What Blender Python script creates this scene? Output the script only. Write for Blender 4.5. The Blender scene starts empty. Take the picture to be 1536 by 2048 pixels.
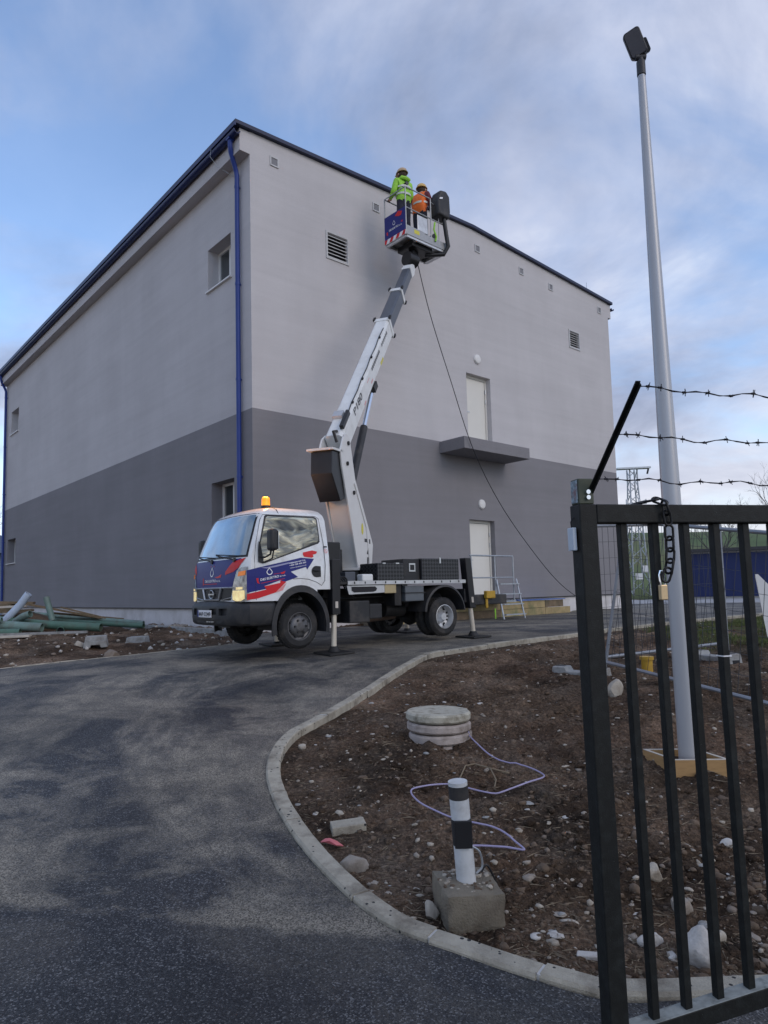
import bpy, bmesh, math, random
import numpy as np
from mathutils import Vector, Matrix, geometry
from mathutils import noise as mnoise
random.seed(7)
rng = np.random.default_rng(11)
SC = bpy.context.scene
COL = SC.collection
R = math.radians

# ------------------------------------------------------------------ camera
cam_d = bpy.data.cameras.new('camera')
cam = bpy.data.objects.new('camera', cam_d)
COL.objects.link(cam)
SC.camera = cam
pitch, roll = R(4.88769), R(-1.37985)
fwd = Vector((0, math.cos(pitch), math.sin(pitch)))
up0 = Vector((0, -math.sin(pitch), math.cos(pitch)))
rt = Vector((1, 0, 0)) * math.cos(roll) + up0 * math.sin(roll)
up = up0 * math.cos(roll) - Vector((1, 0, 0)) * math.sin(roll)
m = Matrix.Identity(4)
for i in range(3):
    m[i][0], m[i][1], m[i][2] = rt[i], up[i], -fwd[i]
m[2][3] = 1.65
cam.matrix_world = m
cam_d.sensor_fit = 'HORIZONTAL'
cam_d.sensor_width = 36
cam_d.lens = 1364.52 / 1536 * 36
cam_d.shift_x = 0.0218
cam_d.shift_y = 0.0268
cam_d.clip_start = 0.05
cam_d.clip_end = 3000

# ------------------------------------------------------------------ light and exposure
SUN_AZ, SUN_EL = (0.72, -0.69), 30.0          # plan direction towards the sun, elevation in degrees
world = bpy.data.worlds.new('World')
SC.world = world
world.use_nodes = True
nt = world.node_tree
nt.nodes.clear()
def wn(t, **k):
    n = nt.nodes.new(t)
    for a, b in k.items():
        setattr(n, a, b)
    return n
def wl(a, b): nt.links.new(a, b)
out = wn('ShaderNodeOutputWorld'); bg = wn('ShaderNodeBackground')
sky = wn('ShaderNodeTexSky', sky_type='NISHITA', sun_disc=False)
sky.sun_elevation = R(SUN_EL)
sky.sun_rotation = math.atan2(SUN_AZ[0], SUN_AZ[1])
sky.air_density = 1.0; sky.dust_density = 0.6; sky.ozone_density = 2.0
tc = wn('ShaderNodeTexCoord')
sep = wn('ShaderNodeSeparateXYZ'); wl(tc.outputs['Generated'], sep.inputs[0])
zc = wn('ShaderNodeMath', operation='MAXIMUM'); wl(sep.outputs[2], zc.inputs[0]); zc.inputs[1].default_value = 0.0
za = wn('ShaderNodeMath', operation='ADD'); wl(zc.outputs[0], za.inputs[0]); za.inputs[1].default_value = 0.28
dx = wn('ShaderNodeMath', operation='DIVIDE'); wl(sep.outputs[0], dx.inputs[0]); wl(za.outputs[0], dx.inputs[1])
dy = wn('ShaderNodeMath', operation='DIVIDE'); wl(sep.outputs[1], dy.inputs[0]); wl(za.outputs[0], dy.inputs[1])
cmb = wn('ShaderNodeCombineXYZ'); wl(dx.outputs[0], cmb.inputs[0]); wl(dy.outputs[0], cmb.inputs[1])
cmb.inputs[2].default_value = 3.7
def wnoise(scale, detail, rough, off):
    mp = wn('ShaderNodeMapping'); wl(cmb.outputs[0], mp.inputs[0]); mp.inputs['Location'].default_value = off
    n = wn('ShaderNodeTexNoise'); wl(mp.outputs[0], n.inputs['Vector'])
    n.inputs['Scale'].default_value = scale; n.inputs['Detail'].default_value = detail; n.inputs['Roughness'].default_value = rough
    n.inputs['Distortion'].default_value = 0.35
    return n
n1_ = wnoise(1.25, 7, 0.54, (5.1, 2.1, 0))
n2_ = wnoise(2.1, 7, 0.58, (4.1, 0.4, 1.3))
def wramp(src, stops):
    r = wn('ShaderNodeValToRGB'); wl(src, r.inputs[0])
    el = r.color_ramp.elements
    el[0].position, el[0].color = stops[0][0], (*stops[0][1], 1)
    el[1].position, el[1].color = stops[-1][0], (*stops[-1][1], 1)
    for p, c in stops[1:-1]:
        e = el.new(p); e.color = (*c, 1)
    return r
cover = wramp(n1_.outputs['Fac'], [(0.40, (0.12,)*3), (0.45, (0.38,)*3), (0.50, (0.72,)*3), (0.56, (1.0,)*3)])
shade = wramp(n2_.outputs['Fac'], [(0.33, (2.15, 2.6, 3.8)), (0.47, (3.2, 3.7, 5.1)), (0.58, (4.3, 4.75, 6.1)), (0.70, (5.9, 6.3, 7.3))])
hz = wramp(zc.outputs[0], [(0.0, (1, 1, 1)), (0.10, (0.55,)*3), (0.26, (0.0,)*3)])
skyb = wn('ShaderNodeMix', data_type='RGBA', blend_type='MULTIPLY'); skyb.inputs[0].default_value = 1
wl(sky.outputs[0], skyb.inputs[6]); skyb.inputs[7].default_value = (1.72, 1.78, 1.88, 1)
mx = wn('ShaderNodeMix', data_type='RGBA'); wl(cover.outputs[0], mx.inputs[0]); wl(skyb.outputs[2], mx.inputs[6]); wl(shade.outputs[0], mx.inputs[7])
mx2 = wn('ShaderNodeMix', data_type='RGBA'); wl(hz.outputs[0], mx2.inputs[0]); wl(mx.outputs[2], mx2.inputs[6]); mx2.inputs[7].default_value = (6.4, 6.4, 6.8, 1)
wl(mx2.outputs[2], bg.inputs[0]); bg.inputs[1].default_value = 0.13
wl(bg.outputs[0], out.inputs[0])

sun_d = bpy.data.lights.new('sun', 'SUN')
sun_d.energy = 0.75; sun_d.angle = R(30); sun_d.color = (1.0, 0.87, 0.75)
sun = bpy.data.objects.new('sun', sun_d); COL.objects.link(sun)
sd = Vector((SUN_AZ[0], SUN_AZ[1], 0)).normalized() * math.cos(R(SUN_EL)) + Vector((0, 0, math.sin(R(SUN_EL))))
sun.rotation_euler = sd.to_track_quat('Z', 'Y').to_euler()
SC.view_settings.view_transform = 'Standard'
SC.view_settings.look = 'None'
SC.view_settings.exposure = 0.08
SC.view_settings.gamma = 1.0
SC.view_settings.use_curve_mapping = False
SC.render.engine = 'CYCLES'
SC.cycles.use_denoising = True
SC.cycles.max_bounces = 6

# ------------------------------------------------------------------ materials
MATS = {}
def lin(c):
    return tuple((x / 12.92 if x <= 0.04045 else ((x + 0.055) / 1.055) ** 2.4) for x in c)
def mat(name, base, rough=0.6, metal=0.0, var=0.12, scale=6.0, bump=0.0, bscale=60.0, dirt=None, dscale=3.0, damt=0.5,
        emit=None, estr=0.0, spec=0.5, coat=0.0, stretch=None, detail=5, trans=0.0, ior=1.45):
    if name in MATS:
        return MATS[name]
    M = bpy.data.materials.new(name); M.use_nodes = True
    t = M.node_tree; b = t.nodes['Principled BSDF']
    b.inputs['Roughness'].default_value = rough; b.inputs['Metallic'].default_value = metal
    b.inputs['Specular IOR Level'].default_value = spec; b.inputs['Coat Weight'].default_value = coat
    b.inputs['IOR'].default_value = ior; b.inputs['Transmission Weight'].default_value = trans
    tcn = t.nodes.new('ShaderNodeTexCoord'); mp = t.nodes.new('ShaderNodeMapping')
    t.links.new(tcn.outputs['Object'], mp.inputs[0])
    if stretch: mp.inputs['Scale'].default_value = stretch
    n = t.nodes.new('ShaderNodeTexNoise'); t.links.new(mp.outputs[0], n.inputs['Vector'])
    n.inputs['Scale'].default_value = scale; n.inputs['Detail'].default_value = detail; n.inputs['Roughness'].default_value = 0.6
    r = t.nodes.new('ShaderNodeValToRGB'); t.links.new(n.outputs['Fac'], r.inputs[0])
    r.color_ramp.elements[0].position = 0.25; r.color_ramp.elements[1].position = 0.75
    r.color_ramp.elements[0].color = (*[c * (1 - var) for c in base], 1)
    r.color_ramp.elements[1].color = (*[min(1, c * (1 + var)) for c in base], 1)
    col = r.outputs[0]
    if dirt:
        n3 = t.nodes.new('ShaderNodeTexNoise'); t.links.new(mp.outputs[0], n3.inputs['Vector'])
        n3.inputs['Scale'].default_value = dscale; n3.inputs['Detail'].default_value = 8; n3.inputs['Roughness'].default_value = 0.65
        rr = t.nodes.new('ShaderNodeValToRGB'); t.links.new(n3.outputs['Fac'], rr.inputs[0])
        rr.color_ramp.elements[0].position = 0.48; rr.color_ramp.elements[1].position = 0.70
        rr.color_ramp.elements[0].color = (0, 0, 0, 1); rr.color_ramp.elements[1].color = (damt, damt, damt, 1)
        mxn = t.nodes.new('ShaderNodeMix'); mxn.data_type = 'RGBA'
        t.links.new(rr.outputs[0], mxn.inputs[0]); t.links.new(col, mxn.inputs[6]); mxn.inputs[7].default_value = (*dirt, 1)
        col = mxn.outputs[2]
    t.links.new(col, b.inputs['Base Color'])
    if bump:
        n2 = t.nodes.new('ShaderNodeTexNoise'); t.links.new(mp.outputs[0], n2.inputs['Vector'])
        n2.inputs['Scale'].default_value = bscale; n2.inputs['Detail'].default_value = 4
        bp = t.nodes.new('ShaderNodeBump'); bp.inputs['Strength'].default_value = bump; bp.inputs['Distance'].default_value = 0.01
        t.links.new(n2.outputs['Fac'], bp.inputs['Height']); t.links.new(bp.outputs[0], b.inputs['Normal'])
    if emit:
        t.links.new(col, b.inputs['Emission Color']); b.inputs['Emission Strength'].default_value = estr
    MATS[name] = M
    return M

def speckle(M, scale, thr, col):
    t = M.node_tree; b = t.nodes['Principled BSDF']; src = b.inputs['Base Color'].links[0].from_socket
    tcn = t.nodes.new('ShaderNodeTexCoord'); v = t.nodes.new('ShaderNodeTexVoronoi'); t.links.new(tcn.outputs['Object'], v.inputs['Vector']); v.inputs['Scale'].default_value = scale
    n = t.nodes.new('ShaderNodeTexNoise'); t.links.new(tcn.outputs['Object'], n.inputs['Vector']); n.inputs['Scale'].default_value = 2.2
    a = t.nodes.new('ShaderNodeMath'); a.operation = 'MULTIPLY'; t.links.new(n.outputs['Fac'], a.inputs[0]); a.inputs[1].default_value = thr * 2
    l = t.nodes.new('ShaderNodeMath'); l.operation = 'LESS_THAN'; t.links.new(v.outputs['Distance'], l.inputs[0]); t.links.new(a.outputs[0], l.inputs[1])
    sc = t.nodes.new('ShaderNodeSeparateColor'); t.links.new(v.outputs['Color'], sc.inputs[0])
    g = t.nodes.new('ShaderNodeMath'); g.operation = 'GREATER_THAN'; t.links.new(sc.outputs[0], g.inputs[0]); g.inputs[1].default_value = 0.62
    m_ = t.nodes.new('ShaderNodeMath'); m_.operation = 'MULTIPLY'; t.links.new(l.outputs[0], m_.inputs[0]); t.links.new(g.outputs[0], m_.inputs[1])
    q = t.nodes.new('ShaderNodeMix'); q.data_type = 'RGBA'; t.links.new(m_.outputs[0], q.inputs[0]); t.links.new(src, q.inputs[6]); q.inputs[7].default_value = (*col, 1)
    t.links.new(q.outputs[2], b.inputs['Base Color'])
def nodes_of(M):
    t = M.node_tree
    return t, t.nodes['Principled BSDF']

def facade_mat(name, base):
    """trowelled render: blotches, faint vertical rain streaks, horizontal lift marks, fine grain"""
    M = bpy.data.materials.new(name); M.use_nodes = True
    t, b = nodes_of(M); L = t.links.new; N = t.nodes.new
    b.inputs['Roughness'].default_value = 0.9; b.inputs['Specular IOR Level'].default_value = 0.2
    tcn = N('ShaderNodeTexCoord')
    def nz(scale, st, det=5, ro=0.6):
        mp = N('ShaderNodeMapping'); mp.inputs['Scale'].default_value = st; L(tcn.outputs['Object'], mp.inputs[0])
        n = N('ShaderNodeTexNoise'); L(mp.outputs[0], n.inputs['Vector']); n.inputs['Scale'].default_value = scale
        n.inputs['Detail'].default_value = det; n.inputs['Roughness'].default_value = ro
        return n.outputs['Fac']
    def ramp(f, a, bb, lo, hi):
        r = N('ShaderNodeMapRange'); L(f, r.inputs[0]); r.inputs[1].default_value = a; r.inputs[2].default_value = bb
        r.inputs[3].default_value = lo; r.inputs[4].default_value = hi
        return r.outputs[0]
    def mul(a, bb):
        q = N('ShaderNodeMath'); q.operation = 'MULTIPLY'; L(a, q.inputs[0]); L(bb, q.inputs[1]); return q.outputs[0]
    f = ramp(nz(0.45, (1, 1, 1), 6), 0.3, 0.7, 0.93, 1.06)
    f = mul(f, ramp(nz(1.4, (1, 1, 0.25), 5), 0.3, 0.7, 0.985, 1.015))
    f = mul(f, ramp(nz(1.1, (0.15, 0.15, 2.2), 4), 0.3, 0.7, 0.965, 1.03))
    f = mul(f, ramp(nz(55, (1, 1, 1), 3), 0.25, 0.75, 0.86, 1.13)); f = mul(f, ramp(nz(3.6, (1, 1, 0.05), 4), 0.45, 0.75, 1.0, 0.975)); f = mul(f, ramp(nz(2.3, (0.12, 0.12, 3.2), 5), 0.35, 0.7, 1.02, 0.965))
    vm = N('ShaderNodeVectorMath'); vm.operation = 'SCALE'; vm.inputs[0].default_value = base; L(f, vm.inputs[3])
    L(vm.outputs[0], b.inputs['Base Color'])
    bp = N('ShaderNodeBump'); bp.inputs['Strength'].default_value = 0.35; bp.inputs['Distance'].default_value = 0.004
    L(nz(160, (1, 1, 1), 3), bp.inputs['Height']); L(bp.outputs[0], b.inputs['Normal'])
    return M

def asphalt_mat():
    M = bpy.data.materials.new('asphalt'); M.use_nodes = True
    t, b = nodes_of(M); L = t.links.new; N = t.nodes.new
    b.inputs['Roughness'].default_value = 0.62; b.inputs['Specular IOR Level'].default_value = 0.35
    tcn = N('ShaderNodeTexCoord')
    def mp(loc, sc, rot=0):
        q = N('ShaderNodeMapping'); q.inputs['Location'].default_value = loc; q.inputs['Scale'].default_value = sc
        q.inputs['Rotation'].default_value = (0, 0, rot); L(tcn.outputs['Object'], q.inputs[0]); return q.outputs[0]
    def nz(v, s, d=6, ro=0.6, dist=0.0):
        n = N('ShaderNodeTexNoise'); L(v, n.inputs['Vector']); n.inputs['Scale'].default_value = s
        n.inputs['Detail'].default_value = d; n.inputs['Roughness'].default_value = ro; n.inputs['Distortion'].default_value = dist
        return n.outputs['Fac']
    def ramp(f, stops):
        r = N('ShaderNodeValToRGB'); L(f, r.inputs[0]); e = r.color_ramp.elements
        e[0].position, e[0].color = stops[0][0], (*stops[0][1], 1); e[1].position, e[1].color = stops[-1][0], (*stops[-1][1], 1)
        for p, c in stops[1:-1]: q = e.new(p); q.color = (*c, 1)
        return r.outputs[0]
    def mix(f, a, bb, mode='MIX'):
        q = N('ShaderNodeMix'); q.data_type = 'RGBA'; q.blend_type = mode
        (L(f, q.inputs[0]) if not isinstance(f, (int, float)) else setattr(q.inputs[0], 'default_value', f))
        (L(a, q.inputs[6]) if not isinstance(a, tuple) else setattr(q.inputs[6], 'default_value', (*a, 1)))
        (L(bb, q.inputs[7]) if not isinstance(bb, tuple) else setattr(q.inputs[7], 'default_value', (*bb, 1)))
        return q.outputs[2]
    plain = mp((0, 0, 0), (1, 1, 1))
    vor = N('ShaderNodeTexVoronoi'); vor.inputs['Scale'].default_value = 150; L(plain, vor.inputs['Vector'])
    hsv = N('ShaderNodeSeparateColor'); L(vor.outputs['Color'], hsv.inputs[0])
    chips = ramp(hsv.outputs[0], [(0.0, (0.008, 0.009, 0.012)), (0.5, (0.022, 0.024, 0.029)), (0.84, (0.047, 0.050, 0.056)), (0.97, (0.15, 0.153, 0.16))])
    # dusty film, drawn out by tyres along the drive
    along = mp((0, 0, 0), (1.0, 0.42, 1), R(-24))
    pv_ = N('ShaderNodeVectorMath'); pv_.operation = 'SUBTRACT'; L(tcn.outputs['Object'], pv_.inputs[0]); pv_.inputs[1].default_value = (4.6, 7.2, 0)
    ps_ = N('ShaderNodeSeparateXYZ'); L(pv_.outputs[0], ps_.inputs[0])
    at_ = N('ShaderNodeMath'); at_.operation = 'ARCTAN2'; L(ps_.outputs[1], at_.inputs[0]); nx_ = N('ShaderNodeMath'); nx_.operation = 'MULTIPLY'; L(ps_.outputs[0], nx_.inputs[0]); nx_.inputs[1].default_value = -1; L(nx_.outputs[0], at_.inputs[1])
    ln_ = N('ShaderNodeVectorMath'); ln_.operation = 'LENGTH'; L(pv_.outputs[0], ln_.inputs[0])
    cm_ = N('ShaderNodeCombineXYZ'); L(ln_.outputs['Value'], cm_.inputs[0]); sc2 = N('ShaderNodeMath'); sc2.operation = 'MULTIPLY'; L(at_.outputs[0], sc2.inputs[0]); sc2.inputs[1].default_value = 2.3; L(sc2.outputs[0], cm_.inputs[1])
    d1_ = nz(cm_.outputs[0], 1.05, 9, 0.66, 0.5)
    d2_ = nz(mp((7, 2, 0), (1, 1, 1)), 2.7, 8, 0.68)
    dust = ramp(d1_, [(0.44, (0.04,)*3), (0.52, (0.50,)*3), (0.60, (1.0,)*3)])
    dust2 = ramp(d2_, [(0.36, (0.30,)*3), (0.56, (1, 1, 1))])
    dust3 = ramp(nz(mp((11, 4, 0), (1, 1.5, 1), R(15)), 0.75, 9, 0.68, 0.6), [(0.46, (0, 0, 0)), (0.53, (0.45,)*3), (0.62, (0.9,)*3)])
    dm = mix(1.0, mix(1.0, dust, dust2, 'MULTIPLY'), dust3, 'LIGHTEN')
    # fresh strip at the entrance, its edge uneven
    sp = N('ShaderNodeSeparateXYZ'); L(tcn.outputs['Object'], sp.inputs[0])
    ex = N('ShaderNodeMath'); ex.operation = 'MULTIPLY_ADD'; L(sp.outputs[0], ex.inputs[0]); ex.inputs[1].default_value = 0.16; L(sp.outputs[1], ex.inputs[2])
    wob = N('ShaderNodeMath'); wob.operation = 'MULTIPLY_ADD'; L(nz(plain, 1.6, 6), wob.inputs[0]); wob.inputs[1].default_value = 0.45; L(ex.outputs[0], wob.inputs[2])
    fr = N('ShaderNodeMapRange'); L(wob.outputs[0], fr.inputs[0]); fr.inputs[1].default_value = 3.44; fr.inputs[2].default_value = 3.50; fr.inputs[3].default_value = 0.24; fr.inputs[4].default_value = 1
    dmf = mix(1.0, dm, fr.outputs[0], 'MULTIPLY')
    grit = ramp(hsv.outputs[1], [(0.1, (0.085, 0.076, 0.060)), (0.95, (0.36, 0.325, 0.265))])
    col = mix(dmf, chips, grit)
    wear = ramp(nz(mp((3, 9, 0), (1, 1, 1)), 0.55, 5, 0.55), [(0.3, (0.68,)*3), (0.7, (1.3,)*3)])
    col = mix(1.0, col, wear, 'MULTIPLY')
    L(col, b.inputs['Base Color'])
    bp = N('ShaderNodeBump'); bp.inputs['Strength'].default_value = 0.7; bp.inputs['Distance'].default_value = 0.006
    L(vor.outputs['Distance'], bp.inputs['Height']); L(bp.outputs[0], b.inputs['Normal'])
    return M

def soil_mat():
    M = bpy.data.materials.new('soil'); M.use_nodes = True
    t, b = nodes_of(M); L = t.links.new; N = t.nodes.new
    b.inputs['Roughness'].default_value = 0.95; b.inputs['Specular IOR Level'].default_value = 0.15
    tcn = N('ShaderNodeTexCoord')
    def nz(s, d=6, ro=0.6, loc=(0, 0, 0)):
        mp = N('ShaderNodeMapping'); mp.inputs['Location'].default_value = loc; L(tcn.outputs['Object'], mp.inputs[0])
        n = N('ShaderNodeTexNoise'); L(mp.outputs[0], n.inputs['Vector']); n.inputs['Scale'].default_value = s
        n.inputs['Detail'].default_value = d; n.inputs['Roughness'].default_value = ro
        return n.outputs['Fac']
    def ramp(f, stops):
        r = N('ShaderNodeValToRGB'); L(f, r.inputs[0]); e = r.color_ramp.elements
        e[0].position, e[0].color = stops[0][0], (*stops[0][1], 1); e[1].position, e[1].color = stops[-1][0], (*stops[-1][1], 1)
        for p, c in stops[1:-1]: q = e.new(p); q.color = (*c, 1)
        return r.outputs[0]
    def mix(f, a, bb, mode='MIX'):
        q = N('ShaderNodeMix'); q.data_type = 'RGBA'; q.blend_type = mode
        (L(f, q.inputs[0]) if not isinstance(f, (int, float)) else setattr(q.inputs[0], 'default_value', f))
        (L(a, q.inputs[6]) if not isinstance(a, tuple) else setattr(q.inputs[6], 'default_value', (*a, 1)))
        (L(bb, q.inputs[7]) if not isinstance(bb, tuple) else setattr(q.inputs[7], 'default_value', (*bb, 1)))
        return q.outputs[2]
    c = ramp(nz(1.3, 7, 0.65), [(0.30, (0.036, 0.026, 0.019)), (0.5, (0.112, 0.080, 0.057)), (0.70, (0.27, 0.200, 0.148))])
    red = ramp(nz(0.8, 5, 0.6, (4, 1, 0)), [(0.45, (0, 0, 0)), (0.7, (0.55,)*3)])
    c = mix(red, c, (0.140, 0.090, 0.064))
    grey = ramp(nz(1.7, 6, 0.6, (9, 5, 0)), [(0.50, (0, 0, 0)), (0.72, (0.6,)*3)])
    c = mix(grey, c, (0.155, 0.138, 0.118))
    damp = ramp(nz(0.9, 6, 0.62, (6, 8, 0)), [(0.36, (0.42,)*3), (0.52, (0.95,)*3), (0.66, (1.2,)*3)])
    c = mix(1.0, c, damp, 'MULTIPLY')
    fine = ramp(nz(34, 8, 0.8), [(0.30, (0.30, 0.28, 0.27)), (0.5, (1.0, 0.96, 0.92)), (0.68, (2.5, 2.35, 2.15))])
    c = mix(1.0, c, fine, 'MULTIPLY')
    # grass that has come up away from the works
    sp = N('ShaderNodeSeparateXYZ'); L(tcn.outputs['Object'], sp.inputs[0])
    def mr(src, a, bb):
        q = N('ShaderNodeMapRange'); L(src, q.inputs[0]); q.inputs[1].default_value = a; q.inputs[2].default_value = bb; return q.outputs[0]
    gx = mix(1.0, mr(sp.outputs[0], 4.6, 6.4), mr(sp.outputs[1], 9.6, 11.2), 'MULTIPLY')
    gm = mix(1.0, gx, ramp(nz(1.1, 6, 0.7, (2, 2, 0)), [(0.40, (0, 0, 0)), (0.56, (0.9,)*3)]), 'MULTIPLY')
    far = mr(sp.outputs[1], 34, 42)
    gm2 = mix(1.0, gm, far, 'LIGHTEN')
    c = mix(gm2, c, (0.085, 0.105, 0.035))
    L(c, b.inputs['Base Color'])
    bp = N('ShaderNodeBump'); bp.inputs['Strength'].default_value = 1.0; bp.inputs['Distance'].default_value = 0.05
    L(nz(38, 8, 0.72), bp.inputs['Height']); L(bp.outputs[0], b.inputs['Normal'])
    return M

M_ASPH = asphalt_mat()
M_SOIL = soil_mat()
M_WLIGHT = facade_mat('render_light_grey', (0.525, 0.507, 0.512))
M_WDARK = facade_mat('render_dark_grey', (0.235, 0.228, 0.240))
M_PLINTH = mat('plinth_render', (0.62, 0.60, 0.60), 0.85, var=0.08, scale=2, bump=0.2, bscale=90, dirt=(0.33, 0.30, 0.27), dscale=1.6, damt=0.45)
M_BLUE = mat('blue_sheet', (0.016, 0.045, 0.235), 0.42, var=0.10, scale=3)
M_ROOFBLUE = mat('roof_flashing', (0.012, 0.018, 0.055), 0.45, var=0.1)
M_WHITEPVC = mat('white_pvc', (0.72, 0.71, 0.69), 0.45, var=0.05)
M_DOOR = mat('door_white', (0.70, 0.68, 0.62), 0.5, var=0.03, scale=2)
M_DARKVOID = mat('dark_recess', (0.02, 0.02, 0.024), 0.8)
M_GLASS = mat('window_glass', (0.035, 0.045, 0.05), 0.06, var=0.3, scale=0.8, spec=0.9, coat=0.6)
M_KERB = mat('kerb_concrete', (0.37, 0.34, 0.275), 0.9, var=0.25, scale=9, bump=0.6, bscale=120, dirt=(0.13, 0.11, 0.085), dscale=5, damt=0.9)
speckle(M_KERB, 26, 0.20, (0.03, 0.03, 0.032))
M_MORTAR = mat('pale_mortar', (0.55, 0.54, 0.52), 0.9, var=0.15, scale=20)
M_CONC = mat('grey_concrete', (0.30, 0.305, 0.30), 0.9, var=0.18, scale=14, bump=0.5, bscale=110, dirt=(0.13, 0.11, 0.09), dscale=6, damt=0.7)
M_CONCD = mat('dirty_concrete', (0.19, 0.165, 0.125), 0.92, var=0.25, scale=10, bump=0.7, bscale=90, dirt=(0.07, 0.055, 0.042), dscale=5, damt=0.95)
M_RING = mat('manhole_concrete', (0.40, 0.35, 0.32), 0.9, var=0.2, scale=8, bump=0.5, bscale=80, dirt=(0.12, 0.09, 0.07), dscale=6, damt=0.8)
M_RINGTOP = mat('manhole_cover_concrete', (0.42, 0.40, 0.33), 0.9, var=0.2, scale=8, bump=0.5, bscale=80, dirt=(0.10, 0.08, 0.05), dscale=9, damt=0.8)
M_CABW = mat('cab_white', (0.74, 0.755, 0.76), 0.22, var=0.03, scale=2, coat=0.6, dirt=(0.40, 0.37, 0.33), dscale=4.5, damt=0.40)
M_WHITEP = mat('white_paint', (0.72, 0.73, 0.72), 0.35, var=0.05, scale=3, dirt=(0.42, 0.40, 0.36), dscale=4, damt=0.35)
M_BLACKPL = mat('black_plastic', (0.022, 0.023, 0.026), 0.55, var=0.2, scale=5, dirt=(0.085, 0.075, 0.065), dscale=4, damt=0.6)
M_BLACK = mat('black_paint', (0.013, 0.013, 0.015), 0.42, var=0.2)
M_CHASSIS = mat('chassis_black', (0.012, 0.012, 0.013), 0.6, var=0.3, dirt=(0.05, 0.045, 0.04), dscale=5, damt=0.5)
M_TYRE = mat('tyre_rubber', (0.020, 0.020, 0.021), 0.82, var=0.25, scale=8, bump=0.4, bscale=60, dirt=(0.085, 0.075, 0.065), dscale=6, damt=0.55)
M_RIM = mat('steel_rim', (0.13, 0.13, 0.135), 0.5, metal=0.5, var=0.15, dirt=(0.06, 0.055, 0.05), dscale=7, damt=0.6)
M_SILVER = mat('silver', (0.52, 0.53, 0.54), 0.32, metal=0.85, var=0.08)
M_GALV = mat('galvanised', (0.40, 0.43, 0.46), 0.45, metal=0.6, var=0.15, scale=12)
M_ALU = mat('aluminium', (0.58, 0.59, 0.60), 0.42, metal=0.7, var=0.1, dirt=(0.28, 0.27, 0.26), dscale=5, damt=0.4)
M_CHROME = mat('chrome', (0.75, 0.78, 0.82), 0.08, metal=1.0, var=0.02)
M_NAVY = mat('decal_navy', (0.018, 0.024, 0.17), 0.4, var=0.08, scale=2, coat=0.0, spec=0.35)
M_RED = mat('decal_red', (0.60, 0.022, 0.028), 0.4, var=0.08, scale=2, coat=0.0, spec=0.35)
M_PINK = mat('decal_pink', (0.72, 0.30, 0.30), 0.3, var=0.1)
M_LILAC = mat('decal_lilac', (0.30, 0.30, 0.48), 0.3, var=0.1)
M_DECW = mat('decal_white', (0.80, 0.80, 0.82), 0.3, var=0.02)
M_DECK = mat('decal_black', (0.03, 0.03, 0.035), 0.4, var=0.1)
M_YELLOW = mat('yellow_label', (0.62, 0.55, 0.06), 0.45, var=0.1)
M_YELPLAST = mat('yellow_plastic', (0.45, 0.27, 0.025), 0.5, var=0.2, dirt=(0.2, 0.12, 0.04), dscale=9, damt=0.6)
M_BOOMG = mat('boom_grey', (0.085, 0.095, 0.115), 0.4, metal=0.2, var=0.15, scale=3)
M_COLGREY = mat('column_white', (0.66, 0.655, 0.64), 0.38, var=0.05, scale=3)
M_LENS = mat('headlight_glass', (0.26, 0.265, 0.265), 0.12, metal=0.75, var=0.85, scale=14, coat=0.8)
M_LIT = mat('lit_headlight', (0.85, 0.62, 0.30), 0.2, var=0.35, scale=14, emit=(1.0, 0.73, 0.36), estr=0.6)
M_INDIC = mat('indicator_orange', (0.75, 0.22, 0.04), 0.2, var=0.2, emit=(1.0, 0.35, 0.06), estr=0.25)
M_BEACON = mat('lit_beacon', (1.0, 0.27, 0.012), 0.25, var=0.3, scale=14, emit=(1.0, 0.36, 0.03), estr=0.95)
M_GATE = mat('gate_dark_green', (0.010, 0.011, 0.0105), 0.55, var=0.25, scale=20, bump=0.15, bscale=220, dirt=(0.05, 0.06, 0.06), dscale=26, damt=0.22, spec=0.3)
speckle(M_GATE, 85, 0.045, (0.22, 0.25, 0.25))
M_GATEBR = mat('bracket_green', (0.055, 0.066, 0.045), 0.55, var=0.15, scale=20)
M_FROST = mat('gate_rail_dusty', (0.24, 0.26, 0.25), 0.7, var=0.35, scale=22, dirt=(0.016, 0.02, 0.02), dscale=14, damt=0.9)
M_POLE = mat('pole_grey', (0.42, 0.43, 0.45), 0.38, metal=0.25, var=0.05, scale=4, stretch=(1, 1, 0.2))
M_LAMPH = mat('lamp_housing', (0.035, 0.036, 0.042), 0.5, var=0.15)
M_LAMPGL = mat('lamp_glass', (0.11, 0.11, 0.125), 0.25, var=0.1)
M_WOOD = mat('formwork_wood', (0.40, 0.245, 0.105), 0.75, var=0.3, scale=5, stretch=(1, 1, 6), dirt=(0.16, 0.09, 0.04), dscale=5, damt=0.7)
M_OLDWOOD = mat('old_timber', (0.17, 0.125, 0.08), 0.85, var=0.35, scale=7, stretch=(1, 6, 1), dirt=(0.06, 0.07, 0.04), dscale=3, damt=0.7)
M_OSB = mat('weathered_board', (0.33, 0.255, 0.13), 0.85, var=0.3, scale=4, dirt=(0.12, 0.15, 0.07), dscale=2.2, damt=0.8)
M_PALEWOOD = mat('pale_board', (0.50, 0.46, 0.40), 0.8, var=0.2, scale=6)
M_BLUETARP = mat('blue_tarp', (0.06, 0.13, 0.38), 0.5, var=0.2)
M_GREENPIPE = mat('green_pipe', (0.075, 0.15, 0.115), 0.5, var=0.22, scale=3, dirt=(0.09, 0.075, 0.055), dscale=4, damt=0.7)
M_PALEPIPE = mat('pale_pipe', (0.145, 0.225, 0.205), 0.5, var=0.2, scale=3, dirt=(0.12, 0.10, 0.08), dscale=4, damt=0.6)
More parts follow.
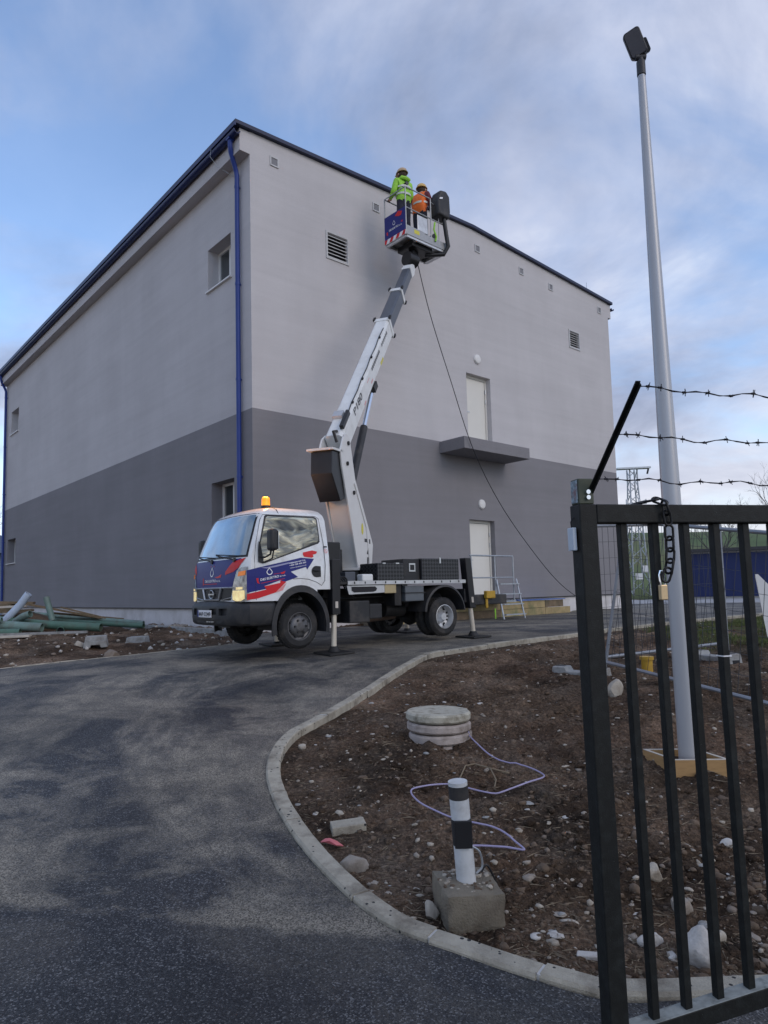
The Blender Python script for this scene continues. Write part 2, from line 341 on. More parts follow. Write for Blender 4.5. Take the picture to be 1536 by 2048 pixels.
M_BLUEPIPE = mat('light_blue_pipe', (0.42, 0.50, 0.62), 0.4, var=0.1, scale=3)
M_PURPLE = mat('lilac_cable', (0.33, 0.30, 0.46), 0.45, var=0.1)
M_WIRE = mat('dark_wire', (0.022, 0.022, 0.027), 0.55, metal=0.5, var=0.3, scale=40)
M_CHAIN = mat('chain_steel', (0.020, 0.020, 0.021), 0.42, metal=0.6, var=0.4, scale=60)
M_BRASS = mat('brass', (0.62, 0.47, 0.28), 0.35, metal=0.6, var=0.1)
M_MESHW = mat('fence_wire', (0.05, 0.055, 0.065), 0.5, metal=0.6, var=0.15)
M_STONE = [mat('stone_%d' % i, c, 0.9, var=0.2, scale=12, bump=0.5, bscale=50, dirt=(0.12, 0.085, 0.06), dscale=8, damt=0.6)
           for i, c in enumerate([(0.30, 0.265, 0.225), (0.40, 0.36, 0.30), (0.20, 0.165, 0.135), (0.50, 0.48, 0.45)])]
M_CLOD = mat('earth_clod', (0.120, 0.086, 0.060), 0.95, var=0.4, scale=18, bump=0.6, bscale=60)
M_GRASS = mat('grass_blade', (0.10, 0.125, 0.035), 0.7, var=0.4, scale=3)
M_STRAW = mat('dry_straw', (0.19, 0.15, 0.10), 0.8, var=0.3)
M_BARK = mat('bark', (0.105, 0.095, 0.09), 0.9, var=0.2)
M_HILLG = mat('field_green', (0.075, 0.115, 0.040), 0.95, var=0.35, scale=0.03, dirt=(0.16, 0.14, 0.06), dscale=0.02, damt=0.7)
M_FOREST = mat('forest_far', (0.055, 0.062, 0.075), 0.95, var=0.4, scale=0.08)
M_GARBLUE = mat('garage_blue', (0.006, 0.017, 0.095), 0.5, var=0.12, scale=1.5)
M_APRON = mat('garage_concrete', (0.34, 0.345, 0.36), 0.85, var=0.12, scale=1)
M_SKIN = mat('skin', (0.50, 0.30, 0.22), 0.6, var=0.06)
M_HIVISG = mat('hi_vis_green', (0.30, 0.62, 0.06), 0.65, var=0.15, scale=9)
M_HIVISO = mat('hi_vis_orange', (0.85, 0.17, 0.025), 0.65, var=0.12, scale=9)
M_REFL = mat('reflective_band', (0.60, 0.62, 0.58), 0.4, var=0.1)
M_TROUS = mat('navy_trousers', (0.018, 0.020, 0.035), 0.8, var=0.3, scale=12)
M_BOOT = mat('boot_black', (0.015, 0.014, 0.014), 0.6, var=0.2)
M_SLEEVE = mat('wine_sleeve', (0.12, 0.018, 0.028), 0.8, var=0.2)
M_HAIR = mat('hair_brown', (0.05, 0.032, 0.022), 0.8, var=0.3, scale=40)
M_HAT = mat('hard_hat_ochre', (0.46, 0.33, 0.20), 0.4, var=0.1)
M_HATY = mat('hard_hat_yellow', (0.60, 0.40, 0.13), 0.4, var=0.1)
M_PLATEB = mat('plate_blue', (0.02, 0.05, 0.30), 0.4, var=0.05)

def foil_mat():
    """side window glass backed by a crinkled reflective sun foil"""
    M = bpy.data.materials.new('window_foil'); M.use_nodes = True
    t, b = nodes_of(M); L = t.links.new; N = t.nodes.new
    b.inputs['Metallic'].default_value = 0.85; b.inputs['Roughness'].default_value = 0.13
    tcn = N('ShaderNodeTexCoord'); mp = N('ShaderNodeMapping'); L(tcn.outputs['Object'], mp.inputs[0]); mp.inputs['Scale'].default_value = (0.8, 0.8, 2.4)
    n = N('ShaderNodeTexNoise'); L(mp.outputs[0], n.inputs['Vector']); n.inputs['Scale'].default_value = 2.3; n.inputs['Detail'].default_value = 2.0; n.inputs['Distortion'].default_value = 1.1
    r = N('ShaderNodeValToRGB'); L(n.outputs['Fac'], r.inputs[0]); e = r.color_ramp.elements
    e[0].position, e[0].color = 0.36, (0.10, 0.10, 0.09, 1); e[1].position, e[1].color = 0.62, (0.62, 0.55, 0.38, 1)
    q_ = e.new(0.46); q_.color = (0.34, 0.31, 0.22, 1); q_ = e.new(0.52); q_.color = (0.22, 0.215, 0.18, 1)
    L(r.outputs[0], b.inputs['Base Color'])
    bp = N('ShaderNodeBump'); bp.inputs['Strength'].default_value = 0.5; bp.inputs['Distance'].default_value = 0.05
    L(n.outputs['Fac'], bp.inputs['Height']); L(bp.outputs[0], b.inputs['Normal'])
    return M
M_FOIL = foil_mat()
M_SCREEN = mat('windscreen', (0.25, 0.32, 0.36), 0.06, metal=0.80, var=0.30, scale=1.6, spec=1.0, coat=1.0)

def chequer_mat():
    M = bpy.data.materials.new('chequer_plate'); M.use_nodes = True
    t, b = nodes_of(M); L = t.links.new; N = t.nodes.new
    b.inputs['Roughness'].default_value = 0.38; b.inputs['Metallic'].default_value = 0.3
    tcn = N('ShaderNodeTexCoord'); mp = N('ShaderNodeMapping'); L(tcn.outputs['Object'], mp.inputs[0]); mp.inputs['Rotation'].default_value = (0, R(45), 0)
    w = N('ShaderNodeTexChecker'); L(mp.outputs[0], w.inputs['Vector']); w.inputs['Scale'].default_value = 22
    w.inputs['Color1'].default_value = (0.016, 0.017, 0.019, 1); w.inputs['Color2'].default_value = (0.055, 0.057, 0.062, 1); L(w.outputs['Color'], b.inputs['Base Color'])
    bp = N('ShaderNodeBump'); bp.inputs['Strength'].default_value = 1; bp.inputs['Distance'].default_value = 0.008
    L(w.outputs['Fac'], bp.inputs['Height']); L(bp.outputs[0], b.inputs['Normal'])
    return M
M_CHEQ = chequer_mat()

def garage_roof(): return mat('garage_roof', (0.05, 0.05, 0.055), 0.8, var=0.2)

# ------------------------------------------------------------------ mesh helpers
WM = {}                      # world matrix of every parent
class MB:
    def __init__(s): s.v = []; s.f = []; s.mi = []
    def add(s, vs, fs, mi=0):
        n = len(s.v); s.v += [tuple(v) for v in vs]; s.f += [tuple(i + n for i in f) for f in fs]; s.mi += [mi] * len(fs); return s
    def hexa(s, c, mi=0):
        """8 corners: 4 bottom (ccw), 4 top"""
        return s.add(c, [(3, 2, 1, 0), (4, 5, 6, 7), (0, 1, 5, 4), (1, 2, 6, 5), (2, 3, 7, 6), (3, 0, 4, 7)], mi)
    def box(s, fr, a, b, mi=0):
        """box between corners a and b given in a frame fr(x,y,z) -> world"""
        (x0, y0, z0), (x1, y1, z1) = a, b
        return s.hexa([fr(x0, y0, z0), fr(x1, y0, z0), fr(x1, y1, z0), fr(x0, y1, z0), fr(x0, y0, z1), fr(x1, y0, z1), fr(x1, y1, z1), fr(x0, y1, z1)], mi)
    def bar(s, p, q, w, hgt, upv=(0, 0, 1), mi=0):
        p, q = Vector(p), Vector(q); d = (q - p).normalized(); u = Vector(upv)
        sd_ = d.cross(u)
        if sd_.length < 1e-4: sd_ = d.cross(Vector((0, 1, 0)))
        sd_.normalize(); u = sd_.cross(d).normalized()
        a, b = sd_ * w / 2, u * hgt / 2
        return s.hexa([p - a - b, p + a - b, q + a - b, q - a - b, p - a + b, p + a + b, q + a + b, q - a + b], mi)
    def cyl(s, p, q, r0, r1=None, n=16, cap=True, mi=0):
        p, q = Vector(p), Vector(q); r1 = r0 if r1 is None else r1
        d = (q - p).normalized(); u = d.orthogonal().normalized(); w = d.cross(u)
        vs = []
        for c, r in ((p, r0), (q, r1)):
            for i in range(n):
                a = 2 * math.pi * i / n; vs.append(c + u * (r * math.cos(a)) + w * (r * math.sin(a)))
        fs = [(i, (i + 1) % n, n + (i + 1) % n, n + i) for i in range(n)]
        if cap: fs += [tuple(range(n - 1, -1, -1)), tuple(range(n, 2 * n))]
        return s.add(vs, fs, mi)
    def tube(s, pts, r, n=8, cap=True, mi=0):
        pts = [Vector(p) for p in pts]; k = len(pts)
        rr = r if isinstance(r, (list, tuple)) else [r] * k
        vs = []; u = None
        for i, p in enumerate(pts):
            d = (pts[min(i + 1, k - 1)] - pts[max(i - 1, 0)]).normalized()
            u = d.orthogonal().normalized() if u is None else (u - d * u.dot(d)).normalized()
            w = d.cross(u)
            for j in range(n):
                a = 2 * math.pi * j / n; vs.append(p + u * (rr[i] * math.cos(a)) + w * (rr[i] * math.sin(a)))
        fs = [(i * n + j, i * n + (j + 1) % n, (i + 1) * n + (j + 1) % n, (i + 1) * n + j) for i in range(k - 1) for j in range(n)]
        if cap: fs += [tuple(range(n - 1, -1, -1)), tuple(range((k - 1) * n, k * n))]
        return s.add(vs, fs, mi)
    def lathe(s, fr, prof, n=24, mi=0):
        """prof: (radius, axial) pairs; fr(a, b, c) maps (axial, x, y) -> world"""
        k = len(prof); vs = []
        for r, ax in prof:
            for j in range(n):
                a = 2 * math.pi * j / n; vs.append(fr(ax, r * math.cos(a), r * math.sin(a)))
        fs = [(i * n + j, i * n + (j + 1) % n, (i + 1) * n + (j + 1) % n, (i + 1) * n + j) for i in range(k - 1) for j in range(n)]
        return s.add(vs, fs, mi)
    def prism(s, poly, fr, a, b, mi=0):
        """2D polygon extruded between a and b: fr(px, py, t) -> world"""
        n = len(poly)
        vs = [fr(x, y, a) for x, y in poly] + [fr(x, y, b) for x, y in poly]
        fs = [tuple(range(n - 1, -1, -1)), tuple(range(n, 2 * n))] + [(i, (i + 1) % n, n + (i + 1) % n, n + i) for i in range(n)]
        return s.add(vs, fs, mi)
    def build(s, name, mats, parent=None, smooth=False, bevel=0.0, seg=2, ang=40, loc=None):
        me = bpy.data.meshes.new(name)
        inv = WM[parent].inverted() if parent else (Matrix.Translation(Vector(loc)).inverted() if loc is not None else None)
        vs = [tuple(inv @ Vector(v)) for v in s.v] if inv else s.v
        me.from_pydata(vs, [], s.f)
        for mm in (mats if isinstance(mats, (list, tuple)) else [mats]): me.materials.append(mm)
        if isinstance(mats, (list, tuple)): me.polygons.foreach_set('material_index', s.mi)
        bm = bmesh.new(); bm.from_mesh(me)
        bmesh.ops.recalc_face_normals(bm, faces=bm.faces); bm.to_mesh(me); bm.free()
        if smooth:
            me.polygons.foreach_set('use_smooth', [True] * len(me.polygons))
            me.set_sharp_from_angle(angle=R(ang))
        o = bpy.data.objects.new(name, me); COL.objects.link(o)
        if parent: o.parent = parent; WM[o] = WM[parent]
        else:
            WM[o] = Matrix.Translation(Vector(loc)) if loc is not None else Matrix.Identity(4)
            if loc is not None: o.location = loc
        if bevel:
            bv = o.modifiers.new('bevel', 'BEVEL'); bv.width = bevel; bv.segments = seg; bv.limit_method = 'ANGLE'; bv.angle_limit = R(35)
        return o

def thing(name, label, cat, loc, rotz=0.0, group=None):
    o = bpy.data.objects.new(name, None); COL.objects.link(o); o.empty_display_size = 0.2
    o.location = loc; o.rotation_euler = (0, 0, rotz)
    WM[o] = Matrix.Translation(Vector(loc)) @ Matrix.Rotation(rotz, 4, 'Z')
    o['label'] = label; o['category'] = cat
    if group: o['group'] = group
    return o
def tag(o, label, cat, group=None):
    o['label'] = label; o['category'] = cat
    if group: o['group'] = group
    return o
def kind(o, k, label=None):
    o['kind'] = k
    if label: o['label'] = label
    return o
def world_fr(x, y, z): return Vector((x, y, z))

FONT = None
def text2d(txt, size=1.0, bold=0.0):
    """flat outline of a line of text, lower-left at the origin -> (verts, faces, width)"""
    cu = bpy.data.curves.new('txt', 'FONT'); cu.body = txt; cu.size = size; cu.offset = bold; cu.resolution_u = 3
    ob = bpy.data.objects.new('txt', cu); COL.objects.link(ob)
    dg = bpy.context.evaluated_depsgraph_get()
    me = bpy.data.meshes.new_from_object(ob.evaluated_get(dg))
    vs = [(v.co.x, v.co.y) for v in me.vertices]; fs = [tuple(p.vertices) for p in me.polygons]
    bpy.data.objects.remove(ob); bpy.data.curves.remove(cu); bpy.data.meshes.remove(me)
    w = max((v[0] for v in vs), default=0)
    return vs, fs, w
def add_text(mb, txt, fr, x0, y0, width, height=None, skew=0.0, bold=0.0, mi=0):
    """line of text scaled to a given width, mapped by fr(x, y) -> world"""
    vs, fs, w = text2d(txt, 1.0, bold); k = width / w; ky = k if height is None else height / 0.72
    mb.add([fr(x0 + x * k, y0 + y * ky + x * k * skew) for x, y in vs], fs, mi)

def poly_map(mb, poly, fr, cuts_x=(), cuts_y=(), mi=0):
    """concave 2D polygon, cut along lines so it can follow a curved panel"""
    bm = bmesh.new()
    bm.faces.new([bm.verts.new((x, y, 0)) for x, y in poly])
    for c in cuts_x:
        bmesh.ops.bisect_plane(bm, geom=bm.verts[:] + bm.edges[:] + bm.faces[:], plane_co=(c, 0, 0), plane_no=(1, 0, 0))
    for c in cuts_y:
        bmesh.ops.bisect_plane(bm, geom=bm.verts[:] + bm.edges[:] + bm.faces[:], plane_co=(0, c, 0), plane_no=(0, 1, 0))
    bmesh.ops.triangulate(bm, faces=bm.faces[:])
    bm.verts.index_update()
    mb.add([fr(v.co.x, v.co.y) for v in bm.verts], [tuple(v.index for v in f.verts) for f in bm.faces], mi)
    bm.free()

def boolean_cut(o, cutters):
    for c in cutters:
        md = o.modifiers.new('cut', 'BOOLEAN'); md.object = c; md.operation = 'DIFFERENCE'; md.solver = 'EXACT'
    dg = bpy.context.evaluated_depsgraph_get()
    me = bpy.data.meshes.new_from_object(o.evaluated_get(dg))
    o.modifiers.clear(); o.data = me
    for c in cutters: bpy.data.objects.remove(c)

def rock_mesh(size, seed, flat=0.7, sub=2):
    bm = bmesh.new(); bmesh.ops.create_icosphere(bm, subdivisions=sub, radius=1.0); off = Vector((seed * 7.1, seed * 3.3, seed)); rr = random.Random(seed)
    cuts = []
    for _ in range(9):
        n = Vector((rr.gauss(0, 1), rr.gauss(0, 1), rr.gauss(0, 1))).normalized(); cuts.append((n, rr.uniform(0.58, 0.9)))
    for v in bm.verts:
        p = v.co * (1 + 0.30 * mnoise.noise(v.co * 1.1 + off))
        for n, d in cuts:
            k = p.dot(n) - d
            if k > 0: p = p - n * k * 0.9
        p = p * (1 + 0.06 * mnoise.noise(v.co * 4.5 + off))
        v.co = Vector((p.x * size[0], p.y * size[1], p.z * size[2])) * 1.2
    vs = [tuple(v.co) for v in bm.verts]; bm.verts.index_update(); fs = [tuple(v.index for v in f.verts) for f in bm.faces]; bm.free(); return vs, fs
def catmull(pts, per=6):
    P = [Vector(p) for p in pts]; outp = []
    for i in range(len(P) - 1):
        a, b, c, d = P[max(i - 1, 0)], P[i], P[i + 1], P[min(i + 2, len(P) - 1)]
        for k in range(per):
            t = k / per
            outp.append(0.5 * ((2 * b) + (c - a) * t + (2 * a - 5 * b + 4 * c - d) * t * t + (3 * b - a - 3 * c + d) * t ** 3))
    outp.append(P[-1]); return outp

# ------------------------------------------------------------------ terrain
KY = [-60, 0, 1.5, 3, 5, 7, 9, 10.5, 12, 14.5, 18, 30, 400]
KZ = [0, 0, 0, .06, .25, .45, .62, .70, .76, .82, .84, .84, .84]
def hh(y): return float(np.interp(y, KY, KZ))
def vnoise(x, y, seed):
    xi = np.floor(x).astype(np.int64); yi = np.floor(y).astype(np.int64); fx = x - xi; fy = y - yi
    def hs(a, b):
        n = (a * 374761393 + b * 668265263 + seed * 1442695041) & 0x7fffffff
        n = ((n ^ (n >> 13)) * 1274126177) & 0x7fffffff
        return ((n ^ (n >> 16)) & 0xffff) / 65535.0
    u = fx * fx * fx * (fx * (fx * 6 - 15) + 10); v = fy * fy * fy * (fy * (fy * 6 - 15) + 10)
    return (hs(xi, yi) * (1 - u) + hs(xi + 1, yi) * u) * (1 - v) + (hs(xi, yi + 1) * (1 - u) + hs(xi + 1, yi + 1) * u) * v
def fbm(x, y, seed, octv):
    s = 0; a = 1; t = 0
    for k in range(octv):
        s = s + a * (vnoise(x, y, seed + k) - 0.5); t += a; a *= 0.55; x = x * 2.03 + 1.7; y = y * 2.03 + 9.2
    return s / t

KERB_CTRL = [(9.2, 2.95), (5.0, 2.86), (2.6, 2.80), (1.245, 2.775), (0.974, 2.765), (0.80, 2.82), (0.596, 2.95), (0.328, 3.126), (0.101, 3.272), (-0.053, 3.448),
             (-0.209, 3.692), (-0.435, 4.131), (-0.656, 4.686), (-0.735, 4.98), (-0.81, 5.30), (-0.848, 5.788), (-0.77, 6.305), (-0.573, 6.725),
             (-0.357, 7.193), (-0.114, 7.836), (0.10, 8.412), (0.50, 9.50), (0.69, 10.0), (0.93, 10.38), (1.492, 10.86), (2.146, 11.377), (3.156, 12.10),
             (4.558, 13.30), (5.5, 14.05), (7.482, 15.53), (9.211, 16.82), (14, 20.4), (22, 26.4)]
kerb_line = catmull([(x, y, 0) for x, y in KERB_CTRL], 8)
YAW = R(40.73831)
D1 = Vector((-math.sin(YAW), math.cos(YAW), 0)); D2 = Vector((math.cos(YAW), math.sin(YAW), 0))
N2 = Vector((D2.y, -D2.x, 0)); N1 = -D2
BP0 = Vector((-2.44486, 14.6, 0))
def BL(t, u, z): return BP0 + D2 * t + D1 * u + Vector((0, 0, z))      # building frame: t along the right wall, u along the left wall

VERGE = [(-34.0, -13.6), (-5.291, 9.865), (-4.745, 10.30), (-3.88, 10.95), (-3.366, 11.35), (-2.88, 11.72), (-2.56, 12.0), (-2.36, 12.30), (-2.22, 12.9), (-2.28, 13.7)]
base_pts = [BL(0.1, -0.18, 0), BL(15.6, -0.18, 0), BL(15.9, 14, 0)]
ROAD = [(p.x, p.y) for p in kerb_line] + [(60, 36), (60, 34), (4, 34)] + [(p.x, p.y) for p in reversed(base_pts)] + list(reversed(VERGE)) + [(-34, -20), (30, -20), (30, 2.95)]
def inside(px, py, poly):
    c = np.zeros(px.shape, bool); n = len(poly); j = n - 1
    for i in range(n):
        xi, yi = poly[i]; xj, yj = poly[j]
        if yi != yj:
            k = ((yi > py) != (yj > py)) & (px < (xj - xi) * (py - yi) / (yj - yi) + xi); c ^= k
        j = i
    return c
def seg_dist(px, py, line):
    best = np.full(px.shape, 1e9)
    for (ax, ay), (bx, by) in zip(line[:-1], line[1:]):
        ex, ey = bx - ax, by - ay; L2 = ex * ex + ey * ey + 1e-12
        t = np.clip(((px - ax) * ex + (py - ay) * ey) / L2, 0, 1)
        best = np.minimum(best, np.hypot(px - ax - t * ex, py - ay - t * ey))
    return best
kline2 = [(p.x, p.y) for p in kerb_line[::2]]
def soil_z(px, py):
    px = np.asarray(px, float); py = np.asarray(py, float)
    z = np.interp(py, KY, KZ)
    d = np.minimum(seg_dist(px, py, kline2), seg_dist(px, py, VERGE))
    amp = np.clip((d - 0.12) / 0.7, 0.12, 1) * np.clip(1.3 - np.hypot(px, py) / 60, 0.0, 1)
    n = 0.17 * fbm(px * 0.8, py * 0.8, 3, 3) + 0.12 * fbm(px * 2.6, py * 2.6, 17, 4) + 0.10 * (0.22 - np.abs(fbm(px * 5.5, py * 5.5, 29, 3))) + 0.065 * fbm(px * 12, py * 12, 33, 4) + 0.05 * (0.2 - np.abs(fbm(px * 24, py * 24, 41, 2)))
    mound = -0.015 * np.exp(-((px - 0.62) ** 2 + (py - 6.35) ** 2) / 0.5)
    pit = -0.13 * np.exp(-((px - 2.62) ** 2 + (py - 5.75) ** 2) / 0.10) + 0.11 * np.exp(-((px - 2.5) ** 2 + (py - 6.2) ** 2) / 0.12)
    return z - 0.045 + amp * (n + 0.02) + mound + pit
def gz(x, y): return float(soil_z(np.array([x]), np.array([y]))[0])

def spread(parts):
    a = []
    for lo, hi, st in parts: a += list(np.arange(lo, hi, st))
    return a
neg = [-(8.5 + 1.5 * 1.30 ** k) for k in range(20)][::-1]; pos = [14 + 1.5 * 1.30 ** k for k in range(20)]
xs = np.array(neg + spread([(-8.5, -1.2, 0.11), (-1.2, 4.2, 0.03), (4.2, 6, 0.06), (6, 14, 0.12)]) + pos)
ys = np.array([-60, -30, -12, -4, 0] + spread([(1.2, 2.6, 0.2), (2.6, 5.5, 0.022), (5.5, 9, 0.04), (9, 18, 0.09), (18, 34, 0.5)]) + [35 * 1.22 ** k for k in range(18)])
gx, gy = np.meshgrid(xs, ys)
road_in = inside(gx, gy, ROAD)
zz = soil_z(gx, gy)
zroad = np.interp(gy, KY, KZ) - 0.10
zz = np.where(road_in, np.minimum(zz, zroad), zz)
b_in = inside(gx, gy, [(BL(*q).x, BL(*q).y) for q in ((0.3, 0.3, 0), (15, 0.3, 0), (15, 21.4, 0), (0.3, 21.4, 0))])
zz = np.where(b_in, 0.5, zz)
nx, ny = len(xs), len(ys)
me = bpy.data.meshes.new('ground')
V = np.column_stack([gx.ravel(), gy.ravel(), zz.ravel()])
idx = np.arange(nx * ny).reshape(ny, nx)
F = np.column_stack([idx[:-1, :-1].ravel(), idx[:-1, 1:].ravel(), idx[1:, 1:].ravel(), idx[1:, :-1].ravel()])
def fast_mesh(me, V, F, smooth=True, mi=None):
    k = F.shape[1]
    me.vertices.add(len(V)); me.vertices.foreach_set('co', V.astype(np.float32).ravel())
    me.loops.add(F.size); me.loops.foreach_set('vertex_index', F.astype(np.int32).ravel())
    me.polygons.add(len(F)); me.polygons.foreach_set('loop_start', np.arange(0, F.size, k, dtype=np.int32))
    if smooth: me.polygons.foreach_set('use_smooth', np.ones(len(F), bool))
    if mi is not None: me.polygons.foreach_set('material_index', mi.astype(np.int32))
    me.update(calc_edges=True)
fast_mesh(me, V, F)
me.materials.append(M_SOIL)
ground = bpy.data.objects.new('ground', me); COL.objects.link(ground); kind(ground, 'structure')

# road sheet: grid triangulated inside the outline
def road_mesh():
    bm = bmesh.new()
    pts = [(x, y) for x, y in ROAD]
    bm.faces.new([bm.verts.new((x, y, 0)) for x, y in pts])
    for c in [-12, -4, 0, 1.5, 2.2, 3, 4, 5, 6, 7, 8, 9, 9.8, 10.5, 11.2, 12, 13.2, 14.5, 16, 18, 24, 30]:
        bmesh.ops.bisect_plane(bm, geom=bm.verts[:] + bm.edges[:] + bm.faces[:], plane_co=(0, c, 0), plane_no=(0, 1, 0))
    bmesh.ops.triangulate(bm, faces=bm.faces[:])
    for v in bm.verts: v.co.z = hh(v.co.y)
    bmesh.ops.recalc_face_normals(bm, faces=bm.faces)
    me = bpy.data.meshes.new('road'); bm.to_mesh(me); bm.free()
    me.materials.append(M_ASPH)
    return me
road = bpy.data.objects.new('road', road_mesh()); COL.objects.link(road); kind(road, 'structure')

# kerb stones, one by one
kerb = bpy.data.objects.new('kerb', None); COL.objects.link(kerb); WM[kerb] = Matrix.Identity(4)
kind(kerb, 'structure', 'pale concrete kerb curving round the bare earth beside the asphalt drive')
def kerb_run(parent, line, length, width, top, side, mats, gap=0.010, name='kerb_stone', jit=0.006, mortar=False):
    P = [Vector((p[0], p[1], 0)) for p in line]
    acc = [0]
    for a, b in zip(P[:-1], P[1:]): acc.append(acc[-1] + (b - a).length)
    def pos(s):
        s = max(0, min(acc[-1] - 1e-6, s)); i = int(np.searchsorted(acc, s, 'right')) - 1; i = min(i, len(P) - 2)
        t = (s - acc[i]) / (acc[i + 1] - acc[i] + 1e-9); return P[i].lerp(P[i + 1], t)
    s = 0.0
    while s < acc[-1] - 0.2:
        e = min(acc[-1], s + (length if not mortar else length * random.choice((0.5, 0.5, 1.0)))); k = 5 if length > 0.4 else 2
        dz = random.uniform(-jit, jit); dl = random.uniform(-jit, jit) if mortar else 0.0; mb = MB(); rows = []
        for i in range(k):
            q = s + gap / 2 + (e - s - gap) * i / (k - 1)
            c = pos(q); tdir = (pos(q + 0.08) - pos(q - 0.08)).normalized(); nrm = Vector((tdir.y, -tdir.x, 0)) * side
            z = hh(c.y) + top + dz
            prof = [(0, -0.16), (0, -0.014), (0.012, 0), (width - 0.008, 0), (width, -0.008), (width, -0.16)]
            rows.append([c + nrm * (a + dl) + Vector((0, 0, z + b)) for a, b in prof])
        n = 6; vs = [v for r_ in rows for v in r_]
        fs = [(i * n + j, i * n + j + 1, (i + 1) * n + j + 1, (i + 1) * n + j) for i in range(k - 1) for j in range(n - 1)]
        fs += [tuple(range(n)), tuple((k - 1) * n + j for j in range(n - 1, -1, -1))]
        mb.add(vs, fs)
        mb.build(name, mats, parent, smooth=True, ang=30)
        if mortar:
            c = pos(e); td = (pos(e + 0.08) - pos(e - 0.08)).normalized(); nr = Vector((td.y, -td.x, 0)) * side; z = hh(c.y) + top - 0.006; mb = MB(); hw = gap * 0.5 + 0.004
            mb.hexa([c + td * a + nr * b + Vector((0, 0, z + q)) for q in (-0.12, 0) for a, b in ((-hw, 0.012), (hw, 0.012), (hw, width - 0.012), (-hw, width - 0.012))]); mb.build('mortar_joint', M_MORTAR if random.random() < 0.5 else M_CONCD, parent)
        s = e
i0 = min(range(len(kerb_line)), key=lambda i: (kerb_line[i] - Vector((4.6, 2.86, 0))).length)
i1 = min(range(len(kerb_line)), key=lambda i: (kerb_line[i] - Vector((14, 20.4, 0))).length)
kerb_run(kerb, kerb_line[i0:i1], 1.0, 0.108, 0.026, 1, M_KERB, gap=0.014, jit=0.007, mortar=True)
edging = bpy.data.objects.new('kerb_edging', None); COL.objects.link(edging); WM[edging] = Matrix.Identity(4)
kind(edging, 'structure', 'thin flush concrete edging along the left side of the asphalt')
kerb_run(edging, [Vector((x, y, 0)) for x, y in [(-16, 1.1)] + VERGE[1:]], 1.0, 0.05, 0.008, -1, M_KERB, name='edging_stone')
strip = bpy.data.objects.new('wall_edging', None); COL.objects.link(strip); WM[strip] = Matrix.Identity(4)
kind(strip, 'structure', 'concrete edging of the gravel strip along the left facade')
kerb_run(strip, [BL(-0.55, -0.1 + i * 1.0, 0) for i in range(18)], 1.0, 0.08, 0.10, -1, M_CONC, name='edging_stone')

# ------------------------------------------------------------------ building
bld = thing('industrial_building', 'tall two-tone grey rendered building with blue gutter and downpipes', 'building', tuple(BL(0, 0, 0.82)), YAW)
W, LEN = 15.25, 21.75
SPLIT, PL, TOP, RIDGE, GZ = 5.70, 1.335, 12.05, 12.36, 0.55
def wall_faces(mb, fr, x0, x1, z0, z1, holes):
    """wall rectangle in (x, z) with rectangular holes"""
    X = sorted({x0, x1, *[v for h_ in holes for v in (h_[0], h_[1]) if x0 < v < x1]}); Z = sorted({z0, z1, *[v for h_ in holes for v in (h_[2], h_[3]) if z0 < v < z1]})
    for a, b in zip(X[:-1], X[1:]):
        for c, d in zip(Z[:-1], Z[1:]):
            mx_, mz_ = (a + b) / 2, (c + d) / 2
            if any(h_[0] < mx_ < h_[1] and h_[2] < mz_ < h_[3] for h_ in holes): continue
            mb.add([fr(a, 0, c), fr(b, 0, c), fr(b, 0, d), fr(a, 0, d)], [(0, 1, 2, 3)])
    for h_ in holes:
        a, b, c, d, dep = h_
        if c < z0 - 1e-6 or d > z1 + 1e-6: continue
        mb.add([fr(a, 0, c), fr(b, 0, c), fr(b, 0, d), fr(a, 0, d), fr(a, dep, c), fr(b, dep, c), fr(b, dep, d), fr(a, dep, d)],
               [(0, 1, 5, 4), (1, 2, 6, 5), (2, 3, 7, 6), (3, 0, 4, 7)])
RFR = lambda x, dpt, z: BL(x, dpt, z)                 # right wall: depth goes inwards
LFR = lambda x, dpt, z: BL(dpt, x, z)                 # left wall
R_UP = [(7.14, 8.22, 5.74, 7.88, 0.22), (2.16, 2.78, 9.80, 10.42, 0.10), (12.62, 13.19, 9.86, 10.42, 0.10)]
R_LO = [(7.05, 8.16, 1.42, 3.60, 0.22)]
L_UP = [(0.88, 2.0, 9.0, 10.07, 0.36), (19.5, 20.75, 9.03, 10.08, 0.36)]
L_LO = [(0.80, 1.87, 3.0, 4.27, 0.36), (19.62, 21.0, 3.23, 4.31, 0.36)]
mb = MB(); wall_faces(mb, RFR, 0, W, SPLIT, TOP, R_UP); mb.add([RFR(0, 0, TOP), RFR(W, 0, TOP), RFR(W, 0, TOP + 0.013), RFR(W / 2, 0, RIDGE), RFR(0, 0, TOP + 0.013)], [(0, 1, 2, 3, 4)])
w_ru = mb.build('upper_wall', M_WLIGHT, bld)
mb = MB(); wall_faces(mb, RFR, 0, W, PL, SPLIT, R_LO); w_rl = mb.build('lower_wall', M_WDARK, bld)
mb = MB(); wall_faces(mb, LFR, 0, LEN, SPLIT, TOP, L_UP); w_lu = mb.build('upper_wall', M_WLIGHT, bld)
mb = MB(); wall_faces(mb, LFR, 0, LEN, PL, SPLIT, L_LO); w_ll = mb.build('lower_wall', M_WDARK, bld)
mb = MB(); wall_faces(mb, lambda x, d, z: BL(x, LEN, z), 0, W, GZ, TOP, []); mb.add([BL(0, LEN, TOP), BL(W, LEN, TOP), BL(W / 2, LEN, RIDGE)], [(0, 1, 2)])
wall_faces(mb, lambda x, d, z: BL(W, x, z), 0, LEN, GZ, TOP, []); mb.build('back_wall', M_WLIGHT, bld)
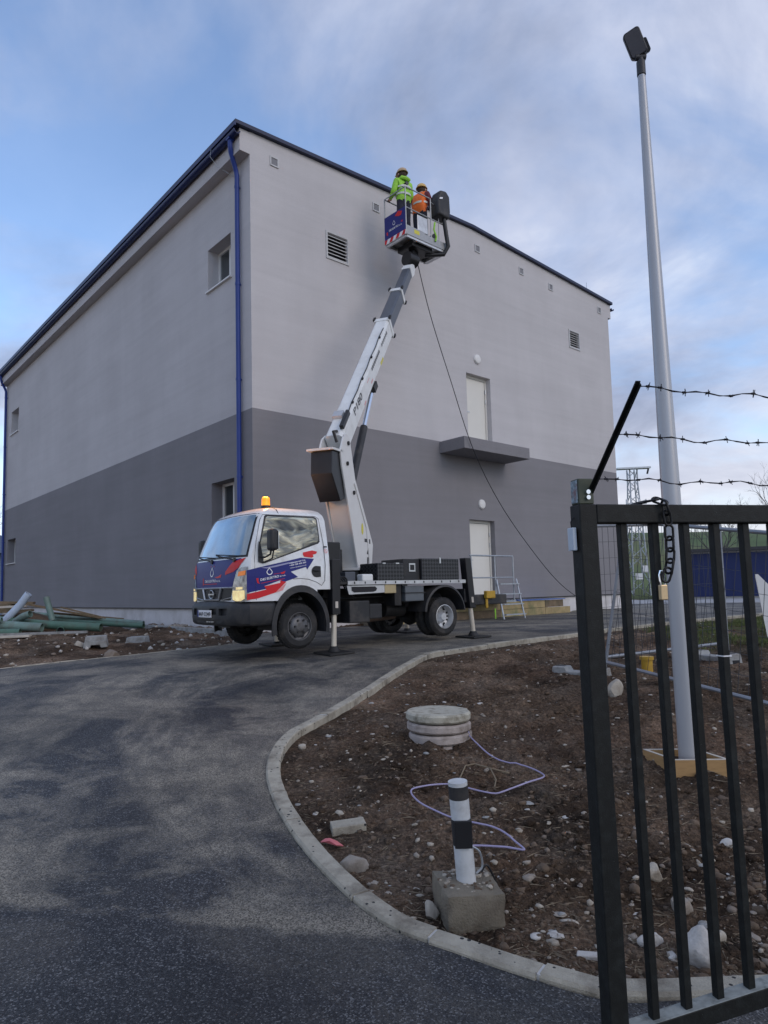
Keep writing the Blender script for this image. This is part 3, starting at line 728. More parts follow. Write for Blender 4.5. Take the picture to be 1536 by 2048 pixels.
mb = MB(); mb.box(BL, (0.05, 0.05, GZ), (W - 0.02, LEN - 0.02, PL)); mb.build('plinth', M_PLINTH, bld)
mb = MB(); mb.box(BL, (-0.012, -0.012, PL - 0.025), (W - 0.02, 0.05, PL)); mb.box(BL, (-0.012, 0.05, PL - 0.025), (0.05, LEN - 0.02, PL)); mb.build('base_profile', M_CHASSIS, bld)
# roof sheet with thin dark edge, shallow gable
mb = MB()
for sx in (0, 1):
    e = -0.42 if sx == 0 else W + 0.22
    za = TOP + 0.02 - 0.02
    a = [BL(e, -0.10, za), BL(W / 2, -0.10, RIDGE + 0.01), BL(W / 2, LEN + 0.1, RIDGE + 0.01), BL(e, LEN + 0.1, za)]
    mb.hexa(a + [v + Vector((0, 0, 0.085)) for v in a])
roof = mb.build('roof', M_ROOFBLUE, bld)
# boxed eave along the left wall
mb = MB()
mb.prism([(0.0, 11.53), (-0.26, 11.53), (-0.26, 12.045), (0.0, 12.048)], lambda x, z, u: BL(x, u, z), 0.0, LEN)
mb.build('eave_box', M_WLIGHT, bld)
mb = MB(); mb.prism([(W, 11.53), (W + 0.2, 11.53), (W + 0.2, 12.045), (W, 12.048)], lambda x, z, u: BL(x, u, z), 0.0, LEN); mb.build('eave_box', M_WLIGHT, bld)
M_GUTSHADE = mat('gutter_blue_shaded', (0.009, 0.020, 0.095), 0.45, var=0.15)  # blue sheet darkened: shade at the eave is put into this colour
# half round gutter
def gutter(xc, sgn):
    mb = MB(); n = 9; prof = [(xc + 0.085 * math.cos(a), 11.93 + 0.085 * math.sin(a)) for a in [math.pi + math.pi * i / (n - 1) for i in range(n)]]
    prof += [(xc + 0.07 * math.cos(a), 11.93 + 0.07 * math.sin(a)) for a in [2 * math.pi - math.pi * i / (n - 1) for i in range(n)]]
    mb.prism(prof, lambda x, z, u: BL(x, u, z), -0.06, LEN + 0.06)
    return mb.build('gutter', M_GUTSHADE, bld, smooth=True)
g1 = gutter(-0.35, -1); gutter(W + 0.29, 1)
mb = MB(); mb.box(BL, (-0.44, -0.102, 11.985), (-0.405, LEN + 0.1, 12.06)); mb.build('fascia', M_GUTSHADE, bld)
def downpipe(u):
    mb = MB()
    pts = [BL(-0.35, u, 11.86), BL(-0.35, u, 11.74), BL(-0.31, u + 0.05, 11.62), BL(-0.12, u + 0.15, 11.30), BL(-0.085, u + 0.17, 11.2), BL(-0.085, u + 0.17, 1.1)]
    mb.tube(pts, 0.055, 12)
    p = mb.build('downpipe', M_BLUE, bld, smooth=True)
    for z in (10.9, 8.6, 6.4, 4.2, 2.1):
        mb = MB(); mb.cyl(BL(-0.085, u + 0.17, z), BL(-0.085, u + 0.17, z + 0.05), 0.063, n=12); mb.box(BL, (-0.05, u + 0.16, z + 0.01), (0.0, u + 0.18, z + 0.04)); mb.build('clamp', M_BLUE, p, smooth=True)
    mb = MB(); mb.box(BL, (-0.42, u - 0.07, 11.84), (-0.28, u + 0.07, 11.93)); mb.build('outlet', M_BLUE, p)
downpipe(0.26); downpipe(21.3)
# lightning wires
for u, ln, lean in ((0.9, 0.75, 0.08), (20, 0.7, 0.0)):
    mb = MB(); mb.tube([BL(0.35, u, 12.02), BL(0.38, u, 12.5), BL(0.46 + lean, u, 12.15 + ln)], 0.008, 6); mb.build('lightning_rod', M_GALV, bld)
mb = MB(); mb.tube([BL(14.4, 0.3, 12.05), BL(14.4, 0.3, 12.75)], 0.008, 6); mb.build('lightning_rod', M_GALV, bld)
mb = MB(); mb.tube([BL(-0.43, 1.0, 12.0), BL(-0.46, 1.0, 11.8), BL(-0.30, 0.95, 11.6), BL(-0.02, 0.72, 11.35), BL(-0.02, 0.55, 11.3)], 0.006, 5); mb.build('lightning_wire', M_GALV, bld)
# windows
def window(fr, x0, x1, z0, z1, dep):
    f = 0.06
    mb = MB()
    for a, b in (((x0, dep - 0.07, z0), (x0 + f, dep, z1)), ((x1 - f, dep - 0.07, z0), (x1, dep, z1)), ((x0 + f, dep - 0.07, z1 - f), (x1 - f, dep, z1)), ((x0 + f, dep - 0.07, z0), (x1 - f, dep, z0 + f))):
        mb.box(fr, a, b)
    wdw = mb.build('window', M_WHITEPVC, bld)
    mb = MB(); mb.box(fr, (x0 + f, dep - 0.03, z0 + f), (x1 - f, dep - 0.02, z1 - f)); mb.build('pane', M_GLASS, wdw)
    mb = MB(); mb.box(fr, ((x0 + x1) / 2 - 0.04, dep - 0.065, z0 + f), ((x0 + x1) / 2 + 0.04, dep - 0.035, z1 - f)); mb.build('mullion', M_WHITEPVC, wdw)
    mb = MB(); mb.box(fr, (x0 - 0.04, -0.06, z0 - 0.03), (x1 + 0.04, dep - 0.072, z0 + 0.004)); mb.build('sill', M_WHITEPVC, wdw)
for h_ in L_UP + L_LO: window(LFR, *h_)
# doors
def door(x0, x1, z0, z1, dep, hinge):
    mb = MB(); f = 0.07
    mb.box(RFR, (x0, dep - 0.06, z0), (x0 + f, dep, z1)); mb.box(RFR, (x1 - f, dep - 0.06, z0), (x1, dep, z1)); mb.box(RFR, (x0 + f, dep - 0.06, z1 - f), (x1 - f, dep, z1))
    d = mb.build('door', M_DOOR, bld)
    mb = MB(); mb.box(RFR, (x0 + f + 0.014, dep - 0.045, z0), (x1 - f - 0.014, dep - 0.012, z1 - f - 0.014)); mb.build('door_leaf', M_DOOR, d)
    mb = MB(); mb.box(RFR, (x0 + f + 0.05, dep - 0.10, z0 + 1.02), (x0 + f + 0.17, dep - 0.08, z0 + 1.045)); mb.box(RFR, (x0 + f + 0.05, dep - 0.08, z0 + 0.98), (x0 + f + 0.085, dep - 0.052, z0 + 1.09)); mb.build('handle', M_SILVER, d)
    for z in (z1 - 0.45, z1 - 0.75):
        mb = MB(); mb.cyl(RFR(x1 - f, dep - 0.075, z), RFR(x1 - f, dep - 0.075, z + 0.12), 0.018, n=8); mb.build('hinge', M_SILVER, d)
    mb = MB(); mb.box(RFR, (x0, dep, z0), (x1, dep + 0.02, z1)); mb.build('door_backing', M_DARKVOID, d)
door(*R_UP[0], 1); door(*R_LO[0], 1)
# louvred vents
def vent(x0, x1, z0, z1, n, f=0.045):
    mb = MB()
    for a, b in (((x0 - f, -0.025, z0 - f), (x0, 0.0, z1 + f)), ((x1, -0.025, z0 - f), (x1 + f, 0.0, z1 + f)), ((x0, -0.025, z1), (x1, 0.0, z1 + f)), ((x0, -0.025, z0 - f), (x1, 0.0, z0))):
        mb.box(RFR, a, b)
    v = mb.build('vent', mat('vent_frame', (0.50, 0.50, 0.50), 0.5), bld)
    if n > 3:
        mb = MB(); mb.box(RFR, (x0, 0.085, z0), (x1, 0.095, z1)); mb.build('vent_backing', M_DARKVOID, v)
        for i in range(n):
            z = z0 + (z1 - z0) * (i + 0.5) / n; hgt = (z1 - z0) / n
            mb = MB(); mb.hexa([RFR(x0, 0.0, z - hgt * 0.32), RFR(x1, 0.0, z - hgt * 0.32), RFR(x1, 0.07, z + hgt * 0.2), RFR(x0, 0.07, z + hgt * 0.2),
                                RFR(x0, 0.0, z - hgt * 0.10), RFR(x1, 0.0, z - hgt * 0.10), RFR(x1, 0.07, z + hgt * 0.38), RFR(x0, 0.07, z + hgt * 0.38)]); mb.build('slat', mat('vent_frame', (0.50, 0.50, 0.50), 0.5), v)
    else:
        mb = MB(); mb.box(RFR, (x0, -0.012, z0), (x1, -0.004, z1)); mb.build('vent_grille', mat('vent_grey', (0.20, 0.20, 0.215), 0.7), v)
for h_ in R_UP[1:]: vent(h_[0], h_[1], h_[2], h_[3], 7)
for t, z in ((0.645, 11.60), (3.79, 11.64), (7.86, 11.82), (10.01, 11.76), (11.62, 11.68), (14.65, 11.66)): vent(t - 0.085, t + 0.085, z - 0.085, z + 0.085, 1, 0.03)
# balcony slab
mb = MB(); mb.box(RFR, (5.92, -0.9, 5.36), (8.78, 0.0, 5.685)); mb.build('balcony_slab', M_WDARK, bld, bevel=0.012)
# round bulkhead lamps
for t, z in ((7.64, 8.36), (7.60, 4.06)):
    mb = MB(); mb.lathe(lambda a, x, y, t=t, z=z: RFR(t + x, -a, z + y), [(0.001, 0.062), (0.10, 0.06), (0.128, 0.05), (0.14, 0.03), (0.14, 0.0)], 28)
    l = mb.build('wall_lamp', M_WHITEPVC, bld, smooth=True)

# ------------------------------------------------------------------ truck with aerial platform
TH = R(38.0)
TS = Vector((math.cos(TH), math.sin(TH), 0)); TO = Vector((math.sin(TH), -math.cos(TH), 0))
TOR = Vector((-1.57979, 10.85921, 0.70))
def T(s, o, z): return TOR + TS * s + TO * o + Vector((0, 0, z))        # s to the rear, o to the left side, z up
trk = thing('platform_truck', 'white cab truck with blue and red stripes and a raised telescopic work platform', 'truck', tuple(TOR), TH + math.pi)
def itp(x, X, Y):
    return float(np.interp(x, X, Y))
WZ = ([.5, .84, 1.2, 1.36, 1.52, 1.8, 2.05, 2.14, 2.20, 2.235, 2.25], [.92, .925, .925, .918, .90, .852, .80, .765, .70, .60, .40])
SF = ([.5, .84, 1.15, 1.36, 1.48, 1.6, 1.8, 2.0, 2.10, 2.17, 2.22, 2.25], [-.96, -.965, -.965, -.95, -.925, -.885, -.81, -.735, -.685, -.61, -.50, -.34])
def cw(z): return itp(z, *WZ)
def cf(o, z):
    f = min(1.0, abs(o) / cw(z)); return itp(z, *SF) + 0.06 * f * f + 0.075 * f ** 8
SBACK = 0.56
def cab_loft(zs, extra=0.0, sb=SBACK, bow=0.0, inset=None):
    mb = MB(); rows = []
    NF = 22; ph = [math.sin(-math.pi / 2 + math.pi * i / NF) for i in range(NF + 1)]
    ex0 = extra
    for zi, z in enumerate(zs):
        extra = ex0 - (inset[zi] if inset else 0.0)
        w = cw(z) + extra; row = []
        zt = max(0.0, (z - 2.05) / 0.2); sb_ = sb - 0.10 * zt * zt
        for s in np.linspace(sb_, cf(cw(z), z) + 0.02, 9): row.append((s, w if s < sb_ - 0.02 else w - 0.03))
        for f in ph[::-1]:
            o = f * w; row.append((cf(f * cw(z), z) - extra - bow * (1 - f * f), o))
        for s in np.linspace(cf(cw(z), z) + 0.02, sb_, 9): row.append((s, -w if s < sb_ - 0.02 else -w + 0.03))
        rows.append([T(s, o, z) for s, o in row])
    n = len(rows[0]); k = len(rows)
    vs = [v for r_ in rows for v in r_]
    fs = [(i * n + j, i * n + (j + 1) % n, (i + 1) * n + (j + 1) % n, (i + 1) * n + j) for i in range(k - 1) for j in range(n)]
    fs += [tuple(range(n - 1, -1, -1)), tuple((k - 1) * n + j for j in range(n))]
    mb.add(vs, fs); return mb
def ell_cut(rs, rz, s0, z0, o0, o1):
    mb = MB(); n = 40
    mb.prism([(s0 + rs * math.cos(2 * math.pi * i / n), z0 + rz * math.sin(2 * math.pi * i / n)) for i in range(n)], lambda s, z, o: T(s, o, z), o0, o1)
    return mb.build('cut', M_BLACK)
def box_cut(a, b):
    mb = MB(); mb.box(lambda s, o, z: T(s, o, z), a, b); return mb.build('cut', M_BLACK)
cab = cab_loft([0.84, 1.0, 1.1, 1.2, 1.28, 1.36, 1.44, 1.52, 1.6, 1.7, 1.8, 1.9, 2.0, 2.05, 2.1, 2.14, 2.17, 2.20, 2.22, 2.235, 2.25]).build('cab_body', M_CABW)
boolean_cut(cab, [ell_cut(0.47, 0.55, 0.0, 0.46, 0.5, 1.2), ell_cut(0.47, 0.55, 0.0, 0.46, -1.2, -0.5), box_cut((0.30, -1.2, 0.7), (0.8, 1.2, 0.99))])
cab.data.transform(WM[trk].inverted()); cab.parent = trk; WM[cab] = WM[trk]
cab.data.polygons.foreach_set('use_smooth', [True] * len(cab.data.polygons)); cab.data.set_sharp_from_angle(angle=R(32))
# dark core behind the wheel arches
mb = MB(); mb.box(T, (-0.6, -0.5, 0.55), (0.62, 0.5, 1.0)); mb.build('under_cab', M_CHASSIS, trk)
# bumper and lower skirt
bmp = cab_loft([0.495, 0.505, 0.53, 0.60, 0.72, 0.775, 0.80, 0.82, 0.84, 0.852], 0.018, -0.40, 0.085, [0.05, 0.025, 0.008, 0.0, 0.0, 0.004, 0.016, 0.036, 0.06, 0.085]).build('bumper', M_BLACKPL)
boolean_cut(bmp, [ell_cut(0.46, 0.55, 0.0, 0.46, 0.3, 1.2), ell_cut(0.46, 0.55, 0.0, 0.46, -1.2, -0.3)] +
            [box_cut((-1.3, a, 0.645), (-0.985, b, 0.745)) for a, b in ((0.36, 0.56), (-0.56, -0.38))] + [box_cut((-1.3, 0.10, 0.655), (-1.02, 0.30, 0.745))] + [box_cut((-1.3, -0.62, 0.535), (-1.03, 0.45, 0.58))])
bmp.data.transform(WM[trk].inverted()); bmp.parent = trk; WM[bmp] = WM[trk]
bmp.data.polygons.foreach_set('use_smooth', [True] * len(bmp.data.polygons)); bmp.data.set_sharp_from_angle(angle=R(32))
def FR(o, z, off=0.0): return T(cf(o, z) - off, o, z)
def SD(s, z, off=0.0): return T(s, cw(z) + off, z)
def BFR(o, z, off=0.0):
    f = o / cw(z); return T(cf(o, z) - 0.018 - 0.085 * (1 - f * f) - off, o, z)
# number plate
mb = MB(); mb.hexa([BFR(-0.31, 0.615, 0.004), BFR(0.17, 0.615, 0.004), BFR(0.17, 0.615, 0.014), BFR(-0.31, 0.615, 0.014), BFR(-0.31, 0.722, 0.004), BFR(0.17, 0.722, 0.004), BFR(0.17, 0.722, 0.014), BFR(-0.31, 0.722, 0.014)])
npl = mb.build('number_plate', M_DECW, bmp)
mb = MB(); poly_map(mb, [(-0.31, 0.617), (-0.275, 0.617), (-0.275, 0.72), (-0.31, 0.72)], lambda o, z: BFR(o, z, 0.017)); mb.build('plate_band', M_PLATEB, bmp)
mb = MB(); add_text(mb, '4AP 0249', lambda x, y: BFR(-0.26 + x, 0.635 + y, 0.018), 0, 0, 0.42, 0.062, bold=0.012); mb.build('plate_lettering', M_DECK, bmp)
mb = MB()
for o in (0.06, 0.14, 0.21): mb.box(lambda a, b, c: BFR(b, c, a), (0.0, o - 0.025, 0.545), (0.02, o + 0.025, 0.562))
mb.build('tow_marks', M_SILVER, bmp)
# windscreen with black surround
cx_ = lambda f, z: f * cw(z)
def screen(f0, f1, z0, z1, off):
    mb = MB(); NX, NZ = 20, 10; vs = []
    for i in range(NZ + 1):
        z = z0 + (z1 - z0) * i / NZ
        for j in range(NX + 1):
            f = f0 + (f1 - f0) * j / NX; zz_ = z + 0.012 * (1 - f * f) * (1 if i == NZ else 0)
            vs.append(FR(cx_(f, zz_), zz_, off))
    fs = [(i * (NX + 1) + j, i * (NX + 1) + j + 1, (i + 1) * (NX + 1) + j + 1, (i + 1) * (NX + 1) + j) for i in range(NZ) for j in range(NX)]
    return mb.add(vs, fs)
ws = screen(-0.945, 0.945, 1.475, 2.125, 0.004).build('windscreen_seal', M_BLACK, trk, smooth=True)
screen(-0.915, 0.915, 1.505, 2.10, 0.008).build('windscreen', M_SCREEN, trk, smooth=True)
# wipers
for o0, o1 in ((-0.05, -0.62), (0.62, 0.06)):
    mb = MB(); mb.tube([FR(o0, 1.445, 0.02), FR(o0 * 0.5 + o1 * 0.5, 1.49, 0.028), FR(o1, 1.53, 0.022)], 0.010, 6); mb.tube([FR(o0 + 0.03, 1.50, 0.02), FR(o1 - 0.03, 1.545, 0.018)], 0.008, 5)
    mb.cyl(FR(o0, 1.44, 0.0), FR(o0, 1.44, 0.03), 0.03, n=10); mb.build('wiper', M_BLACK, trk, smooth=True)
# bonnet livery
zc_ = [1.1, 1.15, 1.2, 1.28, 1.36, 1.42, 1.48]; oc_ = [i * 0.08 - 0.88 for i in range(23)]
mb = MB(); poly_map(mb, [(-0.84, 1.455), (0.60, 1.455), (0.76, 1.462), (0.73, 1.33), (0.66, 1.20), (0.60, 1.055), (-0.70, 1.055), (-0.80, 1.2)], lambda o, z: FR(o, z, 0.005), oc_, zc_)
hood = mb.build('bonnet_livery', M_NAVY, trk, smooth=True)
mb = MB(); poly_map(mb, [(-0.84, 1.45), (-0.80, 1.45), (-0.68, 1.38), (-0.64, 1.30), (-0.68, 1.245), (-0.78, 1.26), (-0.82, 1.30)], lambda o, z: FR(o, z, 0.009), oc_, zc_); mb.build('red_stripe', M_RED, hood)
mb = MB(); poly_map(mb, [(0.84, 1.465), (0.58, 1.41), (0.40, 1.275), (0.40, 1.23), (0.62, 1.27), (0.74, 1.33)], lambda o, z: FR(o, z, 0.009), oc_, zc_)
mb.build('red_stripe', M_RED, hood)
def ring2d(mb, pts, wd, fr):
    n = len(pts)
    cx0 = sum(p[0] for p in pts) / n; cy0 = sum(p[1] for p in pts) / n
    inn = [(cx0 + (x - cx0) * (1 - wd), cy0 + (y - cy0) * (1 - wd)) for x, y in pts]
    mb.add([fr(*p) for p in pts] + [fr(*p) for p in inn], [(i, (i + 1) % n, n + (i + 1) % n, n + i) for i in range(n)])
def drop(cx0, cy0, w, hgt):
    P = []
    for i in range(24):
        a = 2 * math.pi * i / 24; x = math.sin(a); y = -math.cos(a)
        P.append((cx0 + w / 2 * x * (1 if y < 0 else (1 - 0.82 * y ** 1.2)), cy0 + hgt / 2 * y * (1 if y > 0 else 0.75)))
    return P
fro = lambda x, y: FR(x, y, 0.009)
mb = MB(); ring2d(mb, drop(-0.02, 1.275, 0.12, 0.17), 0.24, fro); mb.build('drop_logo', M_DECW, hood); mb = MB(); add_text(mb, 'D&S ELEKTRO s.r.o.', fro, -0.26, 1.135, 0.53, 0.036, bold=0.02); mb.build('livery_lettering', M_DECW, hood)
mb = MB(); poly_map(mb, [(-0.34, 1.20), (-0.31, 1.20), (-0.31, 1.10), (-0.34, 1.08)], fro); poly_map(mb, [(-0.31, 1.112), (0.16, 1.112), (0.16, 1.103), (-0.31, 1.103)], fro, oc_); poly_map(mb, [(0.08, 1.205), (0.18, 1.215), (0.29, 1.245), (0.28, 1.20), (0.18, 1.19)], fro, oc_)
poly_map(mb, [(-0.07, 1.375), (-0.05, 1.385), (-0.07, 1.35)], fro); poly_map(mb, [(0.05, 1.375), (0.03, 1.385), (0.04, 1.35)], fro); mb.build('logo_marks', M_RED, hood)
# grille with chrome frame, slats and ring emblem
mb = MB(); poly_map(mb, [(-0.62, 1.035), (0.60, 1.035), (0.55, 0.86), (-0.56, 0.86)], lambda o, z: FR(o, z, 0.004), oc_, [0.9, 0.95, 1.0]); gr = mb.build('grille', M_BLACK, trk)
mb = MB()
def gbar(p, q, wdt, off=0.014):
    (o0, z0), (o1, z1) = p, q; n = 8
    mb.tube([FR(o0 + (o1 - o0) * i / n, z0 + (z1 - z0) * i / n, off) for i in range(n + 1)], wdt, 6)
gbar((-0.64, 1.04), (0.62, 1.04), 0.013); gbar((-0.30, 1.03), (-0.23, 0.87), 0.022); gbar((0.30, 1.03), (0.23, 0.87), 0.022); gbar((-0.23, 0.868), (0.23, 0.868), 0.016); gbar((-0.60, 0.90), (-0.30, 0.868), 0.008); gbar((0.58, 0.90), (0.30, 0.868), 0.008)
mb.build('chrome_frame', M_SILVER, gr, smooth=True)
mb = MB()
for k in range(5):
    z = 0.895 + k * 0.03; gbar((-0.24, z), (0.24, z), 0.004, 0.006)
mb.build('grille_slats', M_BLACKPL, gr)
mb = MB(); n = 24
mb.tube([FR(0.075 * math.cos(2 * math.pi * i / n), 0.952 + 0.06 * math.sin(2 * math.pi * i / n), 0.022) for i in range(n + 1)], 0.009, 6)
mb.box(lambda a, b, c: FR(b, c, a), (0.016, -0.095, 0.942), (0.028, 0.095, 0.962)); mb.build('emblem', M_SILVER, gr, smooth=True)
# headlights
for sg in (1, -1):
    P = [(0.615, 0.865), (0.60, 0.95), (0.635, 1.10), (0.70, 1.28), (0.78, 1.325), (0.895, 1.335), (0.905, 1.1), (0.905, 0.86), (0.80, 0.835), (0.68, 0.84)]
    fr_ = lambda o, z, sg=sg: FR(o * sg, z, 0.010)
    oc = [0.6 + 0.03 * i for i in range(11)]; zc2 = [0.95, 1.02, 1.1, 1.2, 1.28, 1.36]
    mb = MB(); poly_map(mb, P, fr_, oc, zc2); hl = mb.build('headlight', M_LENS, trk, smooth=True)
    mb = MB(); poly_map(mb, [(0.625, 0.87), (0.615, 0.95), (0.63, 1.0), (0.86, 1.0), (0.865, 0.885), (0.80, 0.85), (0.69, 0.85)], lambda o, z, sg=sg: FR(o * sg, z, 0.016), oc, zc2); mb.build('lit_lens', M_LIT, hl, smooth=True)
    mb = MB(); poly_map(mb, [(0.70, 1.01), (0.70, 1.045), (0.83, 1.05), (0.83, 1.015)], lambda o, z, sg=sg: FR(o * sg, z, 0.016), oc, zc2); mb.build('reflector', M_LIT, hl)
    mb = MB(); poly_map(mb, [(0.73, 1.20), (0.75, 1.265), (0.87, 1.28), (0.87, 1.215)], lambda o, z, sg=sg: FR(o * sg, z, 0.016), oc, zc2); mb.build('indicator', M_INDIC, hl)
# side windows, doors
win = [(-0.50, 2.055), (-0.47, 2.075), (0.34, 2.085), (0.375, 2.06), (0.375, 1.74), (0.34, 1.71), (-0.56, 1.405), (-0.63, 1.41), (-0.665, 1.47), (-0.66, 1.60)]
zc3 = [1.2, 1.36, 1.44, 1.52, 1.6, 1.66, 1.73, 1.8, 1.87, 1.94, 2.0, 2.05]
def grow(P, k):
    cx0 = sum(p[0] for p in P) / len(P); cy0 = sum(p[1] for p in P) / len(P)
    return [(x + k * (1 if x > cx0 else -1), y + k * (1 if y > cy0 else -1)) for x, y in P]
for sg in (1, -1):
    sdf = lambda s, z, off, sg=sg: T(s, (cw(z) + off) * sg, z)
    mb = MB(); poly_map(mb, grow(win, 0.022), lambda s, z: sdf(s, z, 0.004), [], zc3); dr = mb.build('side_window', M_BLACK, trk)
    mb = MB(); poly_map(mb, win, lambda s, z: sdf(s, z, 0.008), [], zc3); mb.build('pane', M_FOIL, dr)
    def seam(pts, wd=0.0045, sg=sg):
        mb_ = MB(); mb_.tube([T(s, (cw(z) + 0.001) * sg, z) for s, z in pts], wd, 4); return mb_
    dm = seam([(-0.735, 0.86), (-0.755, 1.2), (-0.75, 1.45), (-0.70, 1.7), (-0.60, 2.02), (-0.54, 2.10), (0.38, 2.115), (0.43, 2.08), (0.46, 1.7), (0.46, 1.35), (0.44, 1.12), (0.38, 1.05), (0.29, 1.10), (0.15, 1.145), (0.0, 1.16), (-0.12, 1.15)]).build('door_seam', M_DECK, trk)
# door handle / fuel flap: black round recess
mb = MB(); poly_map(mb, [(0.29 + 0.088 * math.cos(2 * math.pi * i / 20), 1.26 + 0.086 * math.sin(2 * math.pi * i / 20)) if math.cos(2 * math.pi * i / 20) < 0.2 else (0.37, 1.26 + (0.08 if math.sin(2 * math.pi * i / 20) > 0 else -0.08)) for i in range(20)], lambda s, z: SD(s, z, 0.006)); dh = mb.build('door_handle', M_BLACK, trk)
mb = MB(); mb.tube([SD(0.24, 1.275, 0.02), SD(0.30, 1.275, 0.03), SD(0.35, 1.275, 0.02)], 0.012, 6); mb.build('handle_grip', M_BLACKPL, dh, smooth=True)
# side livery
sv = lambda off: (lambda s, z: SD(s, z, off))
sc_ = [-0.9, -0.8, -0.7]
blue = [(-0.885, 1.277), (-0.665, 1.327), (-0.228, 1.414), (0.026, 1.468), (0.261, 1.453), (0.126, 1.289), (0.106, 1.329), (-0.16, 1.259), (-0.04, 1.181), (-0.272, 1.11), (-0.341, 1.136), (-0.602, 1.055), (-0.565, 1.017), (-0.885, 0.962)]
red = [(-0.885, 0.946), (-0.574, 1.005), (-0.607, 1.051), (-0.341, 1.098), (-0.341, 1.132), (-0.242, 1.11), (-0.332, 1.035), (-0.421, 0.96), (-0.717, 0.88), (-0.885, 0.863)]
red2 = [(0.069, 1.547), (0.237, 1.581), (0.327, 1.565), (0.31, 1.533), (0.241, 1.515), (0.256, 1.488), (0.224, 1.47), (0.088, 1.482), (0.068, 1.508)]
zc4 = [0.95, 1.0, 1.1, 1.2, 1.28, 1.36, 1.44, 1.52, 1.6]
mb = MB(); poly_map(mb, blue, sv(0.004), sc_, zc4); liv = mb.build('door_livery', M_NAVY, trk)
mb = MB(); poly_map(mb, red, sv(0.005), sc_, zc4); mb.build('red_arrow', M_RED, liv); mb = MB(); poly_map(mb, red2, sv(0.006), [], zc4); mb.build('red_arrow', M_RED, liv)
mb = MB(); poly_map(mb, [(-0.421, 0.955), (-0.332, 1.03), (-0.235, 1.10), (-0.30, 0.99)], sv(0.005), [], zc4); mb.build('pink_streak', M_PINK, liv)
mb = MB(); poly_map(mb, [(-0.665, 1.318), (-0.56, 1.305), (-0.40, 1.33), (-0.20, 1.375), (-0.02, 1.40), (-0.20, 1.395), (-0.40, 1.355), (-0.55, 1.325)], sv(0.007), [], zc4); mb.build('lilac_swoosh', M_LILAC, liv)
tx = lambda x, y: SD(x, y, 0.008)
mb = MB(); add_text(mb, 'D&S ELEKTRO', tx, -0.672, 1.127, 0.305, 0.034, 0.17, 0.02); add_text(mb, 's.r.o.', tx, -0.355, 1.183, 0.105, 0.026, 0.17, 0.015); mb.build('company_lettering', M_DECW, liv); mb = MB()
add_text(mb, '+420 604 447 716', tx, -0.185, 1.372, 0.285, 0.020, 0.18, 0.02); add_text(mb, '+420 728 450 200', tx, -0.185, 1.338, 0.295, 0.020, 0.18, 0.02); add_text(mb, 'www.dselektro.cz', tx, -0.175, 1.304, 0.285, 0.014, 0.17, 0.01)
mb.build('phone_lettering', M_DECW, liv); mb = MB(); ring2d(mb, drop(-0.519, 1.258, 0.10, 0.125), 0.26, tx); mb.build('drop_logo', M_DECW, liv)
mb = MB(); poly_map(mb, [(-0.737, 1.165), (-0.70, 1.17), (-0.70, 1.12), (-0.677, 1.086), (-0.72, 1.10)], tx); poly_map(mb, [(-0.34, 1.243), (-0.28, 1.262), (-0.255, 1.272), (-0.27, 1.235), (-0.32, 1.225)], tx); poly_map(mb, [(-0.66, 1.098), (-0.27, 1.163), (-0.27, 1.156), (-0.66, 1.091)], tx); poly_map(mb, [(-0.45, 1.225), (-0.34, 1.243), (-0.34, 1.238), (-0.45, 1.220)], tx); mb.build('logo_marks', M_RED, liv)
mb = MB(); ring2d(mb, [(0.487 + 0.032 * math.cos(2 * math.pi * i / 20), 1.575 + 0.034 * math.sin(2 * math.pi * i / 20)) for i in range(20)], 0.22, tx); poly_map(mb, [(0.465, 1.598), (0.472, 1.602), (0.508, 1.552), (0.50, 1.548)], tx); mb.build('warning_sticker', M_PINK, liv)
mb = MB(); poly_map(mb, [(0.452, 1.63), (0.515, 1.63), (0.515, 1.652), (0.452, 1.652)], tx); mb.build('label_sticker', M_DECK, liv)
# wheel arch flares, liners, mud flap
for sg in (1, -1):
    mb = MB(); n = 24; vs = []
    for i in range(n + 1):
        a = R(-12 + 204 * i / n)
        for rs, rz, o in ((0.50, 0.60, 0.925), (0.50, 0.60, 0.952), (0.43, 0.50, 0.962), (0.43, 0.50, 0.80)):
            vs.append(T(rs * math.cos(a), o * sg, 0.46 + rz * math.sin(a)))
    mb.add(vs, [(i * 4 + j, i * 4 + j + 1, (i + 1) * 4 + j + 1, (i + 1) * 4 + j) for i in range(n) for j in range(3)])
    mb.build('wheel_arch', M_BLACKPL, trk, smooth=True)
    mb = MB(); vs = []
    for i in range(n + 1):
        a = R(-5 + 190 * i / n)
        for o in (0.93, 0.45): vs.append(T(0.455 * math.cos(a), o * sg, 0.46 + 0.535 * math.sin(a)))
    mb.add(vs, [(i * 2, i * 2 + 1, i * 2 + 3, i * 2 + 2) for i in range(n)]); mb.build('arch_liner', M_CHASSIS, trk, smooth=True)
    mb = MB(); mb.box(T, (0.42, 0.66 * sg - 0.0, 0.36), (0.455, 0.93 * sg, 0.66)); mb.build('mud_flap', M_BLACKPL, trk)
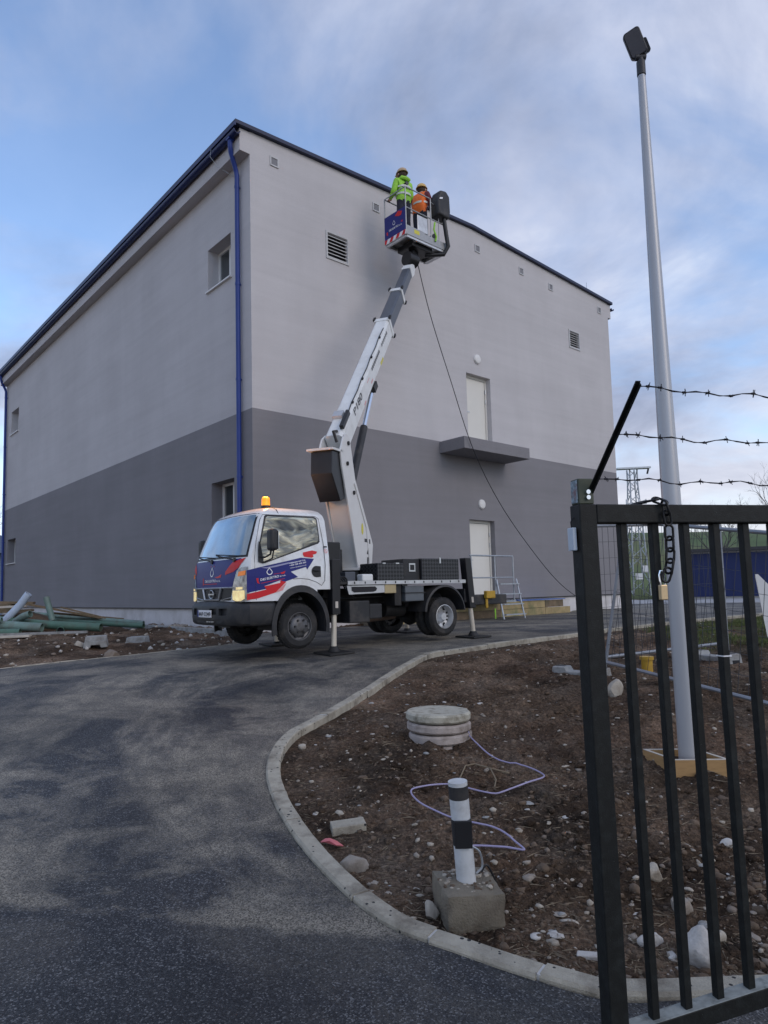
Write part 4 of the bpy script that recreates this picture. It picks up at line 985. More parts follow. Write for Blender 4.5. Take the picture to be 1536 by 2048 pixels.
# mirrors
for sg in (1, -1):
    mb = MB(); mb.box(lambda a, b, c: T(a, b * sg, c), (-0.655, 1.07, 1.545), (-0.53, 1.225, 1.855)); mir = mb.build('mirror', M_BLACKPL, trk, bevel=0.045, seg=4, smooth=True)
    mb = MB(); mb.box(lambda a, b, c: T(a, b * sg, c), (-0.528, 1.085, 1.57), (-0.523, 1.21, 1.83)); mb.build('mirror_glass', M_CHROME, mir)
    mb = MB(); mb.tube([T(-0.60, 1.13 * sg, 1.57), T(-0.60, 1.10 * sg, 1.50), T(-0.63, 1.0 * sg, 1.46), T(-0.655, 0.92 * sg, 1.47)], 0.014, 8); mb.tube([T(-0.56, 1.13 * sg, 1.57), T(-0.57, 1.10 * sg, 1.44), T(-0.62, 0.93 * sg, 1.39)], 0.011, 8); mb.build('mirror_arm', M_BLACKPL, mir, smooth=True)
    mb = MB(); poly_map(mb, [(-0.70, 1.40), (-0.62, 1.375), (-0.615, 1.44), (-0.64, 1.68), (-0.665, 1.70), (-0.69, 1.56)], lambda s, z: T(s, (cw(z) + 0.015) * sg, z), [], zc3); mb.build('mirror_base', M_BLACKPL, mir)
# beacon
mb = MB(); mb.cyl(T(-0.28, 0.42, 2.245), T(-0.28, 0.42, 2.285), 0.078, 0.072, 20); bc = mb.build('beacon', M_BLACK, trk, smooth=True)
mb = MB(); mb.lathe(lambda a, x, y: T(-0.28 + x, 0.42 + y, 2.285 + a), [(0.066, 0), (0.064, 0.09), (0.056, 0.12), (0.042, 0.133), (0.001, 0.137)], 20); mb.build('beacon_dome', M_BEACON, bc, smooth=True)
bl_d = bpy.data.lights.new('beacon_lamp', 'POINT'); bl_d.energy = 20; bl_d.color = (1.0, 0.42, 0.10); bl_d.shadow_soft_size = 0.09
bl_o = bpy.data.objects.new('beacon_lamp', bl_d); COL.objects.link(bl_o); bl_o.location = T(-0.28, 0.42, 2.52)
mb = MB(); mb.tube([T(-0.28, 0.48, 2.25), T(-0.27, 0.60, 2.242), T(-0.27, 0.72, 2.19), T(-0.27, 0.77, 2.13)], 0.006, 5); mb.build('beacon_cable', M_BLACK, bc)
# wheels
def wheel(s, o_out, width, z, sg, rim_out=True, rm=M_RIM):
    """tyre with outer face at o_out; sg = +1 left side"""
    RAD = 0.33
    fr = lambda a, x, y: T(s + x, (o_out - a) * sg, z + y)
    mb = MB(); mb.lathe(fr, [(0.20, 0.012), (0.215, 0.0), (0.285, 0.0), (0.312, 0.018), (RAD, 0.045), (RAD, width - 0.045), (0.312, width - 0.018), (0.285, width), (0.215, width), (0.20, width - 0.012)], 40)
    w = mb.build('wheel', M_TYRE, trk, smooth=True, ang=30)
    mb = MB()
    for k in range(40):                                         # tread blocks
        a = 2 * math.pi * (k + 0.5) / 40
        for c0, c1 in ((0.045, width * 0.42), (width * 0.58, width - 0.045)):
            cs, sn = math.cos(a), math.sin(a); h_ = 0.017
            mb.hexa([fr(c0, RAD * cs - h_ * sn, RAD * sn + h_ * cs), fr(c1, RAD * cs - h_ * sn, RAD * sn + h_ * cs), fr(c1, RAD * cs + h_ * sn, RAD * sn - h_ * cs), fr(c0, RAD * cs + h_ * sn, RAD * sn - h_ * cs),
                     fr(c0, (RAD + .008) * cs - h_ * sn, (RAD + .008) * sn + h_ * cs), fr(c1, (RAD + .008) * cs - h_ * sn, (RAD + .008) * sn + h_ * cs), fr(c1, (RAD + .008) * cs + h_ * sn, (RAD + .008) * sn - h_ * cs), fr(c0, (RAD + .008) * cs + h_ * sn, (RAD + .008) * sn - h_ * cs)])
    mb.build('tread', M_TYRE, w)
    mb = MB()
    if rim_out:   # front: convex disc
        mb.lathe(fr, [(0.208, 0.004), (0.198, 0.004), (0.190, 0.035), (0.165, 0.045), (0.150, 0.010), (0.115, -0.012), (0.085, -0.016), (0.082, -0.020), (0.055, -0.024), (0.001, -0.024)], 32)
    else:         # rear twin: deep dish
        mb.lathe(fr, [(0.208, 0.004), (0.198, 0.002), (0.188, 0.05), (0.175, 0.11), (0.115, 0.12), (0.105, 0.09), (0.07, 0.06), (0.06, 0.03), (0.001, 0.03)], 32)
    rim = mb.build('rim', rm, w, smooth=True, ang=50)
    mb = MB(); rb, dz = (0.098, -0.017) if rim_out else (0.14, 0.105)
    for k in range(6):
        a = 2 * math.pi * k / 6; mb.cyl(fr(dz + 0.01, rb * math.cos(a), rb * math.sin(a)), fr(dz - 0.018, rb * math.cos(a), rb * math.sin(a)), 0.016, n=6)
    mb.build('wheel_nuts', M_CHASSIS, w)
    mb = MB()
    for k in range(8):
        a = 2 * math.pi * (k + 0.5) / 8; q = 0.158 if rim_out else 0.162
        mb.cyl(fr(0.036 if rim_out else 0.118, q * math.cos(a), q * math.sin(a)), fr(0.012 if rim_out else 0.106, q * math.cos(a), q * math.sin(a)), 0.019, n=8)
    mb.build('rim_holes', M_DARKVOID, w)
    return w
WZC = 0.455
for sg in (1, -1):
    wheel(-0.0, 0.90, 0.195, WZC, sg, True)
    wheel(2.95, 0.93, 0.195, WZC + 0.02, sg, False, M_ALU)
    wheel(2.95, 0.68, 0.195, WZC + 0.02, sg, False)
mb = MB(); mb.cyl(T(2.95, -0.7, WZC + 0.02), T(2.95, 0.7, WZC + 0.02), 0.06); mb.build('rear_axle', M_CHASSIS, trk, smooth=True); mb = MB(); mb.lathe(lambda a, x, y: T(2.95 + x, a, WZC + 0.02 + y), [(0.001, -0.2), (0.12, -0.15), (0.17, 0), (0.12, 0.15), (0.001, 0.2)], 16); mb.build('differential', M_CHASSIS, trk, smooth=True); mb = MB(); mb.cyl(T(0, -0.75, WZC - 0.02), T(0, 0.75, WZC - 0.02), 0.05); mb.build('front_axle', M_CHASSIS, trk, smooth=True)
# chassis
mb = MB()
for o in (-0.37, 0.37): mb.box(T, (-0.6, o - 0.035, 0.66), (3.75, o + 0.035, 0.86))
mb.box(T, (0.7, -0.5, 0.86), (2.0, 0.5, 1.0)); mb.build('chassis_frame', M_CHASSIS, trk)
mb = MB(); mb.box(T, (0.95, 0.52, 0.45), (1.35, 0.86, 0.80)); mb.box(T, (1.36, 0.55, 0.50), (1.62, 0.84, 0.74)); mb.build('battery_box', M_BLACKPL, trk, bevel=0.02)
mb = MB(); mb.cyl(T(1.75, 0.25, 0.50), T(2.35, 0.25, 0.53), 0.085, n=16); mb.tube([T(1.0, 0.2, 0.55), T(1.75, 0.25, 0.5)], 0.03, 8); mb.build('exhaust', mat('rusty_steel', (0.12, 0.085, 0.065), 0.6, metal=0.4, var=0.4), trk, smooth=True)
mb = MB(); mb.tube([T(0.9, -0.1, 0.5), T(1.6, -0.05, 0.45), T(2.2, 0.0, 0.5), T(2.8, 0, 0.5)], 0.05, 8); mb.box(T, (0.5, -0.45, 0.42), (1.0, 0.1, 0.7)); mb.build('driveline', M_CHASSIS, trk)
# platform bed with pale edge strip
mb = MB(); mb.box(T, (0.62, -0.93, 1.06), (3.48, 0.93, 1.10)); bed = mb.build('bed', M_CHASSIS, trk)
mb = MB(); mb.box(T, (0.86, 0.931, 1.052), (3.48, 0.945, 1.112)); mb.build('bed_edge', M_ALU, bed)
mb = MB(); mb.box(T, (0.86, -0.945, 1.052), (3.48, -0.931, 1.112)); mb.build('bed_edge', M_ALU, bed)
# cut-out step plate under the bed
mb = MB()
mb.prism([(0.86, 1.04), (1.62, 1.04), (1.62, 0.92), (0.90, 0.90)], lambda s, z, o: T(s, o, z), 0.90, 0.915)
st = mb.build('step_plate', M_ALU, trk)
mb = MB(); mb.prism([(0.95 if i in (0, 1) else 0, 0) for i in range(0)] or [(0.95, 1.02), (1.42, 1.02), (1.46, 0.99), (1.44, 0.95), (1.38, 0.935), (1.0, 0.93), (0.95, 0.96)], lambda s, z, o: T(s, o, z), 0.917, 0.920); mb.build('step_opening', M_DARKVOID, st)
mb = MB(); mb.box(T, (1.62, 0.88, 0.905), (1.86, 0.925, 1.05)); mb.build('side_marker', mat('marker_beige', (0.42, 0.34, 0.19), 0.5), trk, bevel=0.008)
mb = MB(); mb.box(T, (1.86, 0.6, 0.7), (2.0, 0.88, 1.05)); mb.build('bracket', M_CHASSIS, trk)
mb = MB(); mb.box(T, (2.08, 0.62, 0.76), (2.50, 0.90, 1.02)); bx = mb.build('control_box', mat('box_grey', (0.11, 0.125, 0.14), 0.5, var=0.15), trk, bevel=0.015)
mb = MB(); mb.box(T, (2.06, 0.60, 0.895), (2.52, 0.915, 0.91)); mb.build('box_lid', M_BLACKPL, bx)
# tool boxes on the bed
mb = MB(); mb.box(T, (1.50, 0.42, 1.102), (2.06, 0.90, 1.40)); tb = mb.build('tool_box', M_CHEQ, trk, bevel=0.012)
mb = MB(); mb.box(T, (1.60, 0.85, 1.385), (1.66, 0.91, 1.405)); mb.box(T, (1.88, 0.85, 1.385), (1.95, 0.91, 1.405)); mb.build('lid_catch', M_SILVER, tb)
mb = MB(); mb.box(T, (2.10, 0.25, 1.102), (2.47, 0.84, 1.475)); tb2 = mb.build('tool_box', M_BLACKPL, trk, bevel=0.012)
mb = MB(); mb.box(T, (2.22, 0.841, 1.26), (2.36, 0.852, 1.40)); mb.build('socket_plate', M_SILVER, tb2)
mb = MB(); mb.box(T, (2.245, 0.853, 1.285), (2.335, 0.857, 1.375)); mb.build('socket', M_BLACK, tb2)
mb = MB(); mb.box(T, (2.475, 0.30, 1.102), (3.36, 0.90, 1.485)); tb3 = mb.build('tool_box', M_CHEQ, trk, bevel=0.012)
mb = MB(); mb.box(T, (2.88, 0.901, 1.40), (2.91, 0.912, 1.50)); mb.build('lid_catch', M_SILVER, tb3)
mb = MB(); mb.box(T, (2.1, -0.88, 1.102), (3.36, -0.3, 1.40)); mb.build('tool_box', M_BLACKPL, trk, bevel=0.012)
# rear wheel mudguards
for sg in (1, -1):
    mb = MB(); n = 20; vs = []
    for i in range(n + 1):
        a = R(5 + 170 * i / n)
        for r_, o in ((0.49, 0.50), (0.49, 0.955), (0.455, 0.965), (0.455, 0.50)): vs.append(T(2.95 + r_ * math.cos(a), o * sg, WZC + 0.08 + r_ * math.sin(a)))
    mb.add(vs, [(i * 4 + j, i * 4 + (j + 1) % 4, (i + 1) * 4 + (j + 1) % 4, (i + 1) * 4 + j) for i in range(n) for j in range(4)]); mb.build('mudguard', M_BLACKPL, trk, smooth=True)
# rear underrun / step box
mb = MB(); mb.box(T, (3.63, 0.25, 0.65), (4.62, 0.90, 0.83)); mb.box(T, (3.48, -0.9, 0.70), (3.62, 0.9, 0.95)); rb_ = mb.build('rear_carrier', M_BLACKPL, trk, bevel=0.015)
mb = MB(); mb.box(T, (3.98, 0.90, 0.76), (4.22, 0.98, 0.90)); mb.box(T, (4.0, 0.91, 0.58), (4.06, 0.94, 0.76)); mb.build('yellow_valve', M_YELPLAST, rb_, bevel=0.02)
# outriggers
def outrigger(s, o, top, lean, foot_z, sg=1):
    mb = MB(); mb.box(lambda a, b, c: T(a + lean * (1.48 - c), b * sg, c), (s - 0.075, o - 0.075, 0.60), (s + 0.075, o + 0.075, top)); lg = mb.build('outrigger', M_BLACK, trk, bevel=0.012)
    sf_ = s + lean * 0.95; ss = s + lean * 1.40
    mb = MB(); mb.cyl(T(s + lean * 0.8, o * sg, 0.66), T(ss, o * sg, foot_z + 0.09), 0.042, n=14); mb.build('ram', M_CABW if False else M_PALEWOOD if False else mat('ram_cream', (0.66, 0.60, 0.50), 0.3, metal=0.3, var=0.05), lg, smooth=True)
    mb = MB(); mb.cyl(T(ss, o * sg, foot_z + 0.10), T(ss, o * sg, foot_z + 0.02), 0.055, 0.10, n=14); mb.build('foot', M_CHASSIS, lg, smooth=True)
    mb = MB(); mb.box(lambda a, b, c: T(a + lean * (1.48 - c), b * sg, c), (s - 0.025, o + 0.076, 0.70), (s + 0.025, o + 0.080, 0.80)); mb.build('sticker', M_PALEWOOD, lg)
    return T(ss, o * sg, 0)
f1 = outrigger(0.66, 0.86, 1.45, -0.02, 0.02, 1); f2 = outrigger(3.53, 0.90, 1.50, 0.10, 0.085, 1); f3 = outrigger(0.66, 0.86, 1.45, -0.02, 0.02, -1); f4 = outrigger(3.53, 0.90, 1.50, 0.10, 0.085, -1)
for fp, lb in ((f1, 'black square support plate under the outrigger foot just behind the cab'), (f2, 'black square support plate under the outrigger foot at the tail of the truck'),
               (f3, 'black support plate on the far side, seen under the cab between the front wheels'), (f4, 'black support plate at the far rear corner of the truck')):
    z = hh(fp.y); mb = MB()
    mb.box(lambda a, b, c, fp=fp: Vector((fp.x, fp.y, 0)) + TS * a + TO * b + Vector((0, 0, c + hh(fp.y + TS.y * a + TO.y * b))), (-0.23, -0.23, 0.006), (0.23, 0.23, 0.034))
    tag(mb.build('support_plate', M_CHASSIS, bevel=0.006, loc=(fp.x, fp.y, z)), lb, 'plate', 'outrigger support plates')
# black housing between cab and turret
mb = MB(); mb.box(T, (0.64, -0.55, 1.10), (1.02, 0.55, 1.75)); mb.box(T, (0.9, -0.4, 1.1), (1.2, 0.35, 1.65)); mb.build('rear_housing', M_BLACK, trk, bevel=0.02)
# turret, column, boom: all in the vertical plane of the boom
TC_S = 1.70
def BPF(r, lat, z):
    return T(TC_S + 0.8394 * r + 0.5435 * lat, -0.5435 * r + 0.8394 * lat, z)
mb = MB(); mb.cyl(T(TC_S, 0, 1.10), T(TC_S, 0, 1.20), 0.42, n=32); mb.cyl(T(TC_S, 0, 1.20), T(TC_S, 0, 1.30), 0.36, n=32); mb.build('turntable', M_BLACK, trk, smooth=True)
mb = MB(); mb.box(BPF, (-0.42, -0.24, 1.30), (0.42, 0.24, 1.345)); mb.build('turntable_plate', M_COLGREY, trk, bevel=0.006)
# column: web plate between two side cheeks
web = [(-0.30, 1.345), (0.10, 1.345), (-0.55, 3.15), (-0.95, 3.15)]
mb = MB(); mb.hexa([BPF(-0.30, -0.17, 1.345), BPF(0.30, -0.17, 1.345), BPF(0.30, 0.17, 1.345), BPF(-0.30, 0.17, 1.345), BPF(-1.02, -0.17, 3.10), BPF(-0.70, -0.17, 3.10), BPF(-0.70, 0.17, 3.10), BPF(-1.02, 0.17, 3.10)])
colm = mb.build('column', M_COLGREY, trk, bevel=0.008)
cheek = [(-0.34, 1.345), (0.36, 1.345), (0.46, 1.78), (0.20, 2.12), (-0.40, 2.85), (-0.62, 3.50), (-0.76, 3.56), (-0.92, 3.46), (-1.06, 3.22), (-1.0, 2.95), (-0.62, 2.05)]
for l0, l1 in ((-0.20, -0.171), (0.171, 0.20)):
    mb = MB(); mb.prism(cheek, lambda r, z, l: BPF(r, l, z), l0, l1); mb.build('column_cheek', M_COLGREY, colm, bevel=0.005)
mb = MB(); mb.prism([(0.22, 1.40), (0.40, 1.78), (0.16, 2.10), (-0.42, 2.80), (-0.48, 2.76), (0.08, 2.06)], lambda r, z, l: BPF(r, l, z), 0.2005, 0.215); mb.build('cheek_rib', M_COLGREY, colm)
mb = MB()
for r_, z_ in ((-0.72, 3.40), (-0.78, 3.05), (-0.50, 2.60)): mb.cyl(BPF(r_, 0.20, z_), BPF(r_, 0.225, z_), 0.035, n=12)
mb.build('pins', M_CHASSIS, colm, smooth=True)
mb = MB(); n = 16
poly_map(mb, [(-0.10 + 0.055 * math.cos(2 * math.pi * i / n), 2.02 + 0.10 * math.sin(2 * math.pi * i / n)) for i in range(n)], lambda r, z: BPF(r, 0.2025, z)); mb.build('yellow_sticker', M_YELLOW, colm)
mb = MB()
poly_map(mb, [(0.0, 1.80), (0.16, 1.80), (0.16, 1.86), (0.0, 1.86)], lambda r, z: BPF(r, 0.2025, z)); poly_map(mb, [(0.20, 1.78), (0.26, 1.78), (0.26, 1.86), (0.20, 1.86)], lambda r, z: BPF(r, 0.2165, z)); poly_map(mb, [(0.10, 1.60), (0.22, 1.58), (0.19, 1.72), (0.15, 1.66)], lambda r, z: BPF(r, 0.2025, z)); poly_map(mb, [(0.10, 1.40), (0.18, 1.40), (0.20, 1.54), (0.12, 1.54)], lambda r, z: BPF(r, 0.2025, z)); mb.build('black_stickers', M_DECK, colm)
# black counter box hung on the column head, open white rim on top
mb = MB(); mb.prism([(-0.98, 3.20), (-1.34, 3.17), (-1.37, 2.80), (-1.02, 2.40), (-0.82, 2.46)], lambda r, z, l: BPF(r, l, z), -0.20, 0.165); cb = mb.build('counter_box', M_BLACK, trk, bevel=0.012)
mb = MB(); mb.hexa([BPF(-0.95, -0.25, 3.205), BPF(-1.40, -0.25, 3.175), BPF(-1.40, 0.20, 3.175), BPF(-0.95, 0.20, 3.205), BPF(-0.95, -0.25, 3.24), BPF(-1.40, -0.25, 3.21), BPF(-1.40, 0.20, 3.21), BPF(-0.95, 0.20, 3.24)]); mb.build('box_rim', M_COLGREY, cb)
# telescopic boom
J = (-0.72, 3.42); KN = (4.49, 8.93)
bd = Vector((KN[0] - J[0], KN[1] - J[1])); BLEN = bd.length; bd.normalize(); bn = Vector((-bd.y, bd.x))
def BM(a, lat, h_): return BPF(J[0] + bd.x * a + bn.x * h_, lat, J[1] + bd.y * a + bn.y * h_)       # a along the boom, h_ towards its upper side
def boomsec(name, a0, a1, w, h0, h1, mt, cham=0.05):
    mb = MB(); P = [(-w, h0 + cham), (-w + cham, h0), (w - cham, h0), (w, h0 + cham), (w, h1 - cham), (w - cham, h1), (-w + cham, h1), (-w, h1 - cham)]
    mb.prism(P, lambda l, h_, a: BM(a, l, h_), a0, a1); return mb.build(name, mt, trk, bevel=0.004)
b1 = boomsec('boom_base_section', -0.05, 4.18, 0.155, -0.20, 0.19, M_WHITEP, 0.045)
b2 = boomsec('boom_middle_section', 4.18, 5.72, 0.130, -0.165, 0.155, M_BOOMG, 0.04)
b3 = boomsec('boom_top_section', 5.72, 7.05, 0.105, -0.135, 0.12, M_BOOMG, 0.035)
for nm, a, w, h0, h1, pr in (('boom_collar', 4.10, 0.168, -0.215, 0.205, b1), ('boom_collar', 5.66, 0.145, -0.185, 0.175, b2)):
    mb = MB(); P = [(-w, h0), (w, h0), (w, h1), (-w, h1)]; mb.prism(P, lambda l, h_, q: BM(q, l, h_), a, a + 0.12); mb.build(nm, M_WHITEP, pr, bevel=0.01)
    for l in (-w, w):
        for h_ in (h0, h1):
            mb = MB(); mb.box(lambda q, b, c: BM(a + q, l + b, h_ + c), (0.03, -0.022, -0.022), (0.15, 0.022, 0.022)); mb.build('slide_pad', M_CHASSIS, pr)
mb = MB(); mb.prism([(7.0, -0.13), (7.0, 0.13), (7.28, 0.10), (7.44, 0.02), (7.44, -0.10), (7.25, -0.16)], lambda a, h_, l: BM(a, l, h_), -0.115, 0.115); mb.build('boom_head', M_WHITEP, b3, bevel=0.01)
# boom marks
sdm = lambda a, h_: BM(a, 0.158, h_)
mb = MB(); add_text(mb, 'P180', sdm, 0.75, 0.02, 0.62, 0.13, bold=0.02); mb.build('boom_lettering', M_DECK, b1); mb = MB()
for k in range(9): poly_map(mb, [(2.25 + 0.085 * k, 0.05), (2.31 + 0.085 * k, 0.05), (2.31 + 0.085 * k, 0.11), (2.25 + 0.085 * k, 0.11)], sdm)
mb.build('boom_marking', M_DECK, b1); mb = MB()
for k in range(6): poly_map(mb, [(3.20 + 0.10 * k, 0.05), (3.26 + 0.10 * k, 0.05), (3.27 + 0.10 * k, 0.11), (3.21 + 0.10 * k, 0.11)], sdm)
mb.build('boom_marking', M_DECK, b1)
mb = MB(); poly_map(mb, [(1.35, -0.15), (1.50, -0.14), (1.48, -0.11), (1.36, -0.12)], sdm); poly_map(mb, [(2.02, -0.09), (2.16, -0.09), (2.16, -0.05), (2.02, -0.06)], sdm); poly_map(mb, [(1.80, 0.05), (2.0, 0.05), (2.0, 0.065), (1.80, 0.065)], sdm); mb.build('red_logo', M_PINK, b1)
mb = MB(); poly_map(mb, [(2.85, -0.17), (3.10, -0.17), (3.10, -0.11), (2.85, -0.11)], sdm); mb.build('yellow_sticker', M_YELLOW, b1)
# lifting ram
ra, rb2 = (-0.42, 2.55), None
def ramp_pt(a, h_): return (J[0] + bd.x * a + bn.x * h_, J[1] + bd.y * a + bn.y * h_)
top_ = ramp_pt(2.15, -0.26)
pv = lambda q, t: (q[0] + (top_[0] - q[0]) * t, q[1] + (top_[1] - q[1]) * t)
lo = (-0.42, 2.62); mid = pv(lo, 0.60)
mb = MB(); mb.cyl(BPF(lo[0], 0.10, lo[1]), BPF(mid[0], 0.10, mid[1]), 0.07, n=16); rm_ = mb.build('lift_ram', M_BLACKPL, trk, smooth=True)
mb = MB(); mb.cyl(BPF(mid[0], 0.10, mid[1]), BPF(top_[0], 0.10, top_[1]), 0.042, n=14); mb.build('ram_rod', M_CHROME, rm_, smooth=True)
mb = MB(); mb.box(BM, (2.05, 0.02, -0.30), (2.28, 0.18, -0.18)); mb.build('ram_bracket', M_BLACKPL, rm_)
mb = MB(); mb.tube([BM(0.15, 0.12, 0.22), BM(0.4, 0.14, 0.26), BM(0.62, 0.10, 0.22)], 0.03, 8); mb.box(BM, (0.10, 0.10, 0.20), (0.55, 0.17, 0.27)); mb.tube([BM(0.05, 0.05, 0.2), BM(-0.1, 0.06, 0.30), BM(-0.2, 0.1, 0.15)], 0.025, 8); mb.build('hoses', M_BLACK, b1, smooth=True)
mb = MB(); mb.box(BM, (0.45, -0.13, 0.19), (0.62, 0.05, 0.25)); mb.build('boom_bracket', M_ALU, b1, bevel=0.006)
# hoses, canister and small fittings on the bed
rq = random.Random(8)
for k in range(4):
    a0 = T(0.70 + 0.03 * k, 0.70 + 0.03 * k, 1.30 - 0.05 * k); a1 = T(1.45 + 0.05 * k, 0.30, 1.14)
    mb = MB(); mb.tube(catmull([a0, T(0.84 + 0.03 * k, 0.80, 1.10 + 0.02 * k), T(0.95 + 0.04 * k, 0.82, 0.92 - 0.03 * k), T(1.15, 0.66, 1.12), a1], 5), 0.013, 6); mb.build('hydraulic_hose', M_BLACK, trk, smooth=True)
mb = MB(); mb.box(T, (1.20, 0.72, 1.101), (1.42, 0.88, 1.22)); mb.build('white_canister', M_WHITEP, trk, bevel=0.02)
mb = MB(); mb.box(T, (0.60, 0.62, 1.02), (0.66, 0.84, 1.30)); mb.box(T, (0.92, 0.58, 1.10), (1.12, 0.80, 1.26)); mb.build('valve_block', M_BOOMG, trk, bevel=0.01)
for k in range(12):
    mb = MB(); mb.box(T, (0.98 + 0.21 * k, 0.9455, 1.065), (1.0 + 0.21 * k, 0.950, 1.10)); mb.build('edge_rivet', M_CHASSIS, bed)
mb = MB(); mb.tube([T(0.60, 0.60, 0.88), T(1.0, 0.62, 0.84), T(1.9, 0.60, 0.86), T(2.5, 0.62, 0.84)], 0.016, 6); mb.build('air_line', M_BLACKPL, trk, smooth=True)
mb = MB(); mb.cyl(T(1.98, 0.40, 0.62), T(2.42, 0.40, 0.62), 0.12, n=18); mb.build('air_tank', M_CHASSIS, trk, smooth=True)
for a in (0.9, 1.7, 2.5, 3.3):
    mb = MB(); mb.box(BM, (a, 0.10, 0.19), (a + 0.05, 0.14, 0.215)); mb.build('hose_clip', M_CHASSIS, b1)
mb = MB(); mb.tube([BM(0.3, 0.12, 0.215)] + [BM(0.5 + 0.4 * k, 0.12 + 0.008 * (-1) ** k, 0.212) for k in range(9)], 0.011, 6); mb.build('boom_cable', M_BLACK, b1, smooth=True)
# basket
BC = BP0 + N2 * 1.5 + D2 * 3.40 + Vector((0, 0, 10.25))                # near left floor corner
def BK(x, y, z): return BC + D2 * x - N2 * y + Vector((0, 0, z))        # x along the wall to the right, y towards the wall
bw, bdp = 1.40, 0.74
mb = MB(); mb.box(BK, (0, 0, -0.02), (bw, bdp, 0.02)); bkf = mb.build('basket_floor', M_ALU, trk)
def skirt(a, b, nm='kick_plate'):
    mb = MB(); mb.box(BK, a, b); return mb.build(nm, M_SKIRT, bkf)
M_SKIRT = mat('basket_grey', (0.36, 0.37, 0.38), 0.5, metal=0.5, var=0.12, dirt=(0.2, 0.2, 0.2), dscale=6, damt=0.5)
skirt((0.62, -0.01, -0.09), (bw, 0.0, 0.10)); skirt((0, -0.01, -0.09), (0.62, 0, 0.14)); skirt((bw, 0, -0.09), (bw + 0.01, bdp, 0.14)); skirt((0, bdp, -0.09), (bw, bdp + 0.01, 0.14))
mb = MB(); poly_map(mb, [(0.26, 0.0), (0.44, 0.0), (0.44, 0.10), (0.26, 0.10)], lambda x, z: BK(x, -0.012, z)); mb.build('warning_sticker', M_YELLOW, bkf)
# navy side panel with logo and warning stripes
mb = MB(); mb.box(BK, (-0.02, 0.0, 0.02), (-0.002, bdp, 0.60)); sp_ = mb.build('side_panel', M_NAVY, trk)
sx = lambda y, z: BK(-0.024, bdp - y, z)
mb = MB(); add_text(mb, 'D&S ELEKTRO s.r.o.', sx, 0.16, 0.19, 0.46, 0.05, 0.0, 0.015); ring2d(mb, drop(0.34, 0.34, 0.09, 0.14), 0.25, sx); mb.build('panel_lettering', M_DECW, sp_)
mb = MB(); poly_map(mb, [(0.38, 0.50), (0.50, 0.58), (0.64, 0.52), (0.60, 0.44), (0.52, 0.44)], sx); poly_map(mb, [(0.07, 0.20), (0.12, 0.20), (0.12, 0.11), (0.08, 0.12)], sx); poly_map(mb, [(0.58, 0.28), (0.65, 0.30), (0.64, 0.25)], sx); mb.build('red_mark', M_RED, sp_)
mb = MB(); mb2 = MB()
mb.box(BK, (-0.022, 0.0, -0.09), (-0.002, bdp, 0.02)); stw = mb.build('stripe_panel', M_DECW, trk)
for k in range(4):
    y0 = -0.06 + k * 0.22; poly_map(mb2, [(max(0, y0), -0.088), (min(bdp, y0 + 0.11), -0.088), (min(bdp, y0 + 0.17), 0.018), (max(0, y0 + 0.06), 0.018)], sx)
mb2.build('red_stripes', M_RED, stw)
# rails
def rail(pts, r=0.018): 
    mb = MB(); mb.tube([BK(*p) for p in pts], r * 0.9, 8); return mb.build('guard_rail', M_SKIRT, bkf, smooth=True)
rail([(0, 0, 1.1), (bw * 0.62, 0, 1.1)]); rail([(bw * 0.62, 0, 1.1), (bw * 0.62, 0, 0.0)]); rail([(0, 0, 1.1), (0, bdp, 1.1), (bw, bdp, 1.1)]); rail([(0, 0, 0.58), (bw, 0, 0.58)]); rail([(0, 0, -0.05), (0, 0, 1.1)])
rail([(0, bdp, 0), (0, bdp, 1.1)]); rail([(bw, 0, 0), (bw, 0, 0.62)]); rail([(bw, bdp, 0), (bw, bdp, 1.1)]); rail([(bw * 0.82, 0, 0.0), (bw * 0.82, 0, 0.95), (bw * 0.62, 0, 1.02)], 0.014); rail([(0, bdp, 0.58), (bw, bdp, 0.58)])
mb = MB(); mb.box(BK, (bw * 0.30, 0.02, 0.14), (bw * 0.55, 0.05, 0.55)); mb.build('door_panel', M_ALU, bkf, bevel=0.01)
mb = MB(); mb.box(BK, (bw, 0.35, 0.14), (bw + 0.02, bdp, 0.55)); mb.build('end_panel', mat('panel_grey', (0.18, 0.18, 0.2), 0.6), bkf)
# underframe
mb = MB(); mb.bar(BK(0.03, 0.03, -0.12), BK(bw - 0.03, 0.03, -0.12), 0.05, 0.06); mb.bar(BK(0.03, bdp - 0.03, -0.12), BK(bw - 0.03, bdp - 0.03, -0.12), 0.05, 0.06); mb.bar(BK(0.03, 0.03, -0.12), BK(0.03, bdp - 0.03, -0.12), 0.05, 0.06); mb.bar(BK(bw - 0.03, 0.03, -0.12), BK(bw - 0.03, bdp - 0.03, -0.12), 0.12, 0.06)
mb.bar(BK(0.35, 0.03, -0.13), BK(0.35, bdp - 0.03, -0.13), 0.06, 0.06); mb.build('underframe', M_ALU, bkf)
mb = MB(); mb.box(BK, (0.30, 0.10, -0.24), (1.0, bdp - 0.10, -0.10)); mb.build('floor_beam', M_BLACK, bkf, bevel=0.02)
mb = MB(); kp = BPF(KN[0], 0, KN[1]); mb.cyl(kp - D2 * 0.15 + Vector((0, 0, 0.10)), kp + D2 * 0.15 + Vector((0, 0, 0.10)), 0.17, n=24)
mb.bar(kp + Vector((0, 0, 0.1)), BK(0.62, 0.35, -0.15), 0.14, 0.2); mb.build('rotator', M_BLACK, trk, smooth=True)
